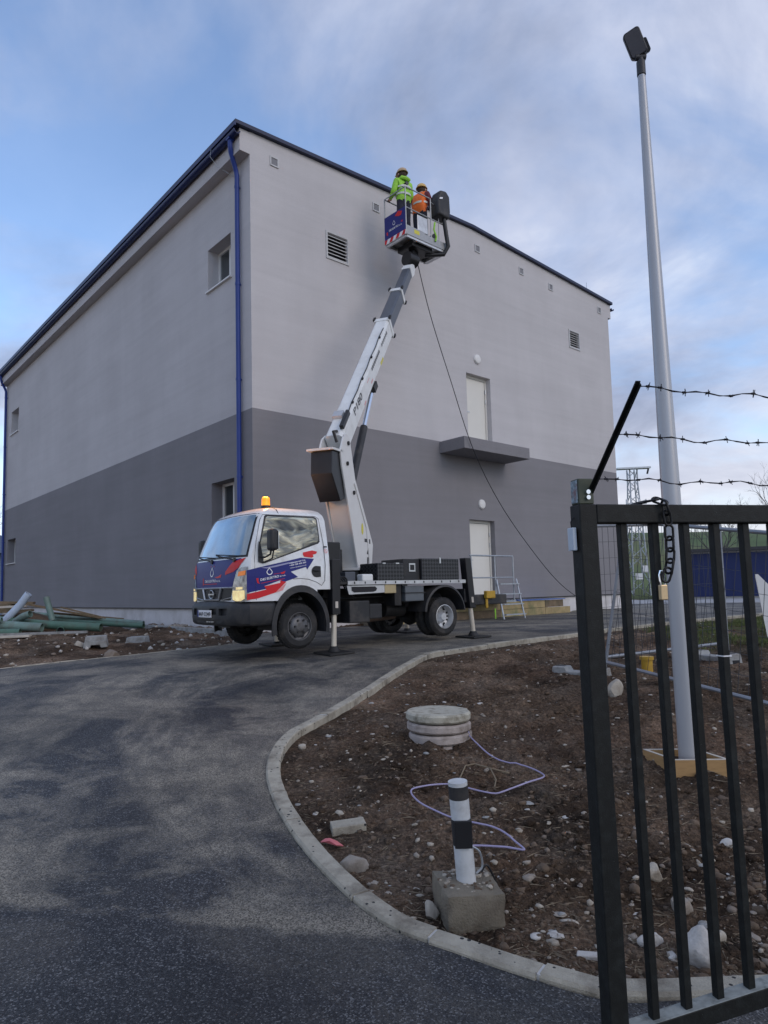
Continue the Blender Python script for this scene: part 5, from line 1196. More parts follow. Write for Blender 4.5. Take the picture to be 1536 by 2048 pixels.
# padded control cover at the right front
cov = [(0.0, 0.0), (0.46, -0.02), (0.50, 0.18), (0.46, 0.60), (0.30, 0.72), (0.06, 0.68), (-0.06, 0.40)]
mb = MB(); mb.prism([(bw * 0.72 + x * 0.86 + z * 0.06, 0.70 + z * 0.98) for x, z in cov], lambda x, z, y: BK(x, y, z), -0.16, 0.16); cv = mb.build('control_cover', M_BLACKPL, bkf, bevel=0.06, seg=4, smooth=True)
mb = MB(); poly_map(mb, [(bw * 0.73, 1.08), (bw * 0.81, 1.12), (bw * 0.82, 1.17), (bw * 0.74, 1.13)], lambda x, z: BK(x, -0.175, z)); mb.build('cover_label', M_DECW, cv)
mb = MB(); mb.tube([BK(bw * 0.92, -0.05, 0.75), BK(bw * 0.93, -0.10, 0.3), BK(bw * 0.99, -0.08, 0.0), BK(bw * 0.93, 0.0, -0.20), BK(0.9, 0.25, -0.25)], 0.055, 10); mb.build('hose_bundle', M_BLACK, bkf, smooth=True)
mb = MB(); mb.tube([BK(bw * 0.70, -0.03, 0.02), BK(bw * 0.72, -0.04, 0.15), BK(bw * 0.66, -0.04, 0.30), BK(bw * 0.69, -0.04, 0.5)], 0.022, 8); mb.build('green_strap', M_HIVISG, bkf, smooth=True)

# ------------------------------------------------------------------ people in the basket
def person(name, label, base, face, J_, mats, assign, hat, hat_tilt=0.0):
    """J_: joint name -> (x right, y forward, z up); one continuous skinned body"""
    f = Vector((face[0], face[1], 0)).normalized(); rgt = Vector((f.y, -f.x, 0))
    edges = [('pelvis', 'waist'), ('waist', 'chest'), ('chest', 'neck'), ('neck', 'head'), ('head', 'crown'), ('head', 'nose'),
             ('chest', 'lsh'), ('lsh', 'lel'), ('lel', 'lwr'), ('lwr', 'lpa'), ('chest', 'rsh'), ('rsh', 'rel'), ('rel', 'rwr'), ('rwr', 'rpa'),
             ('pelvis', 'lhi'), ('lhi', 'lkn'), ('lkn', 'lan'), ('lan', 'lto'), ('pelvis', 'rhi'), ('rhi', 'rkn'), ('rkn', 'ran'), ('ran', 'rto')]
    rad = dict(pelvis=(.165, .125), waist=(.185, .15), chest=(.205, .16), neck=(.065, .065), head=(.092, .105), crown=(.07, .08), nose=(.02, .02), lsh=(.10, .10), lel=(.072, .072), lwr=(.042, .042), lpa=(.042, .028),
               lhi=(.10, .11), lkn=(.075, .08), lan=(.06, .065), lto=(.05, .045))
    for k in list(rad):
        if k[0] == 'l': rad['r' + k[1:]] = rad[k]
    P = dict(J_)
    for sd_, sg in (('l', -1), ('r', 1)):                         # five fingers per hand
        w_, p_ = Vector(P[sd_ + 'wr']), Vector(P[sd_ + 'pa']); d = (p_ - w_).normalized(); sv_ = d.cross(Vector((0, 0, 1)))
        sv_ = sv_.normalized() if sv_.length > .1 else Vector((1, 0, 0))
        for k, (off, ln) in enumerate(((-.03, .065), (-.01, .08), (.01, .085), (.03, .07))):
            a = p_ + sv_ * off + d * 0.02; P['%sf%da' % (sd_, k)] = tuple(a); P['%sf%db' % (sd_, k)] = tuple(a + d * ln * .6 + Vector((0, 0, -ln * .3)))
            rad['%sf%da' % (sd_, k)] = rad['%sf%db' % (sd_, k)] = (.010, .010); edges += [(sd_ + 'pa', '%sf%da' % (sd_, k)), ('%sf%da' % (sd_, k), '%sf%db' % (sd_, k))]
        th_ = w_ * .6 + p_ * .4; P[sd_ + 'th'] = tuple(th_ + sv_ * -.055 * sg + d * .03); rad[sd_ + 'th'] = (.011, .011); edges.append((sd_ + 'wr', sd_ + 'th'))
    names = list(P); ix = {n: i for i, n in enumerate(names)}
    me = bpy.data.meshes.new(name)
    me.from_pydata([tuple(P[n]) for n in names], [(ix[a], ix[b]) for a, b in edges], [])
    o = bpy.data.objects.new('body', me); COL.objects.link(o)
    o.modifiers.new('skin', 'SKIN')
    for n, i in ix.items(): me.skin_vertices[0].data[i].radius = rad[n]; me.skin_vertices[0].data[i].use_root = (n == 'pelvis')
    sb = o.modifiers.new('sub', 'SUBSURF'); sb.levels = 2; sb.render_levels = 2
    dg = bpy.context.evaluated_depsgraph_get(); m2 = bpy.data.meshes.new_from_object(o.evaluated_get(dg))
    bpy.data.objects.remove(o)
    for mm in mats: m2.materials.append(mm)
    for p in m2.polygons: p.material_index = assign(p.center); p.use_smooth = True
    rt_ = thing(name, label, 'person', tuple(base), math.atan2(f.y, f.x) - math.pi / 2, 'workers in the basket')
    body = bpy.data.objects.new('body', m2); COL.objects.link(body); body.parent = rt_; WM[body] = WM[rt_]
    fr = lambda x, y, z: WM[rt_] @ Vector((x, y, z))
    hx, hy, hz_ = P['head']; cz = hz_ + 0.045
    mb = MB(); mb.lathe(lambda a, x, y: fr(hx + x, hy + y * 1.12 - 0.01, cz + a), [(0.135, -0.012), (0.148, -0.005), (0.135, 0.004), (0.128, 0.03), (0.112, 0.075), (0.075, 0.108), (0.001, 0.122)], 24)
    mb.prism([(-0.10, 0.10), (0.10, 0.10), (0.085, 0.175), (0.0, 0.20), (-0.085, 0.175)], lambda x, y, z: fr(hx + x, hy + y, cz + z), -0.012, -0.002); mb.build('hard_hat', hat, rt_, smooth=True)
    mb = MB(); mb.lathe(lambda a, x, y: fr(hx + x, hy - 0.02 + y, cz - 0.02 - a), [(0.10, 0.0), (0.112, 0.02), (0.108, 0.06), (0.08, 0.10)], 18); mb.build('hair', M_HAIR, rt_, smooth=True)
    for e in (-1, 1):
        mb = MB(); mb.cyl(fr(hx + e * 0.036, hy + 0.088, hz_ + 0.0), fr(hx + e * 0.036, hy + 0.108, hz_ + 0.0), 0.012, n=8); mb.build('eye', M_DECK, rt_)
        mb = MB(); mb.cyl(fr(hx + e * 0.09, hy, hz_ - 0.01), fr(hx + e * 0.118, hy - 0.01, hz_ - 0.008), 0.03, 0.022, n=10); mb.build('ear', M_SKIN, rt_)
    mb = MB(); mb.box(lambda a, b, c: fr(hx + a, hy + b, hz_ + c), (-0.028, 0.09, -0.062), (0.028, 0.104, -0.052)); mb.build('mouth', mat('lips', (0.35, 0.14, 0.12), 0.6), rt_)
    return rt_, fr, P
stand = dict(pelvis=(0, 0, .98), waist=(0, .0, 1.14), chest=(0, .02, 1.36), neck=(0, .03, 1.53), head=(0, .05, 1.66), crown=(0, .045, 1.75), nose=(0, .155, 1.65),
             lsh=(-.20, .02, 1.42), lel=(-.27, .04, 1.15), lwr=(-.22, .26, 1.08), lpa=(-.20, .34, 1.09), rsh=(.20, .02, 1.42), rel=(.27, .04, 1.15), rwr=(.22, .26, 1.08), rpa=(.20, .34, 1.09),
             lhi=(-.10, 0, .90), lkn=(-.12, .03, .50), lan=(-.13, 0, .09), lto=(-.14, .14, .045), rhi=(.10, 0, .90), rkn=(.12, .03, .50), ran=(.13, 0, .09), rto=(.14, .14, .045))
def as1(c):
    if c.z > 1.545: return 3
    if c.z < 0.13: return 2
    if c.z < 0.93: return 1
    if abs(c.x) > 0.14 and c.y > 0.24 and c.z < 1.2: return 3
    return 0
p1 = BK(0.28, 0.34, 0.022)
r1, fr1, P1 = person('person', 'worker in a lime green hi-vis jacket seen from behind in the basket', p1, tuple((-N2 * 0.95 + D2 * 0.12)[:2]), stand, [M_HIVISG, M_TROUS, M_BOOT, M_SKIN], as1, M_HAT)
mb = MB()
for z0, wx, wy in ((1.06, .200, .166), (1.24, .206, .172)):
    n = 24; vs = []
    for i in range(n):
        a = 2 * math.pi * i / n
        for z in (z0, z0 + 0.05): vs.append(fr1(wx * 1.02 * math.cos(a), wy * 1.06 * math.sin(a) + 0.01, z))
    mb.add(vs, [(2 * i, 2 * ((i + 1) % n), 2 * ((i + 1) % n) + 1, 2 * i + 1) for i in range(n)])
mb.build('reflective_band', M_REFL, r1, smooth=True)
mb = MB(); mb.tube([fr1(-.12, .02, 1.50), fr1(-.11, -.09, 1.50), fr1(0, -.13, 1.48), fr1(.11, -.09, 1.50), fr1(.12, .02, 1.50)], [0.03, .045, .055, .045, .03], 8); mb.build('hood', M_HIVISG, r1, smooth=True)
mb = MB(); mb.prism([(0.05 * math.cos(2 * math.pi * i / 14) - 0.02, 1.33 + 0.045 * math.sin(2 * math.pi * i / 14)) for i in range(14)], lambda x, z, y: fr1(x, y, z), -0.185, -0.10); mb.build('jacket_print', M_DECK, r1)
stoop = dict(stand); stoop.update(chest=(0, .07, 1.31), neck=(0, .11, 1.47), head=(0, .15, 1.59), crown=(0, .155, 1.68), nose=(0, .255, 1.565), lsh=(-.20, .07, 1.37), lel=(-.25, .20, 1.14), lwr=(-.20, .40, 1.05), lpa=(-.18, .48, 1.05),
                                  rsh=(.20, .07, 1.37), rel=(.27, .10, 1.10), rwr=(.22, .30, 1.00), rpa=(.20, .38, 1.0))
def as2(c):
    if c.z > 1.475: return 3
    if c.z < 0.13: return 2
    if c.z < 0.90: return 1
    if abs(c.x) > 0.15 and c.y > 0.36 and c.z < 1.15: return 3
    if abs(c.x) > 0.185: return 4
    return 0
p2 = BK(0.92, 0.42, 0.022)
r2, fr2, P2 = person('person', 'worker in an orange hi-vis vest and dark red sleeves beside the black control cover', p2, tuple((-N2 * 0.28 + D2 * 0.95)[:2]), stoop, [M_HIVISO, M_TROUS, M_BOOT, M_SKIN, M_SLEEVE], as2, M_HATY)
mb = MB()
n = 24; vs = []
for i in range(n):
    a = 2 * math.pi * i / n
    for z in (1.12, 1.17): vs.append(fr2(.208 * math.cos(a), .175 * math.sin(a) + 0.035, z))
mb.add(vs, [(2 * i, 2 * ((i + 1) % n), 2 * ((i + 1) % n) + 1, 2 * i + 1) for i in range(n)]); mb.build('reflective_band', M_REFL, r2, smooth=True)

# rope from the basket to the ground
rp = catmull([BK(0.75, 0.45, -0.2), BL(4.55, -1.10, 8.6), BL(5.35, -1.0, 7.05), BL(6.20, -0.95, 5.35), BL(7.35, -0.85, 4.0), BL(8.85, -0.75, 2.75), BL(10.4, -0.65, 1.72), BL(12.1, -0.55, 1.02), BL(12.6, -0.5, 0.845), BL(13.4, -0.7, 0.842)], 6)
mb = MB(); mb.tube(rp, 0.010, 6)
tag(mb.build('rope', M_WIRE, smooth=True, loc=tuple(BL(12.6, -0.5, 0.83))), 'thin dark cable hanging from the basket down across the facade', 'cable')

# ------------------------------------------------------------------ steel steps and timber landing at the lower door
stp = thing('access_steps', 'small galvanised steel stair and railing in front of the lower door', 'steps', tuple(BL(7.3, -1.2, 0.82)), YAW)
M_FTUBE = mat('fence_tube', (0.25, 0.27, 0.30), 0.5, metal=0.5, var=0.15)
def pipe(parent, pts, r, mt, nm):
    mb = MB(); mb.tube(pts, r, 8); return mb.build(nm, mt, parent, smooth=True)
for t_ in (5.66, 6.6, 7.37): pipe(stp, [BL(t_, -1.2, 1.30), BL(t_, -1.2, 2.49)], 0.022, M_GALV, 'post')
pipe(stp, [BL(5.6, -1.2, 2.49), BL(7.37, -1.2, 2.49)], 0.022, M_GALV, 'handrail'); pipe(stp, [BL(5.6, -1.2, 1.92), BL(7.37, -1.2, 1.92)], 0.018, M_GALV, 'mid_rail')
pipe(stp, [BL(6.59, -1.25, 1.86), BL(6.33, -1.65, 0.84)], 0.022, M_GALV, 'stringer'); pipe(stp, [BL(7.42, -1.25, 1.88), BL(7.20, -1.65, 0.84)], 0.022, M_GALV, 'stringer')
for k in range(4):
    q = k / 3.6 + 0.05; mb = MB(); mb.box(BL, (6.60 - 0.26 * q, -1.36 - 0.38 * q, 1.80 - 0.95 * q - 0.02), (7.40 - 0.22 * q, -1.22 - 0.38 * q, 1.80 - 0.95 * q + 0.01)); mb.build('tread', M_GALV, stp)
mb = MB(); mb.box(BL, (5.6, -1.22, 1.26), (7.42, -0.02, 1.31)); mb.build('landing', M_GALV, stp)
tim = thing('timber_landing', 'weathered timber and board formwork lying along the foot of the right wall', 'formwork', tuple(BL(7.5, -0.5, 0.82)), YAW)
for k, (a, b) in enumerate(((2.9, 5.2), (5.22, 7.5), (7.52, 9.6), (9.62, 10.9))):
    for j in range(2):
        mb = MB(); z0 = 0.83 + j * 0.215; mb.box(BL, (a, -0.62 + 0.01 * j, z0), (b - (0.35 if j and k == 3 else 0), -0.58, z0 + 0.205)); mb.build('plank', [M_OSB, M_OLDWOOD, M_OSB][(k + j) % 3], tim)
mb = MB(); mb.box(BL, (2.9, -0.56, 0.8), (9.8, -0.03, 1.20)); mb.build('fill', M_CONCD, tim)
mb = MB(); mb.box(BL, (8.3, -0.66, 1.262), (10.6, -0.05, 1.285)); tag(mb.build('blue_sheet', M_BLUETARP, loc=tuple(BL(9.4, -0.4, 1.26))), 'flat blue sheet lying on the timber formwork at the wall foot', 'sheet')
mb = MB(); mb.tube([BL(6.3, -1.4, 0.86), BL(6.3, -1.4, 1.12)], 0.018, 6); tag(mb.build('marker_peg', M_HIVISG, loc=tuple(BL(6.3, -1.4, 0.83))), 'short neon yellow survey peg behind the truck tail', 'peg')

# ------------------------------------------------------------------ street lamp with timber box
PB = Vector((2.335, 5.16, gz(2.335, 5.16)))
lamp = thing('street_lamp', 'tall tapered pale grey lamp pole with a tilted dark floodlight', 'street lamp', (PB.x, PB.y, PB.z))
ptop = Vector((2.312, 5.20, 5.745))
mb = MB(); mb.tube([(PB.x, PB.y, PB.z - 0.15), (PB.x - 0.003, PB.y + 0.005, 1.2), PB.lerp(ptop, 0.40), ptop], [0.072, 0.073, 0.068, 0.030], 28); mb.build('pole', M_POLE, lamp, smooth=True)
mb = MB(); mb.cyl(ptop + Vector((0, 0, -0.005)), ptop + Vector((0, 0, 0.02)), 0.031, 0.026, 20); mb.build('pole_cap', M_SILVER, lamp, smooth=True)
mb = MB(); mb.cyl(ptop + Vector((0, 0, 0.015)), ptop + Vector((0, 0, 0.13)), 0.034, n=16); mb.cyl(ptop + Vector((0, 0, 0.12)), ptop + Vector((0.0, 0, 0.21)), 0.024, n=12); mb.cyl(ptop + Vector((-0.045, 0, 0.17)), ptop + Vector((0.04, 0, 0.17)), 0.026, n=12); mb.build('bracket', M_LAMPH, lamp, smooth=True)
hc = ptop + Vector((-0.045, -0.02, 0.272)); hrot = Matrix.Rotation(R(-20), 3, 'Y') @ Matrix.Rotation(R(-28), 3, 'Z') @ Matrix.Rotation(R(18), 3, 'X')
def HD(x, y, z): return hc + hrot @ Vector((x, y, z))
def rrect(w, h_, r_, n=5):
    P = []
    for cx0, cy0, a0 in ((w - r_, h_ - r_, 0), (-w + r_, h_ - r_, 90), (-w + r_, -h_ + r_, 180), (w - r_, -h_ + r_, 270)):
        for i in range(n): a = R(a0 + 90 * i / (n - 1)); P.append((cx0 + r_ * math.cos(a), cy0 + r_ * math.sin(a)))
    return P
mb = MB(); mb.prism(rrect(0.066, 0.104, 0.026), lambda x, z, y: HD(x, y, z), -0.035, 0.04); hd = mb.build('lamp_head', M_LAMPH, lamp, bevel=0.008, smooth=True)
mb = MB(); mb.prism(rrect(0.057, 0.093, 0.021), lambda x, z, y: HD(x, y, z), -0.040, -0.0365); mb.build('lamp_glass', M_LAMPGL, hd)
mb = MB(); mb.prism(rrect(0.045, 0.055, 0.015), lambda x, z, y: HD(x + 0.045, y, z - 0.05), 0.01, 0.06); mb.build('driver_box', M_LAMPH, hd)
mb = MB(); mb.cyl(ptop + Vector((0, 0, 0.18)), HD(0.03, 0.02, -0.09), 0.022, n=10); mb.build('knuckle', M_LAMPH, hd)
fw = thing('formwork_box', 'yellow timber box frame round the foot of the lamp pole', 'formwork', (PB.x, PB.y, PB.z))
c0 = Vector((2.15, 4.99, 0)); ex = Vector((0.335, -0.02, 0)); ey = Vector((-0.075, 0.30, 0)); ex2, ey2 = ex.normalized(), ey.normalized(); zb, zt = gz(2.3, 5.0) - 0.06, gz(2.3, 5.05) + 0.10
def board(a, b, th, nrm):
    mb = MB(); n_ = nrm * th
    mb.hexa([a + Vector((0, 0, zb)), b + Vector((0, 0, zb)), b + n_ + Vector((0, 0, zb)), a + n_ + Vector((0, 0, zb)), a + Vector((0, 0, zt)), b + Vector((0, 0, zt)), b + n_ + Vector((0, 0, zt)), a + n_ + Vector((0, 0, zt))]); q = mb.build('board', M_WOOD, fw)
    mb = MB(); mb.hexa([v + Vector((0, 0, zt)) for v in (a, b, b + n_, a + n_)] + [v + Vector((0, 0, zt + 0.004)) for v in (a, b, b + n_, a + n_)]); mb.build('pale_edge', M_PALEWOOD, q)
k_ = 1.15
A, B_, C_, D_ = c0, c0 + ex * k_, c0 + ex * k_ + ey * k_, c0 + ey * k_
board(A, B_, 0.022, ey2); board(D_, C_, 0.022, -ey2); board(A + ey2 * 0.023, D_ - ey2 * 0.023, 0.022, ex2); board(B_ + ey2 * 0.023, C_ - ey2 * 0.023, 0.022, -ex2)

# ------------------------------------------------------------------ gate
GP = Vector((0.69, 2.20, 0)); GD = Vector((0.9755, 0.2200, 0)); GN = Vector((0.2200, -0.9755, 0))     # along the gate, towards the camera
def G(a, b, z): return GP + GD * a + GN * b + Vector((0, 0, z))      # a to the right, b towards the camera (front face at b=0)
gate = thing('gate', 'dark green steel bar gate standing open in the right foreground', 'gate', tuple(G(0, 0, 0)), math.atan2(GD.y, GD.x))
GT = 1.915
lean = 0.012
def GLn(a, b, z): return G(a + lean * (GT - z), b, z)
mb = MB(); mb.box(GLn, (0, -0.062, 0.05), (0.062, 0, GT)); mb.build('gate_post', M_GATE, gate, bevel=0.004)
mb = MB(); mb.box(GLn, (0.0625, -0.06, GT - 0.062), (1.9, -0.001, GT)); mb.build('top_rail', M_GATE, gate, bevel=0.004)
brl = lambda a: 0.274 + 0.113 * a
for k in range(9):
    a = 0.155 + k * 0.1185; mb = MB(); mb.box(GLn, (a, -0.045, brl(a) - 0.01), (a + 0.026, -0.017, GT - 0.0625)); mb.build('bar', M_GATE, gate, bevel=0.003)
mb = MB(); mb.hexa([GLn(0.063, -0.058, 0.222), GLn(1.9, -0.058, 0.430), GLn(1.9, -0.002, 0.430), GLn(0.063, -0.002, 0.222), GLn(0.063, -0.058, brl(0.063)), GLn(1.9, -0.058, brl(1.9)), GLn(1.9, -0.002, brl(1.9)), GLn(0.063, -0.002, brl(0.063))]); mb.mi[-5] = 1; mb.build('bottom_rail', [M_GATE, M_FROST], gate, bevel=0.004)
mb = MB(); mb.box(G, (0.004, -0.056, GT + 0.001), (0.058, -0.006, GT + 0.085)); br = mb.build('arm_bracket', M_GATEBR, gate, bevel=0.003)
for z in (0.030, 0.048):
    mb = MB(); mb.cyl(G(0.034, -0.006, GT + z - 0.008), G(0.034, 0.003, GT + z - 0.008), 0.0075, n=10); mb.build('bolt', M_CHROME, br, smooth=True)
stk = mat('sticker_print', (0.20, 0.26, 0.30), 0.5, var=0.9, scale=55, dirt=(0.16, 0.05, 0.05), dscale=30, damt=1.0)
mb = MB(); mb.box(G, (0.001, -0.050, GT + 0.006), (0.003, -0.012, GT + 0.080)); mb.build('sticker', stk, br)
arm0, arm1 = G(0.05, -0.02, GT + 0.04), Vector((0.775, 1.885, 2.222))
mb = MB(); dA = (arm1 - arm0).normalized(); mb.bar(arm0, arm1, 0.014, 0.004, (0, 0, 1)); mb.bar(arm0 + Vector((0.006, 0.001, -0.007)), arm1 + Vector((0.006, 0.001, -0.007)), 0.003, 0.014, (0, 0, 1)); arm = mb.build('wire_arm', M_GATE, gate)
mb = MB(); mb.box(GLn, (-0.018, -0.055, GT - 0.15), (-0.004, -0.02, GT - 0.075)); tg = mb.build('reflector_tag', mat('tag_pale', (0.45, 0.52, 0.60), 0.35), gate, bevel=0.002)
mb = MB(); mb.tube([GLn(-0.010, -0.04, GT - 0.075), GLn(-0.012, -0.04, GT - 0.055), GLn(0.0, -0.04, GT - 0.04)], 0.0018, 5); mb.build('tag_wire', M_WIRE, tg)
tie = MB(); tie.box(GLn, (0.155 + 3 * 0.1185 - 0.002, -0.048, 1.40), (0.155 + 3 * 0.1185 + 0.03, -0.013, 1.404)); tie.build('cable_tie', M_DECW, gate)
# barbed wires
def barbed(a0, sag, endz, label):
    mb = MB(); n = 46; pts = []
    p1 = a0 + GD * 1.8 + Vector((0, 0, endz))
    for i in range(n + 1):
        t = i / n; p = a0.lerp(p1, t); w_ = (0.005 * math.sin(t * 31 + a0.z * 9) + 0.006 * math.sin(t * 67)) * (1 - 0.6 * t) * min(1, t * 14)
        pts.append(p + Vector((0, 0, w_ - sag * 4 * t * (1 - t))))
    for ph_ in (0, math.pi):
        mb.tube([p + Vector((0, 0.0015 * math.sin(i * 1.9 + ph_), 0.0015 * math.cos(i * 1.9 + ph_))) for i, p in enumerate(pts)], 0.0014, 5)
    w0 = thing('barbed_wire', label, 'barbed wire', tuple(a0), 0.0, 'barbed wire strands above the gate')
    mb.build('strand', M_WIRE, w0, smooth=True)
    for k in range(1, 25):
        t = (k - 0.45) / 25; i = int(t * n); c = pts[i]; mb = MB()
        for q in range(2):
            an = random.uniform(0, 3.1); d = (Vector((0.3, 0.2, 0)) * random.uniform(-1, 1) + Vector((0, math.cos(an), math.sin(an)))).normalized() * 0.0115
            mb.tube([c - d + GD * 0.003 * q, c + d + GD * 0.003 * q], 0.0012, 4)
        mb.tube([c - GD * 0.006, c + GD * 0.006], 0.0034, 6); mb.build('barb', M_WIRE, w0)
armp = lambda t: arm0.lerp(arm1, t)
barbed(armp(0.96), 0.012, -0.03, 'topmost strand of barbed wire above the gate'); barbed(armp(0.56), 0.012, -0.02, 'middle strand of barbed wire above the gate'); barbed(armp(0.14), 0.008, -0.005, 'lowest strand of barbed wire just over the gate top rail')
# chain and padlock
ch = thing('chain', 'dark steel chain slung over the gate top rail', 'chain', tuple(G(0.265, 0, GT)))
def link(c, d, side_):
    d = Vector(d).normalized(); s_ = Vector(side_); s_ = (s_ - d * s_.dot(d)).normalized(); n = 14; pts = []
    for i in range(n + 1):
        a = 2 * math.pi * i / n; x, y = math.cos(a), math.sin(a)
        pts.append(Vector(c) + d * (0.0125 * x + (0.0125 if x > 0 else -0.0125)) + s_ * 0.0135 * y)
    mb = MB(); mb.tube(pts, 0.0041, 8, cap=False); mb.build('chain_link', M_CHAIN, ch, smooth=True)
cpath = [G(0.235, -0.052, GT + 0.006), G(0.262, -0.030, GT + 0.012), G(0.288, -0.008, GT + 0.016), G(0.305, 0.010, GT + 0.004), G(0.312, 0.012, GT - 0.030), G(0.316, 0.012, GT - 0.064)]
for i in range(5):
    p, q = cpath[i], cpath[i + 1]; link((p + q) / 2, q - p, GN if i % 2 else GD + Vector((0, 0, 0.3)))
for i, (a_, z_) in enumerate(((0.318, 0.096), (0.318, 0.134), (0.317, 0.172), (0.311, 0.207), (0.300, 0.236))):
    link(G(a_, 0.010, GT - z_), (GD * (-0.08 * i * i * 0.35) + Vector((0, 0, -1))), (GN + GD * 0.35) if i % 2 else GD + GN * 0.2)
pk = thing('padlock', 'small brass padlock hanging from the end of the chain', 'padlock', tuple(G(0.285, 0.005, GT - 0.30)))
mb = MB(); mb.box(G, (0.272, -0.002, GT - 0.318), (0.298, 0.014, GT - 0.268)); mb.build('body', M_BRASS, pk, bevel=0.003)
mb = MB(); mb.tube([G(0.277, 0.006, GT - 0.27), G(0.274, 0.006, GT - 0.235), G(0.278, 0.006, GT - 0.222), G(0.286, 0.006, GT - 0.222), G(0.292, 0.006, GT - 0.235), G(0.293, 0.006, GT - 0.27)], 0.0028, 8); mb.build('shackle', M_CHROME, pk, smooth=True)

# ------------------------------------------------------------------ mobile fence and its concrete feet
def foot(name_label, c, ang, ln=0.66, wd=0.22, hg=0.13):
    ex = Vector((math.cos(ang), math.sin(ang), 0)); ey = Vector((-ex.y, ex.x, 0)); z0 = gz(c[0], c[1]) - 0.01; cc = Vector((c[0], c[1], z0))
    f = lambda x, y, z: cc + ex * x + ey * y + Vector((0, 0, z))
    t = thing('ballast_block', name_label, 'ballast block', tuple(cc), ang, 'concrete fence feet')
    mb = MB(); h2 = hg * 0.62
    prof = [(-ln / 2, 0.0), (-ln / 2 + 0.025, hg), (-ln * 0.24, hg), (-ln * 0.20, h2), (ln * 0.20, h2), (ln * 0.24, hg), (ln / 2 - 0.025, hg), (ln / 2, 0.0)]
    mb.prism(prof, lambda x, z, y: f(x, y, z), -wd / 2, wd / 2); mb.build('block', M_CONC, t, bevel=0.012)
    for x in (-ln * 0.37, ln * 0.37):
        mb = MB(); mb.box(f, (x - 0.06, -0.03, hg - 0.004), (x + 0.06, 0.03, hg + 0.004)); mb.build('socket', M_DARKVOID, t)
    for x in (-ln / 2 + 0.01, ln / 2 - 0.01):
        mb = MB(); mb.box(f, (x - 0.014, -0.05, 0.0), (x + 0.014, 0.05, 0.05)); mb.build('handhold', M_DARKVOID, t)
    return t
foot('grey concrete ballast block lying left of the gate post gap', (2.62, 8.62), R(-42), 0.72, 0.20, 0.14)
foot('grey concrete ballast block with a fence post standing in it, right of the lamp pole', (4.62, 9.30), R(-76), 0.80, 0.20, 0.13)
def fence(label, bl, br_, tl, tr, nv, nh, rad=0.021):
    bl, br_, tl, tr = map(Vector, (bl, br_, tl, tr))
    t = thing('mesh_fence', label, 'fence', tuple(bl))
    for nm, p, q in (('bottom_tube', bl, br_), ('top_tube', tl, tr), ('post', bl - Vector((0, 0, 0.1)), tl), ('post', br_ - Vector((0, 0, 0.1)), tr)): pipe(t, [p, q], rad, M_FTUBE, nm)
    mb = MB()
    for i in range(1, nv):
        a = i / nv; mb.tube([bl.lerp(br_, a), tl.lerp(tr, a)], 0.0028, 4, cap=False)
    for j in range(1, nh):
        a = j / nh; mb.tube([bl.lerp(tl, a), br_.lerp(tr, a)], 0.0028, 4, cap=False)
    q = mb.build('wire_mesh', M_MESHW, t); q['kind'] = 'stuff'
fence('galvanised mesh fence panel standing between the two concrete feet', (2.75, 8.60, 0.74), (5.05, 9.75, 0.80), (2.75, 8.60, 2.40), (5.05, 9.75, 2.50), 26, 8)
fence('galvanised mesh fence panel leaning towards the gate, right behind the lamp pole', (2.86, 8.45, 0.72), (3.95, 5.60, 0.46), (3.14, 8.3, 2.42), (4.15, 5.75, 1.98), 26, 8)
mb = MB(); bb = Vector((6.52, 11.2, gz(6.52, 11.2)))
mb.hexa([bb + Vector(v) for v in ((-0.05, 0, 0), (0.75, -0.25, 0), (0.77, -0.22, 0), (-0.03, 0.03, 0), (-0.16, 0.05, 1.12), (-0.12, 0.04, 1.12), (-0.12, 0.06, 1.12), (-0.16, 0.07, 1.12))])
tag(mb.build('white_board', M_WHITEPVC, loc=tuple(bb)), 'white pointed board standing at the right edge behind the gate', 'board')

# ------------------------------------------------------------------ manhole, marker post, cable, bits on the soil
mh = thing('manhole', 'round concrete manhole of stacked rings standing out of the earth', 'manhole', (0.60, 6.18, gz(0.6, 6.18)))
MZ = 0.350
def ring(nm, z0, z1, r_, mt, dx=0.0, dy=0.0, tilt=0.0):
    mb = MB(); e = 0.016
    mb.lathe(lambda a, x, y: Vector((0.595 + dx + x, 6.19 + dy + y, MZ + a + tilt * x)), [(0.001, z0), (r_ - e, z0), (r_, z0 + e), (r_, z1 - e), (r_ - e, z1), (0.001, z1)], 44); return mb.build(nm, mt, mh, smooth=True)
ring('ring', -0.14, -0.038, 0.262, M_RING, 0.02, 0); ring('ring', -0.03, 0.05, 0.280, M_RING, 0.01, 0.0, 0.02); ring('ring', 0.062, 0.138, 0.283, M_RING, 0.0, 0.0, -0.015); ring('cover', 0.15, 0.225, 0.286, M_RINGTOP, -0.004, 0, -0.01)
ring('ring_core', -0.15, 0.15, 0.22, M_CLOD)
mp_ = thing('marker_post', 'short white pipe post with black bands set in a dirty concrete block', 'post', (0.465, 3.52, gz(0.465, 3.5)))
ca = R(-4); bz0 = gz(0.45, 3.45) - 0.10; bzt = 0.205
bx0 = Vector((0.452, 3.52, 0)); bex = Vector((math.cos(R(8)), math.sin(R(8)), 0)); bey = Vector((-bex.y, bex.x, 0))
mb = MB(); n = 8; bm = bmesh.new()
bmesh.ops.create_cube(bm, size=1.0); bmesh.ops.subdivide_edges(bm, edges=bm.edges[:], cuts=7, use_grid_fill=True)
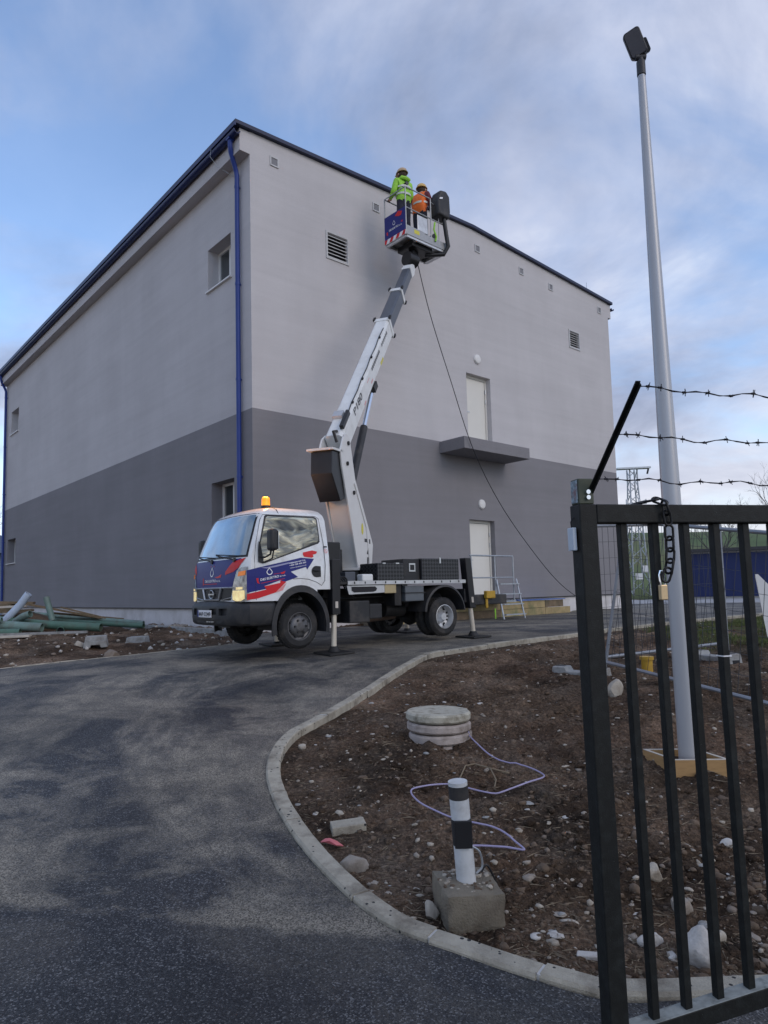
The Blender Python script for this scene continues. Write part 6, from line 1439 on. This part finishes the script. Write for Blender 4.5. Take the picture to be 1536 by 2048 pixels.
for v in bm.verts:
    p = v.co.copy(); d = mnoise.noise(p * 5.0) * 0.016 + mnoise.noise(p * 14.0 + Vector((3, 1, 2))) * 0.010
    edge = sum(1 for c in p if abs(abs(c) - 0.5) < 1e-4)
    k = 1 - (0.05 if edge >= 2 else 0.0)
    v.co = Vector((p.x * 0.29 * k, p.y * 0.34 * k, p.z * (bzt - bz0) * (1 - (0.03 if edge >= 2 else 0)))) + p.normalized() * d
bv = [bx0 + bex * v.co.x + bey * v.co.y + Vector((0, 0, (bz0 + bzt) / 2 + v.co.z - 0.02 * v.co.x)) for v in bm.verts]
bm.verts.index_update(); mb.add(bv, [tuple(v.index for v in f.verts) for f in bm.faces]); bm.free()
blk = mb.build('concrete_block', M_CONCD, mp_, smooth=True, ang=55)
gp = MB(); gr_ = random.Random(4)
for k in range(70):
    a_, r_ = gr_.uniform(0, 6.28), 0.05 + 0.085 * gr_.random() ** 0.7; sz = gr_.uniform(0.005, 0.016); vs, fs = rock_mesh((sz, sz * 0.9, sz * 0.7), 100 + k, sub=1)
    c_ = bx0 + bex * r_ * math.cos(a_) + bey * r_ * math.sin(a_) + Vector((0, 0, bzt + 0.004)); gp.add([c_ + Vector(v) for v in vs], fs, gr_.choice((0, 1, 2)))
q_ = gp.build('rubble', [M_STONE[0], M_STONE[1], M_CLOD], mp_); q_['kind'] = 'stuff'
pb, pt = Vector((0.452, 3.52, bzt - 0.04)), Vector((0.4205, 3.50, 0.694))
mb = MB(); mb.cyl(pb, pt, 0.048, 0.048, 28); post = mb.build('pipe', mat('post_white', (0.60, 0.62, 0.63), 0.45, var=0.06, dirt=(0.32, 0.31, 0.29), dscale=9, damt=0.5), mp_, smooth=True)
px = lambda t: pb.lerp(pt, t)
mb = MB(); mb.cyl(px(0.845), px(0.965), 0.0492, n=28, cap=False); mb.build('black_band', M_BLACKPL, post, smooth=True)
mb = MB(); mb.cyl(px(0.42), px(0.66), 0.0498, n=28, cap=False); mb.build('black_band', M_BLACKPL, post, smooth=True)
mb = MB(); f0 = px(0.54) + Vector((0.0, -0.050, 0)); mb.box(lambda a, b, c: f0 + Vector((a, b, c)), (-0.043, -0.012, -0.066), (0.043, 0.0, 0.066)); mb.build('sensor_box', M_BLACK, post, bevel=0.004)
mb = MB(); mb.tube(catmull([px(0.42) + Vector((0.03, -0.03, 0)), px(0.36) + Vector((0.075, -0.02, 0)), px(0.22) + Vector((0.085, -0.01, 0)), px(0.16) + Vector((0.05, -0.02, 0))], 5), 0.005, 6); mb.build('conduit', M_GALV, post, smooth=True)
mb = MB(); mb.tube(catmull([Vector((0.53, 3.55, bzt + 0.03)), Vector((0.56, 3.56, bzt + 0.06)), Vector((0.60, 3.58, bzt - 0.02)), Vector((0.63, 3.6, gz(0.63, 3.6)))], 5), 0.006, 6); mb.build('ground_cable', M_BLACK, mp_, smooth=True)
# lilac cable
cab_pts = [(0.839, 6.20), (0.854, 5.944), (0.974, 5.564), (1.17, 5.379), (1.256, 5.194), (1.196, 5.028), (0.945, 4.862), (0.788, 4.852), (0.561, 4.969), (0.326, 4.911), (0.258, 4.833), (0.304, 4.628), (0.489, 4.404), (0.618, 4.326), (0.75, 4.218), (0.818, 4.053), (0.837, 3.974), (0.741, 4.023), (0.574, 4.053), (0.50, 4.0)]
cl = catmull([(x, y, 0) for x, y in cab_pts], 6); zc0 = soil_z([p.x for p in cl], [p.y for p in cl])
zmx = np.array([soil_z(np.array([p.x + 0.03 * math.cos(k) for k in range(7)]), np.array([p.y + 0.03 * math.sin(k) for k in range(7)])).max() for p in cl]); zsm = np.convolve(np.pad(np.array([zmx[max(0, i - 2):i + 3].max() for i in range(len(zmx))]), 3, 'edge'), np.ones(7) / 7, 'valid')
cl = [Vector((p.x, p.y, max(a, b) + 0.010)) for p, a, b in zip(cl, zc0, zsm)]; cl[0].z = MZ + 0.14; cl[1].z = MZ + 0.10; cl[2].z += 0.06; cl[3].z += 0.04
mb = MB(); mb.tube(cl, 0.0058, 8); tag(mb.build('lilac_cable', M_PURPLE, smooth=True, loc=(0.8, 5.0, gz(0.8, 5.0))), 'loose lilac cable snaking over the earth from the manhole', 'cable')
# brick-like paver, pink scrap
def slab(c, ang, l, w_, h_, mt, label, cat, name, tilt=0.06):
    ex = Vector((math.cos(ang), math.sin(ang), tilt)); ey = Vector((-math.sin(ang), math.cos(ang), 0.03)); z = gz(*c); cc = Vector((c[0], c[1], z))
    mb = MB(); mb.box(lambda a, b, d: cc + ex * a + ey * b + Vector((0, 0, d)), (-l / 2, -w_ / 2, -0.02), (l / 2, w_ / 2, h_)); return tag(mb.build(name, mt, bevel=0.006, loc=tuple(cc)), label, cat)
slab((-0.165, 4.43), R(10), 0.215, 0.125, 0.035, M_KERB, 'small grey paving stone lying on the earth near the kerb', 'paver', 'paving_stone')
mb = MB(); q = Vector((-0.255, 4.20, gz(-0.262, 4.2) + 0.025)); sc_p = [(-0.10, 0.06, 0.0), (-0.06, 0.075, 0.02), (-0.02, 0.05, 0.03), (0.04, 0.03, 0.015), (0.10, -0.04, 0.0), (0.04, -0.06, 0.012), (-0.02, -0.01, 0.028), (-0.06, 0.03, 0.01)]
sc_p = [(a * 0.72, b * 0.72, c * 0.8) for a, b, c in sc_p]; mb.add([q + Vector(v) for v in sc_p], [tuple(range(8))]); mb.add([q + Vector(v) - Vector((0, 0, 0.004)) for v in sc_p], [tuple(range(7, -1, -1))])
tag(mb.build('plastic_scrap', mat('pink_plastic', (0.62, 0.16, 0.17), 0.4), loc=tuple(q)), 'crumpled pink plastic scrap on the earth by the paving stone', 'scrap')
yc = Vector((3.33, 8.33, gz(3.33, 8.33))); t = thing('pipe_cap', 'yellow plastic pipe cap poking out of the earth behind the gate', 'pipe cap', tuple(yc))
mb = MB(); mb.cyl(yc - Vector((0, 0, 0.1)), yc + Vector((0, 0, 0.12)), 0.065, n=20); mb.build('pipe', M_YELPLAST, t, smooth=True)
mb = MB(); mb.cyl(yc + Vector((0, 0, 0.121)), yc + Vector((0, 0, 0.16)), 0.080, n=20); mb.build('cap', M_YELPLAST, t, smooth=True)
# rocks
def rock(c, size, mt, label, seed, ang=0.0):
    z = gz(*c) + size[2] * 0.35; vs, fs = rock_mesh(size, seed, sub=3); mtx = Matrix.Translation(Vector((c[0], c[1], z))) @ Matrix.Rotation(ang, 4, 'Z')
    mb = MB(); mb.add([mtx @ Vector(v) for v in vs], fs); o = mb.build('rock', mt, smooth=True, ang=38, loc=(c[0], c[1], z)); tag(o, label, 'rock', 'rocks on the earth'); return o
rock((-0.115, 3.95), (0.065, 0.05, 0.05), M_STONE[0], 'rounded brown rock beside the kerb below the pink scrap', 1)
rock((1.395, 3.10), (0.065, 0.075, 0.085), M_STONE[3], 'large white rock seen between the gate bars near the bottom', 2)
rock((1.23, 3.22), (0.05, 0.03, 0.03), M_STONE[3], 'flat pale rock left of the large white rock behind the gate', 3, 0.3)
rock((1.55, 3.24), (0.028, 0.028, 0.022), M_STONE[1], 'small pale rock right of the large white rock behind the gate', 4)
rock((1.50, 3.50), (0.05, 0.045, 0.04), M_STONE[0], 'reddish grey rock behind the middle gate bars', 5)
rock((1.46, 3.74), (0.045, 0.05, 0.045), M_STONE[1], 'pale rock above the reddish grey rock behind the gate', 6)
rock((2.02, 4.05), (0.035, 0.03, 0.026), M_STONE[3], 'round white rock near the right edge of the earth', 7)
rock((1.93, 3.38), (0.05, 0.05, 0.05), M_STONE[1], 'pale rock at the right edge behind the last gate bar', 8)
rock((2.56, 7.30), (0.085, 0.10, 0.10), M_STONE[1], 'tall jagged beige rock just right of the gate post', 9)
rock((-0.60, 6.02), (0.035, 0.03, 0.028), M_STONE[1], 'beige pebble rock at the inside of the kerb bend', 10)
rock((1.47, 2.93), (0.05, 0.04, 0.03), M_STONE[2], 'dark brown rock at the bottom behind the gate', 11)
rock((0.27, 3.50), (0.035, 0.045, 0.045), M_STONE[1], 'beige rock leaning on the left side of the concrete block', 12)
rock((-4.15, 11.05), (0.12, 0.10, 0.09), M_STONE[2], 'brown rock at the edge of the asphalt on the left', 13)
rock((-5.15, 12.2), (0.08, 0.07, 0.08), M_STONE[1], 'pale round rock on the earth left of the concrete blocks', 14)
slab((0.93, 3.14), R(-18), 0.11, 0.045, 0.015, M_STONE[3], 'thin pale stone flake right beside the gate post foot', 'stone flake', 'stone_flake')
# two ribbed concrete blocks on the left verge
def ribbed(c, ang, label):
    ex = Vector((math.cos(ang), math.sin(ang), 0.02)); ey = Vector((-math.sin(ang), math.cos(ang), 0.0)); z = gz(*c) - 0.01; cc = Vector((c[0], c[1], z)); f = lambda x, y, d: cc + ex * x + ey * y + Vector((0, 0, d))
    t = thing('concrete_block', label, 'concrete block', tuple(cc), ang, 'ribbed concrete blocks')
    mb = MB(); mb.prism([(-0.20, 0.0), (-0.09, 0.0), (-0.07, 0.05), (0.07, 0.05), (0.09, 0.0), (0.20, 0.0), (0.18, 0.12), (-0.18, 0.12)], lambda x, zz2, y: f(x, y, zz2), -0.24, 0.24); mb.build('block', M_CONC, t, bevel=0.01)
    for y in (-0.20, -0.02, 0.16):
        mb = MB(); mb.hexa([f(-0.178, y, 0.121), f(0.178, y, 0.121), f(0.178, y + 0.09, 0.121), f(-0.178, y + 0.09, 0.121), f(-0.165, y + 0.012, 0.195), f(0.165, y + 0.012, 0.195), f(0.165, y + 0.078, 0.195), f(-0.165, y + 0.078, 0.195)]); mb.build('rib', M_CONC, t, bevel=0.006)
ribbed((-4.88, 12.28), R(18), 'ribbed grey concrete block nearer the camera, left verge'); ribbed((-4.40, 13.05), R(8), 'ribbed grey concrete block nearer the truck, left verge')

# ------------------------------------------------------------------ pipe and timber heap by the left wall
def hollow(pts, r, mt, label, cat='pipe', name='drain_pipe', group='green drain pipes in the heap'):
    r = r * 0.84; t = thing(name, label, cat, tuple(pts[-1]), 0.0, group)
    mb = MB(); mb.tube(pts, r, 18, cap=False); mb.tube([p for p in pts], r * 0.88, 18, cap=False)
    for e, q in ((0, 1), (-1, -2)):
        d = (Vector(pts[e]) - Vector(pts[q])).normalized(); u = d.orthogonal().normalized(); w_ = d.cross(u); n = 18; vs = []
        for rr in (r, r * 0.88):
            for i in range(n): a = 2 * math.pi * i / n; vs.append(Vector(pts[e]) + u * rr * math.cos(a) + w_ * rr * math.sin(a))
        mb.add(vs, [(i, (i + 1) % n, n + (i + 1) % n, n + i) for i in range(n)])
    mb.build('tube', mt, t, smooth=True, ang=50)
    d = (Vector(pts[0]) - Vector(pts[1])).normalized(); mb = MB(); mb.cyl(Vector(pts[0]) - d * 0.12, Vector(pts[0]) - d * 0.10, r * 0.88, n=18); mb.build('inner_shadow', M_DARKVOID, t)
Z0 = 0.83
V3 = lambda x, y, z: Vector((x, y, z))
hollow([V3(-6.25, 16.0, Z0 + .12), V3(-7.6, 16.1, Z0 + .22), V3(-9.6, 16.4, Z0 + .42)], 0.115, M_GREENPIPE, 'long thick dark green pipe in front of the heap, its open end to the right')
hollow([V3(-5.55, 16.9, Z0 + .10), V3(-7.2, 17.3, Z0 + .20), V3(-8.9, 17.7, Z0 + .34)], 0.075, M_GREENPIPE, 'thin green pipe reaching farthest right from the heap')
hollow([V3(-5.75, 17.5, Z0 + .14), V3(-7.3, 17.8, Z0 + .28), V3(-9.0, 18.0, Z0 + .45)], 0.07, M_PALEPIPE, 'pale pipe lying behind the thin green pipe')
hollow([V3(-7.5, 15.75, Z0 + .16), V3(-8.2, 15.75, Z0 + .22), V3(-9.2, 15.8, Z0 + .27)], 0.125, M_PALEPIPE, 'short thick pale green pipe with a dark open end, left of the heap')
hollow([V3(-7.85, 15.45, Z0 + .08), V3(-8.4, 15.40, Z0 + .09), V3(-9.2, 15.4, Z0 + .10)], 0.10, M_GREENPIPE, 'dark green pipe lowest in the heap')
hollow([V3(-7.15, 15.9, Z0 + .08), V3(-7.3, 16.3, Z0 + .10), V3(-7.6, 17.0, Z0 + .12)], 0.10, M_GREENPIPE, 'short green pipe pointing at the camera under the heap')
hollow([V3(-7.68, 16.3, Z0 + .86), V3(-7.66, 16.3, Z0 + .78), V3(-7.52, 16.3, Z0 + .30)], 0.085, M_PALEPIPE, 'pale green pipe stub standing upright out of the heap')
hollow([V3(-8.05, 16.2, Z0 + .95), V3(-8.25, 16.2, Z0 + .68), V3(-8.65, 16.2, Z0 + .28)], 0.10, M_BLUEPIPE, 'light blue pipe slanting up out of the heap')
hollow([V3(-7.85, 15.9, Z0 + .48), V3(-8.05, 15.95, Z0 + .42), V3(-8.3, 16.1, Z0 + .30)], 0.095, M_PALEPIPE, 'pale green bend piece below the light blue pipe')
hollow([V3(-8.35, 15.6, Z0 + .36), V3(-8.8, 15.6, Z0 + .38), V3(-9.6, 15.6, Z0 + .34)], 0.07, M_PALEPIPE, 'pale pipe end at the left edge of the picture')
def plank(p, q, w_, h_, mt, label):
    mb = MB(); mb.bar(p, q, w_, h_); tag(mb.build('plank', mt, loc=tuple(p)), label, 'plank', 'timbers in the heap')
rs = random.Random(3)
PL_L = ['dark old plank on top of the heap, nearest the corner pipe', 'brown plank slanting down to the right behind the blue pipe', 'pale stripped lath across the heap', 'grey weathered plank under the pale lath', 'dark beam at the very left of the heap', 'thin pale batten leaning in the heap', 'brown board lying behind the green pipes', 'narrow dark batten slanting behind the upright pipe stub']
PL_P = [((-9.9, 17.0, .78), (-8.4, 17.2, .72), .18, .06, M_OLDWOOD), ((-8.5, 17.0, .70), (-6.9, 17.6, .30), .14, .05, M_OLDWOOD), ((-9.6, 16.5, .62), (-8.3, 16.6, .66), .10, .05, M_PALEWOOD), ((-9.8, 16.6, .50), (-8.2, 16.7, .55), .2, .06, M_OLDWOOD), ((-10.2, 17.2, .6), (-8.9, 17.1, .62), .22, .2, M_OLDWOOD), ((-8.75, 16.0, .72), (-8.62, 16.0, .38), .04, .04, M_PALEWOOD), ((-8.0, 17.4, .45), (-6.4, 17.9, .24), .16, .05, M_OLDWOOD), ((-7.6, 16.9, .6), (-6.6, 17.2, .3), .08, .04, M_OLDWOOD)]
for (p, q, w_, h_, mt), lb in zip(PL_P, PL_L): plank(V3(p[0], p[1], Z0 + p[2]), V3(q[0], q[1], Z0 + q[2]), w_, h_, mt, lb)
plank(V3(-8.6, 14.4, Z0 + .03), V3(-7.15, 14.5, Z0 + .05), .16, .045, M_PALEWOOD, 'pale board on the ground in front of the heap at the left edge')
plank(V3(-8.3, 15.2, Z0 + .05), V3(-6.3, 15.35, Z0 + .06), .10, .05, M_CONC, 'long grey board on the earth in front of the green pipes')
mb = MB(); vs, fs = rock_mesh((1.0, 0.8, 0.42), 21, sub=4); mb.add([Vector(v) + V3(-9.1, 17.3, Z0 + .05) for v in vs], fs); tag(mb.build('rubble_mound', M_CLOD, smooth=True, loc=(-9.1, 17.3, Z0)), 'dark mound of rubble under the timbers by the corner pipe', 'mound')
mb = MB(); mb.box(lambda a, b, c: V3(-9.0 + a, 16.2 + b, Z0 + .70 + c), (-0.25, 0, 0), (0.1, 0.05, 0.14)); tag(mb.build('plastic_board', M_WHITEPVC, loc=(-9.0, 16.2, Z0 + .7)), 'small white plastic board on top of the timbers', 'board')

# ------------------------------------------------------------------ loose gravel, clods, straw and grass
def scatter(name, n, region, rmin, rmax, mats, seed, embed=0.25, power=2.6, flat=(0.45, 0.9), label='', sub=1):
    r_ = np.random.default_rng(seed); tp = [rock_mesh((0.83, 0.83, 0.83), 300 + seed * 10 + q, sub=sub) for q in range(8)]; bf0 = np.array(tp[0][1]); TV = np.array([t_[0] for t_ in tp]); bv0 = TV[0]
    P = region(r_, n); k = len(P); z = soil_z(P[:, 0], P[:, 1])
    s = rmin + (rmax - rmin) * r_.random(k) ** power
    jit = 1 + (0.5 if sub == 1 else 0.12) * (r_.random((k, len(bv0), 1)) - 0.5)
    v = TV[r_.integers(0, 8, k)] * jit; v = v * np.stack([s * r_.uniform(0.7, 1.4, k), s * r_.uniform(0.7, 1.3, k), s * r_.uniform(*flat, k)], 1)[:, None, :]
    a = r_.uniform(0, 6.28, k); c_, s_ = np.cos(a)[:, None], np.sin(a)[:, None]
    vx = v[:, :, 0] * c_ - v[:, :, 1] * s_ + P[:, 0:1]; vy = v[:, :, 0] * s_ + v[:, :, 1] * c_ + P[:, 1:2]; vz = v[:, :, 2] + z[:, None] + (s * embed)[:, None]
    VV = np.stack([vx, vy, vz], 2).reshape(-1, 3); FF = (bf0[None] + (np.arange(k) * len(bv0))[:, None, None]).reshape(-1, 3)
    mi = np.repeat(r_.integers(0, len(mats), k), len(bf0))
    me = bpy.data.meshes.new(name); fast_mesh(me, VV, FF, smooth=False, mi=mi)
    for q in mats: me.materials.append(q)
    o = bpy.data.objects.new(name, me); COL.objects.link(o); kind(o, 'stuff', label); o['category'] = name.replace('_', ' '); return o
def isl(r_, n):
    u = r_.random(n * 3); y = 2.9 + 11.5 * u ** 1.9; x = (r_.random(n * 3) * 1.15 - 0.22) * (0.62 * y + 0.9)
    rd = inside(x, y, ROAD); dd_ = seg_dist(x, y, kline2); ok = (~rd) & (dd_ > 0.15) & (x > -1) & (y < 15.5)
    return np.column_stack([x, y])[ok][:n]
def vrg(r_, n):
    y = r_.uniform(8, 17.5, n * 4); x = r_.uniform(-9, -2, n * 4); rd = inside(x, y, ROAD); dd_ = seg_dist(x, y, VERGE)
    ub = (x - BP0.x) * D2.x + (y - BP0.y) * D2.y
    ok = (~rd) & (dd_ > 0.1) & (ub < -0.7); return np.column_stack([x, y])[ok][:n]
def strip_reg(r_, n):
    u = r_.uniform(-0.1, 16, n); t = r_.uniform(-0.5, -0.03, n); return np.column_stack([BP0.x + D2.x * t + D1.x * u, BP0.y + D2.y * t + D1.y * u])
scatter('gravel', 3000, isl, 0.003, 0.027, M_STONE[:3] + [M_STONE[0], M_STONE[2], M_STONE[1]], 5, -0.05, 4.4, label='pale pebbles strewn over the bare earth')
scatter('lumps_of_earth', 3600, isl, 0.008, 0.042, [M_CLOD, M_SOIL, M_SOIL], 7, -0.2, 3.0, label='broken lumps of earth', sub=2)
scatter('earth_clods', 18000, isl, 0.003, 0.022, [M_CLOD, M_SOIL], 6, -0.15, 2.4, label='small dark clods of earth')
scatter('broken_stone', 420, isl, 0.008, 0.042, [M_STONE[0], M_STONE[1], M_STONE[3], M_CONC], 15, -0.05, 2.2, (0.12, 0.4), 'irregular chips of stone and concrete in the earth', 2)
scatter('verge_gravel', 700, vrg, 0.01, 0.06, M_STONE + [M_CLOD, M_CLOD], 8, 0.2, 3.0, label='stones and clods on the left verge')
scatter('wall_gravel', 1500, strip_reg, 0.03, 0.10, M_STONE[:3] + [M_CLOD], 9, 0.55, 1.5, label='cobbles filling the strip along the left wall')
def blades(name, n, region, hgt, mats, seed, label, lie=0.0):
    r_ = np.random.default_rng(seed); P = region(r_, n); k = len(P); z = soil_z(P[:, 0], P[:, 1]); a = r_.uniform(0, 6.28, k); h_ = hgt * r_.uniform(0.4, 1.2, k); w_ = 0.0022 + 0.0018 * r_.random(k)
    ln = r_.uniform(0.1, 0.7, k) if not lie else r_.uniform(1.5, 4, k); dx, dy = np.cos(a), np.sin(a)
    hz2 = h_ if not lie else h_ * 0.12
    b0 = np.stack([P[:, 0] - dy * w_, P[:, 1] + dx * w_, z + 0.002], 1); b1 = np.stack([P[:, 0] + dy * w_, P[:, 1] - dx * w_, z + 0.002], 1)
    m_ = np.stack([P[:, 0] + dx * h_ * ln * 0.35, P[:, 1] + dy * h_ * ln * 0.35, z + hz2 * 0.65 + 0.004], 1); t_ = np.stack([P[:, 0] + dx * h_ * ln, P[:, 1] + dy * h_ * ln, z + (hz2 if not lie else 0.004)], 1)
    VV = np.stack([b0, b1, m_, t_], 1).reshape(-1, 3); i = np.arange(k) * 4; FF = np.concatenate([np.column_stack([i, i + 1, i + 2]), np.column_stack([i + 1, i + 3, i + 2])])
    me = bpy.data.meshes.new(name); fast_mesh(me, VV, FF, smooth=False); me.materials.append(mats); o = bpy.data.objects.new(name, me); COL.objects.link(o); kind(o, 'stuff', label); o['category'] = name; return o
def grs(r_, n):
    x = r_.uniform(4.8, 10.5, n * 3); y = r_.uniform(10.0, 15.8, n * 3); rd = inside(x, y, ROAD); nn = fbm(x * 0.9, y * 0.9, 77, 3); ok = (~rd) & (nn > -0.02) & (seg_dist(x, y, kline2) > 0.25); return np.column_stack([x, y])[ok][:n]
blades('grass', 14000, grs, 0.07, M_GRASS, 31, 'thin green grass beyond the fence panels')
blades('straw', 7000, isl, 0.030, M_STRAW, 32, 'dry straw and roots lying on the earth', 1.0)
# twig between manhole and post
mb = MB()
tw = lambda L: [Vector((x, y, gz(x, y) + 0.015)) for x, y in L]
mb.tube(tw([(0.62, 5.13), (0.70, 5.30), (0.78, 5.36), (0.88, 5.25), (1.02, 5.24)]), 0.006, 6); mb.tube(tw([(0.88, 5.25), (0.89, 5.08), (0.86, 4.98)]), 0.005, 5); tag(mb.build('twig', M_STRAW, smooth=True, loc=(0.8, 5.2, gz(0.8, 5.2))), 'forked dry twig on the earth behind the marker post', 'twig')

# ------------------------------------------------------------------ far background
# blue garages
GE = Vector((0.905, -0.425, 0)).normalized(); GNb = Vector((-GE.y, GE.x, 0)); GOo = Vector((15.75, 35.2, 0))
def GF(x, y, z): return GOo + GE * x + GNb * y + Vector((0, 0, z))
gar = thing('garage_row', 'low row of garages with dark blue doors and pale pilasters', 'garage', tuple(GF(0, 0, 0.84)), math.atan2(GE.y, GE.x))
GX1 = 16.2
mb = MB(); mb.box(GF, (0, 0.05, 0.6), (GX1, 6, 3.20)); mb.build('wall', mat('garage_wall', (0.5, 0.49, 0.47), 0.85), gar)
mb = MB(); mb.box(GF, (-0.2, -0.35, 3.205), (GX1 + 0.3, 6.2, 3.36)); mb.build('roof', garage_roof(), gar)
for k in range(5):
    x = 0.35 + k * 3.15
    mb = MB(); mb.box(GF, (x, -0.02, 0.95), (x + 2.75, 0.045, 3.12)); dq = mb.build('door', M_GARBLUE, gar)
    mb = MB(); mb.box(GF, (x + 1.4, -0.05, 1.95), (x + 1.46, -0.021, 2.12)); mb.box(GF, (x + 1.36, -0.055, 2.0), (x + 1.5, -0.051, 2.03)); mb.build('handle', M_SILVER, dq)
    for q in range(1, 6):
        mb = MB(); mb.box(GF, (x + 2.75 * q / 6 - 0.012, -0.03, 0.96), (x + 2.75 * q / 6 + 0.012, -0.0205, 3.11)); mb.build('door_rib', M_GARBLUE, dq)
    mb = MB(); mb.box(GF, (x + 2.80, -0.06, 0.8), (x + 3.10, 0.045, 3.20)); mb.build('pilaster', M_WHITEPVC, gar)
mb = MB(); mb.box(GF, (-3, -8, 0.70), (GX1, -0.03, 0.855)); kind(mb.build('apron', M_APRON), 'structure')
# lattice mast
mast = thing('lattice_mast', 'galvanised lattice power mast with a crossarm beyond the building', 'mast', (19.9, 50, 0.84))
mx0, my0 = 19.7, 50.0
def leg(sx, sy, z):
    w_ = 0.62 - 0.35 * min(1, z / 8.2); return Vector((mx0 + sx * w_, my0 + sy * w_, 0.84 + z))
for sx, sy in ((-1, -1), (1, -1), (1, 1), (-1, 1)):
    mb = MB(); mb.tube([leg(sx, sy, 0), leg(sx, sy, 8.2), leg(sx, sy, 9.3)], 0.055, 5); mb.build('leg', M_GALV, mast)
mb = MB(); zz_ = [0, 0.95, 1.9, 2.8, 3.6, 4.35, 5.05, 5.7, 6.3, 6.9, 7.45, 8.0, 8.6, 9.2]
for a, b in zip(zz_[:-1], zz_[1:]):
    for i, ((s1x, s1y), (s2x, s2y)) in enumerate((((-1, -1), (1, -1)), ((1, -1), (1, 1)), ((1, 1), (-1, 1)), ((-1, 1), (-1, -1)))):
        p, q = ((s1x, s1y), (s2x, s2y)) if zz_.index(a) % 2 else ((s2x, s2y), (s1x, s1y)); mb.tube([leg(*p, a), leg(*q, b)], 0.032, 4)
mb.build('lattice', M_GALV, mast)
mb = MB(); mb.bar((mx0 - 1.25, my0 - .3, 10.15), (mx0 + 1.2, my0 - .3, 10.2), 0.5, 0.12); mb.bar((mx0 - 0.75, my0 - .5, 7.55), (mx0 + 0.75, my0 - .5, 7.55), 0.1, 0.1); mb.bar((mx0 - 0.75, my0 - .5, 6.95), (mx0 + 0.75, my0 - .5, 6.95), 0.1, 0.1); mb.build('crossarm', M_GALV, mast)
for x in (-0.7, 0.7, 0.2):
    mb = MB(); mb.cyl((mx0 + x, my0 - .5, 7.6), (mx0 + x, my0 - .5, 7.85), 0.07, n=8); mb.build('insulator', M_DECW, mast)
mb = MB(); mb.cyl((mx0 + 1.1, my0 - .3, 10.1), (mx0 + 1.0, my0 - .3, 9.75), 0.07, n=8); mb.build('insulator', M_DECK, mast)
mb = MB(); mb.box(world_fr, (mx0 - 0.45, my0 - 0.75, 2.0), (mx0 + 0.05, my0 - 0.7, 2.45)); mb.box(world_fr, (mx0 + 0.1, my0 - 0.75, 2.5), (mx0 + 0.5, my0 - 0.7, 3.0)); mb.build('sign_plate', M_DECW, mast)
# hills
def hill(name, mt, x0, x1, y0, depth, hf, n=70, m=14, label=None):
    X, Y = np.meshgrid(np.linspace(x0, x1, n), np.linspace(0, depth, m)); S_ = np.sin(np.clip(Y / depth, 0, 1) * math.pi / 2 * 1.25)
    Zv = 0.6 + hf(X) * S_ + (fbm(X * 0.02, Y * 0.02, 5, 4) * 5 + fbm(X * 0.25, Y * 0.25, 15, 2) * 2.0 * (mt is M_FOREST)) * S_
    VV = np.column_stack([X.ravel(), (Y + y0).ravel(), Zv.ravel()]); ii = np.arange(n * m).reshape(m, n); FF = np.column_stack([ii[:-1, :-1].ravel(), ii[:-1, 1:].ravel(), ii[1:, 1:].ravel(), ii[1:, :-1].ravel()])
    me = bpy.data.meshes.new(name); fast_mesh(me, VV, FF); me.materials.append(mt); o = bpy.data.objects.new(name, me); COL.objects.link(o); kind(o, 'structure', label)
hill('hillside', M_HILLG, -260, 420, 130, 160, lambda X: 17 + 0.012 * X, label='green hillside field')
hill('far_ridge', M_FOREST, -700, 900, 420, 250, lambda X: 38 + 4 * np.sin(X * 0.01), 160, label='far bluish wooded ridge')
# low shed at the far left edge
sh = thing('neighbour_house', 'pale house with dark blue roof just visible at the far left edge', 'house', (-22, 36, 0.84))
mb = MB(); mb.box(world_fr, (-30, 36, 0.6), (-20.5, 44, 4.2)); mb.build('wall', mat('house_wall', (0.35, 0.42, 0.52), 0.8), sh)
mb = MB(); mb.prism([(-30.4, 4.2), (-20.1, 4.2), (-25.2, 6.4)], lambda x, z, y: V3(x, y, z), 35.7, 44.3); mb.build('roof', M_ROOFBLUE, sh)
# bare tree
def bare_tree(base, hgt, seed, label):
    rr = random.Random(seed); t = thing('bare_tree', label, 'tree', tuple(base)); mb = MB(); mt = MB()
    def grow_(p, d, ln, r_, lvl):
        pts = [p]; q = p.copy(); dd = d.copy()
        for _ in range(4):
            dd = (dd + Vector((rr.uniform(-.16, .16), rr.uniform(-.16, .16), rr.uniform(-.02, .12)))).normalized(); q = q + dd * ln / 4; pts.append(q.copy())
        (mt if lvl == 0 else mb).tube(pts, [r_ * (1 - 0.11 * i) for i in range(5)], 6 if lvl < 2 else 4, cap=False)
        if lvl >= 6: return
        for k in range(3):
            s_ = pts[rr.choice((2, 3, 4, 4))]; a = rr.uniform(0, 6.28); sp = rr.uniform(0.35, 0.8); o_ = dd.orthogonal().normalized(); w_ = dd.cross(o_)
            grow_(s_, (dd + (o_ * math.cos(a) + w_ * math.sin(a)) * sp).normalized(), ln * rr.uniform(.58, .8), r_ * 0.56, lvl + 1)
    grow_(Vector(base), Vector((0, 0, 1)), hgt * 0.34, hgt * 0.013, 0)
    mt.build('trunk', M_BARK, t, smooth=True); mb.build('crown', M_BARK, t)
bare_tree((26.5, 42.0, 0.8), 9.5, 5, 'bare winter tree with fine twigs at the right edge behind the garages')
bare_tree((26.0, 52.0, 0.8), 8.0, 9, 'smaller bare tree far behind the garage roofs')
bare_tree((-27.5, 47.0, 0.8), 10.0, 12, 'bare tree behind the house at the far left edge')
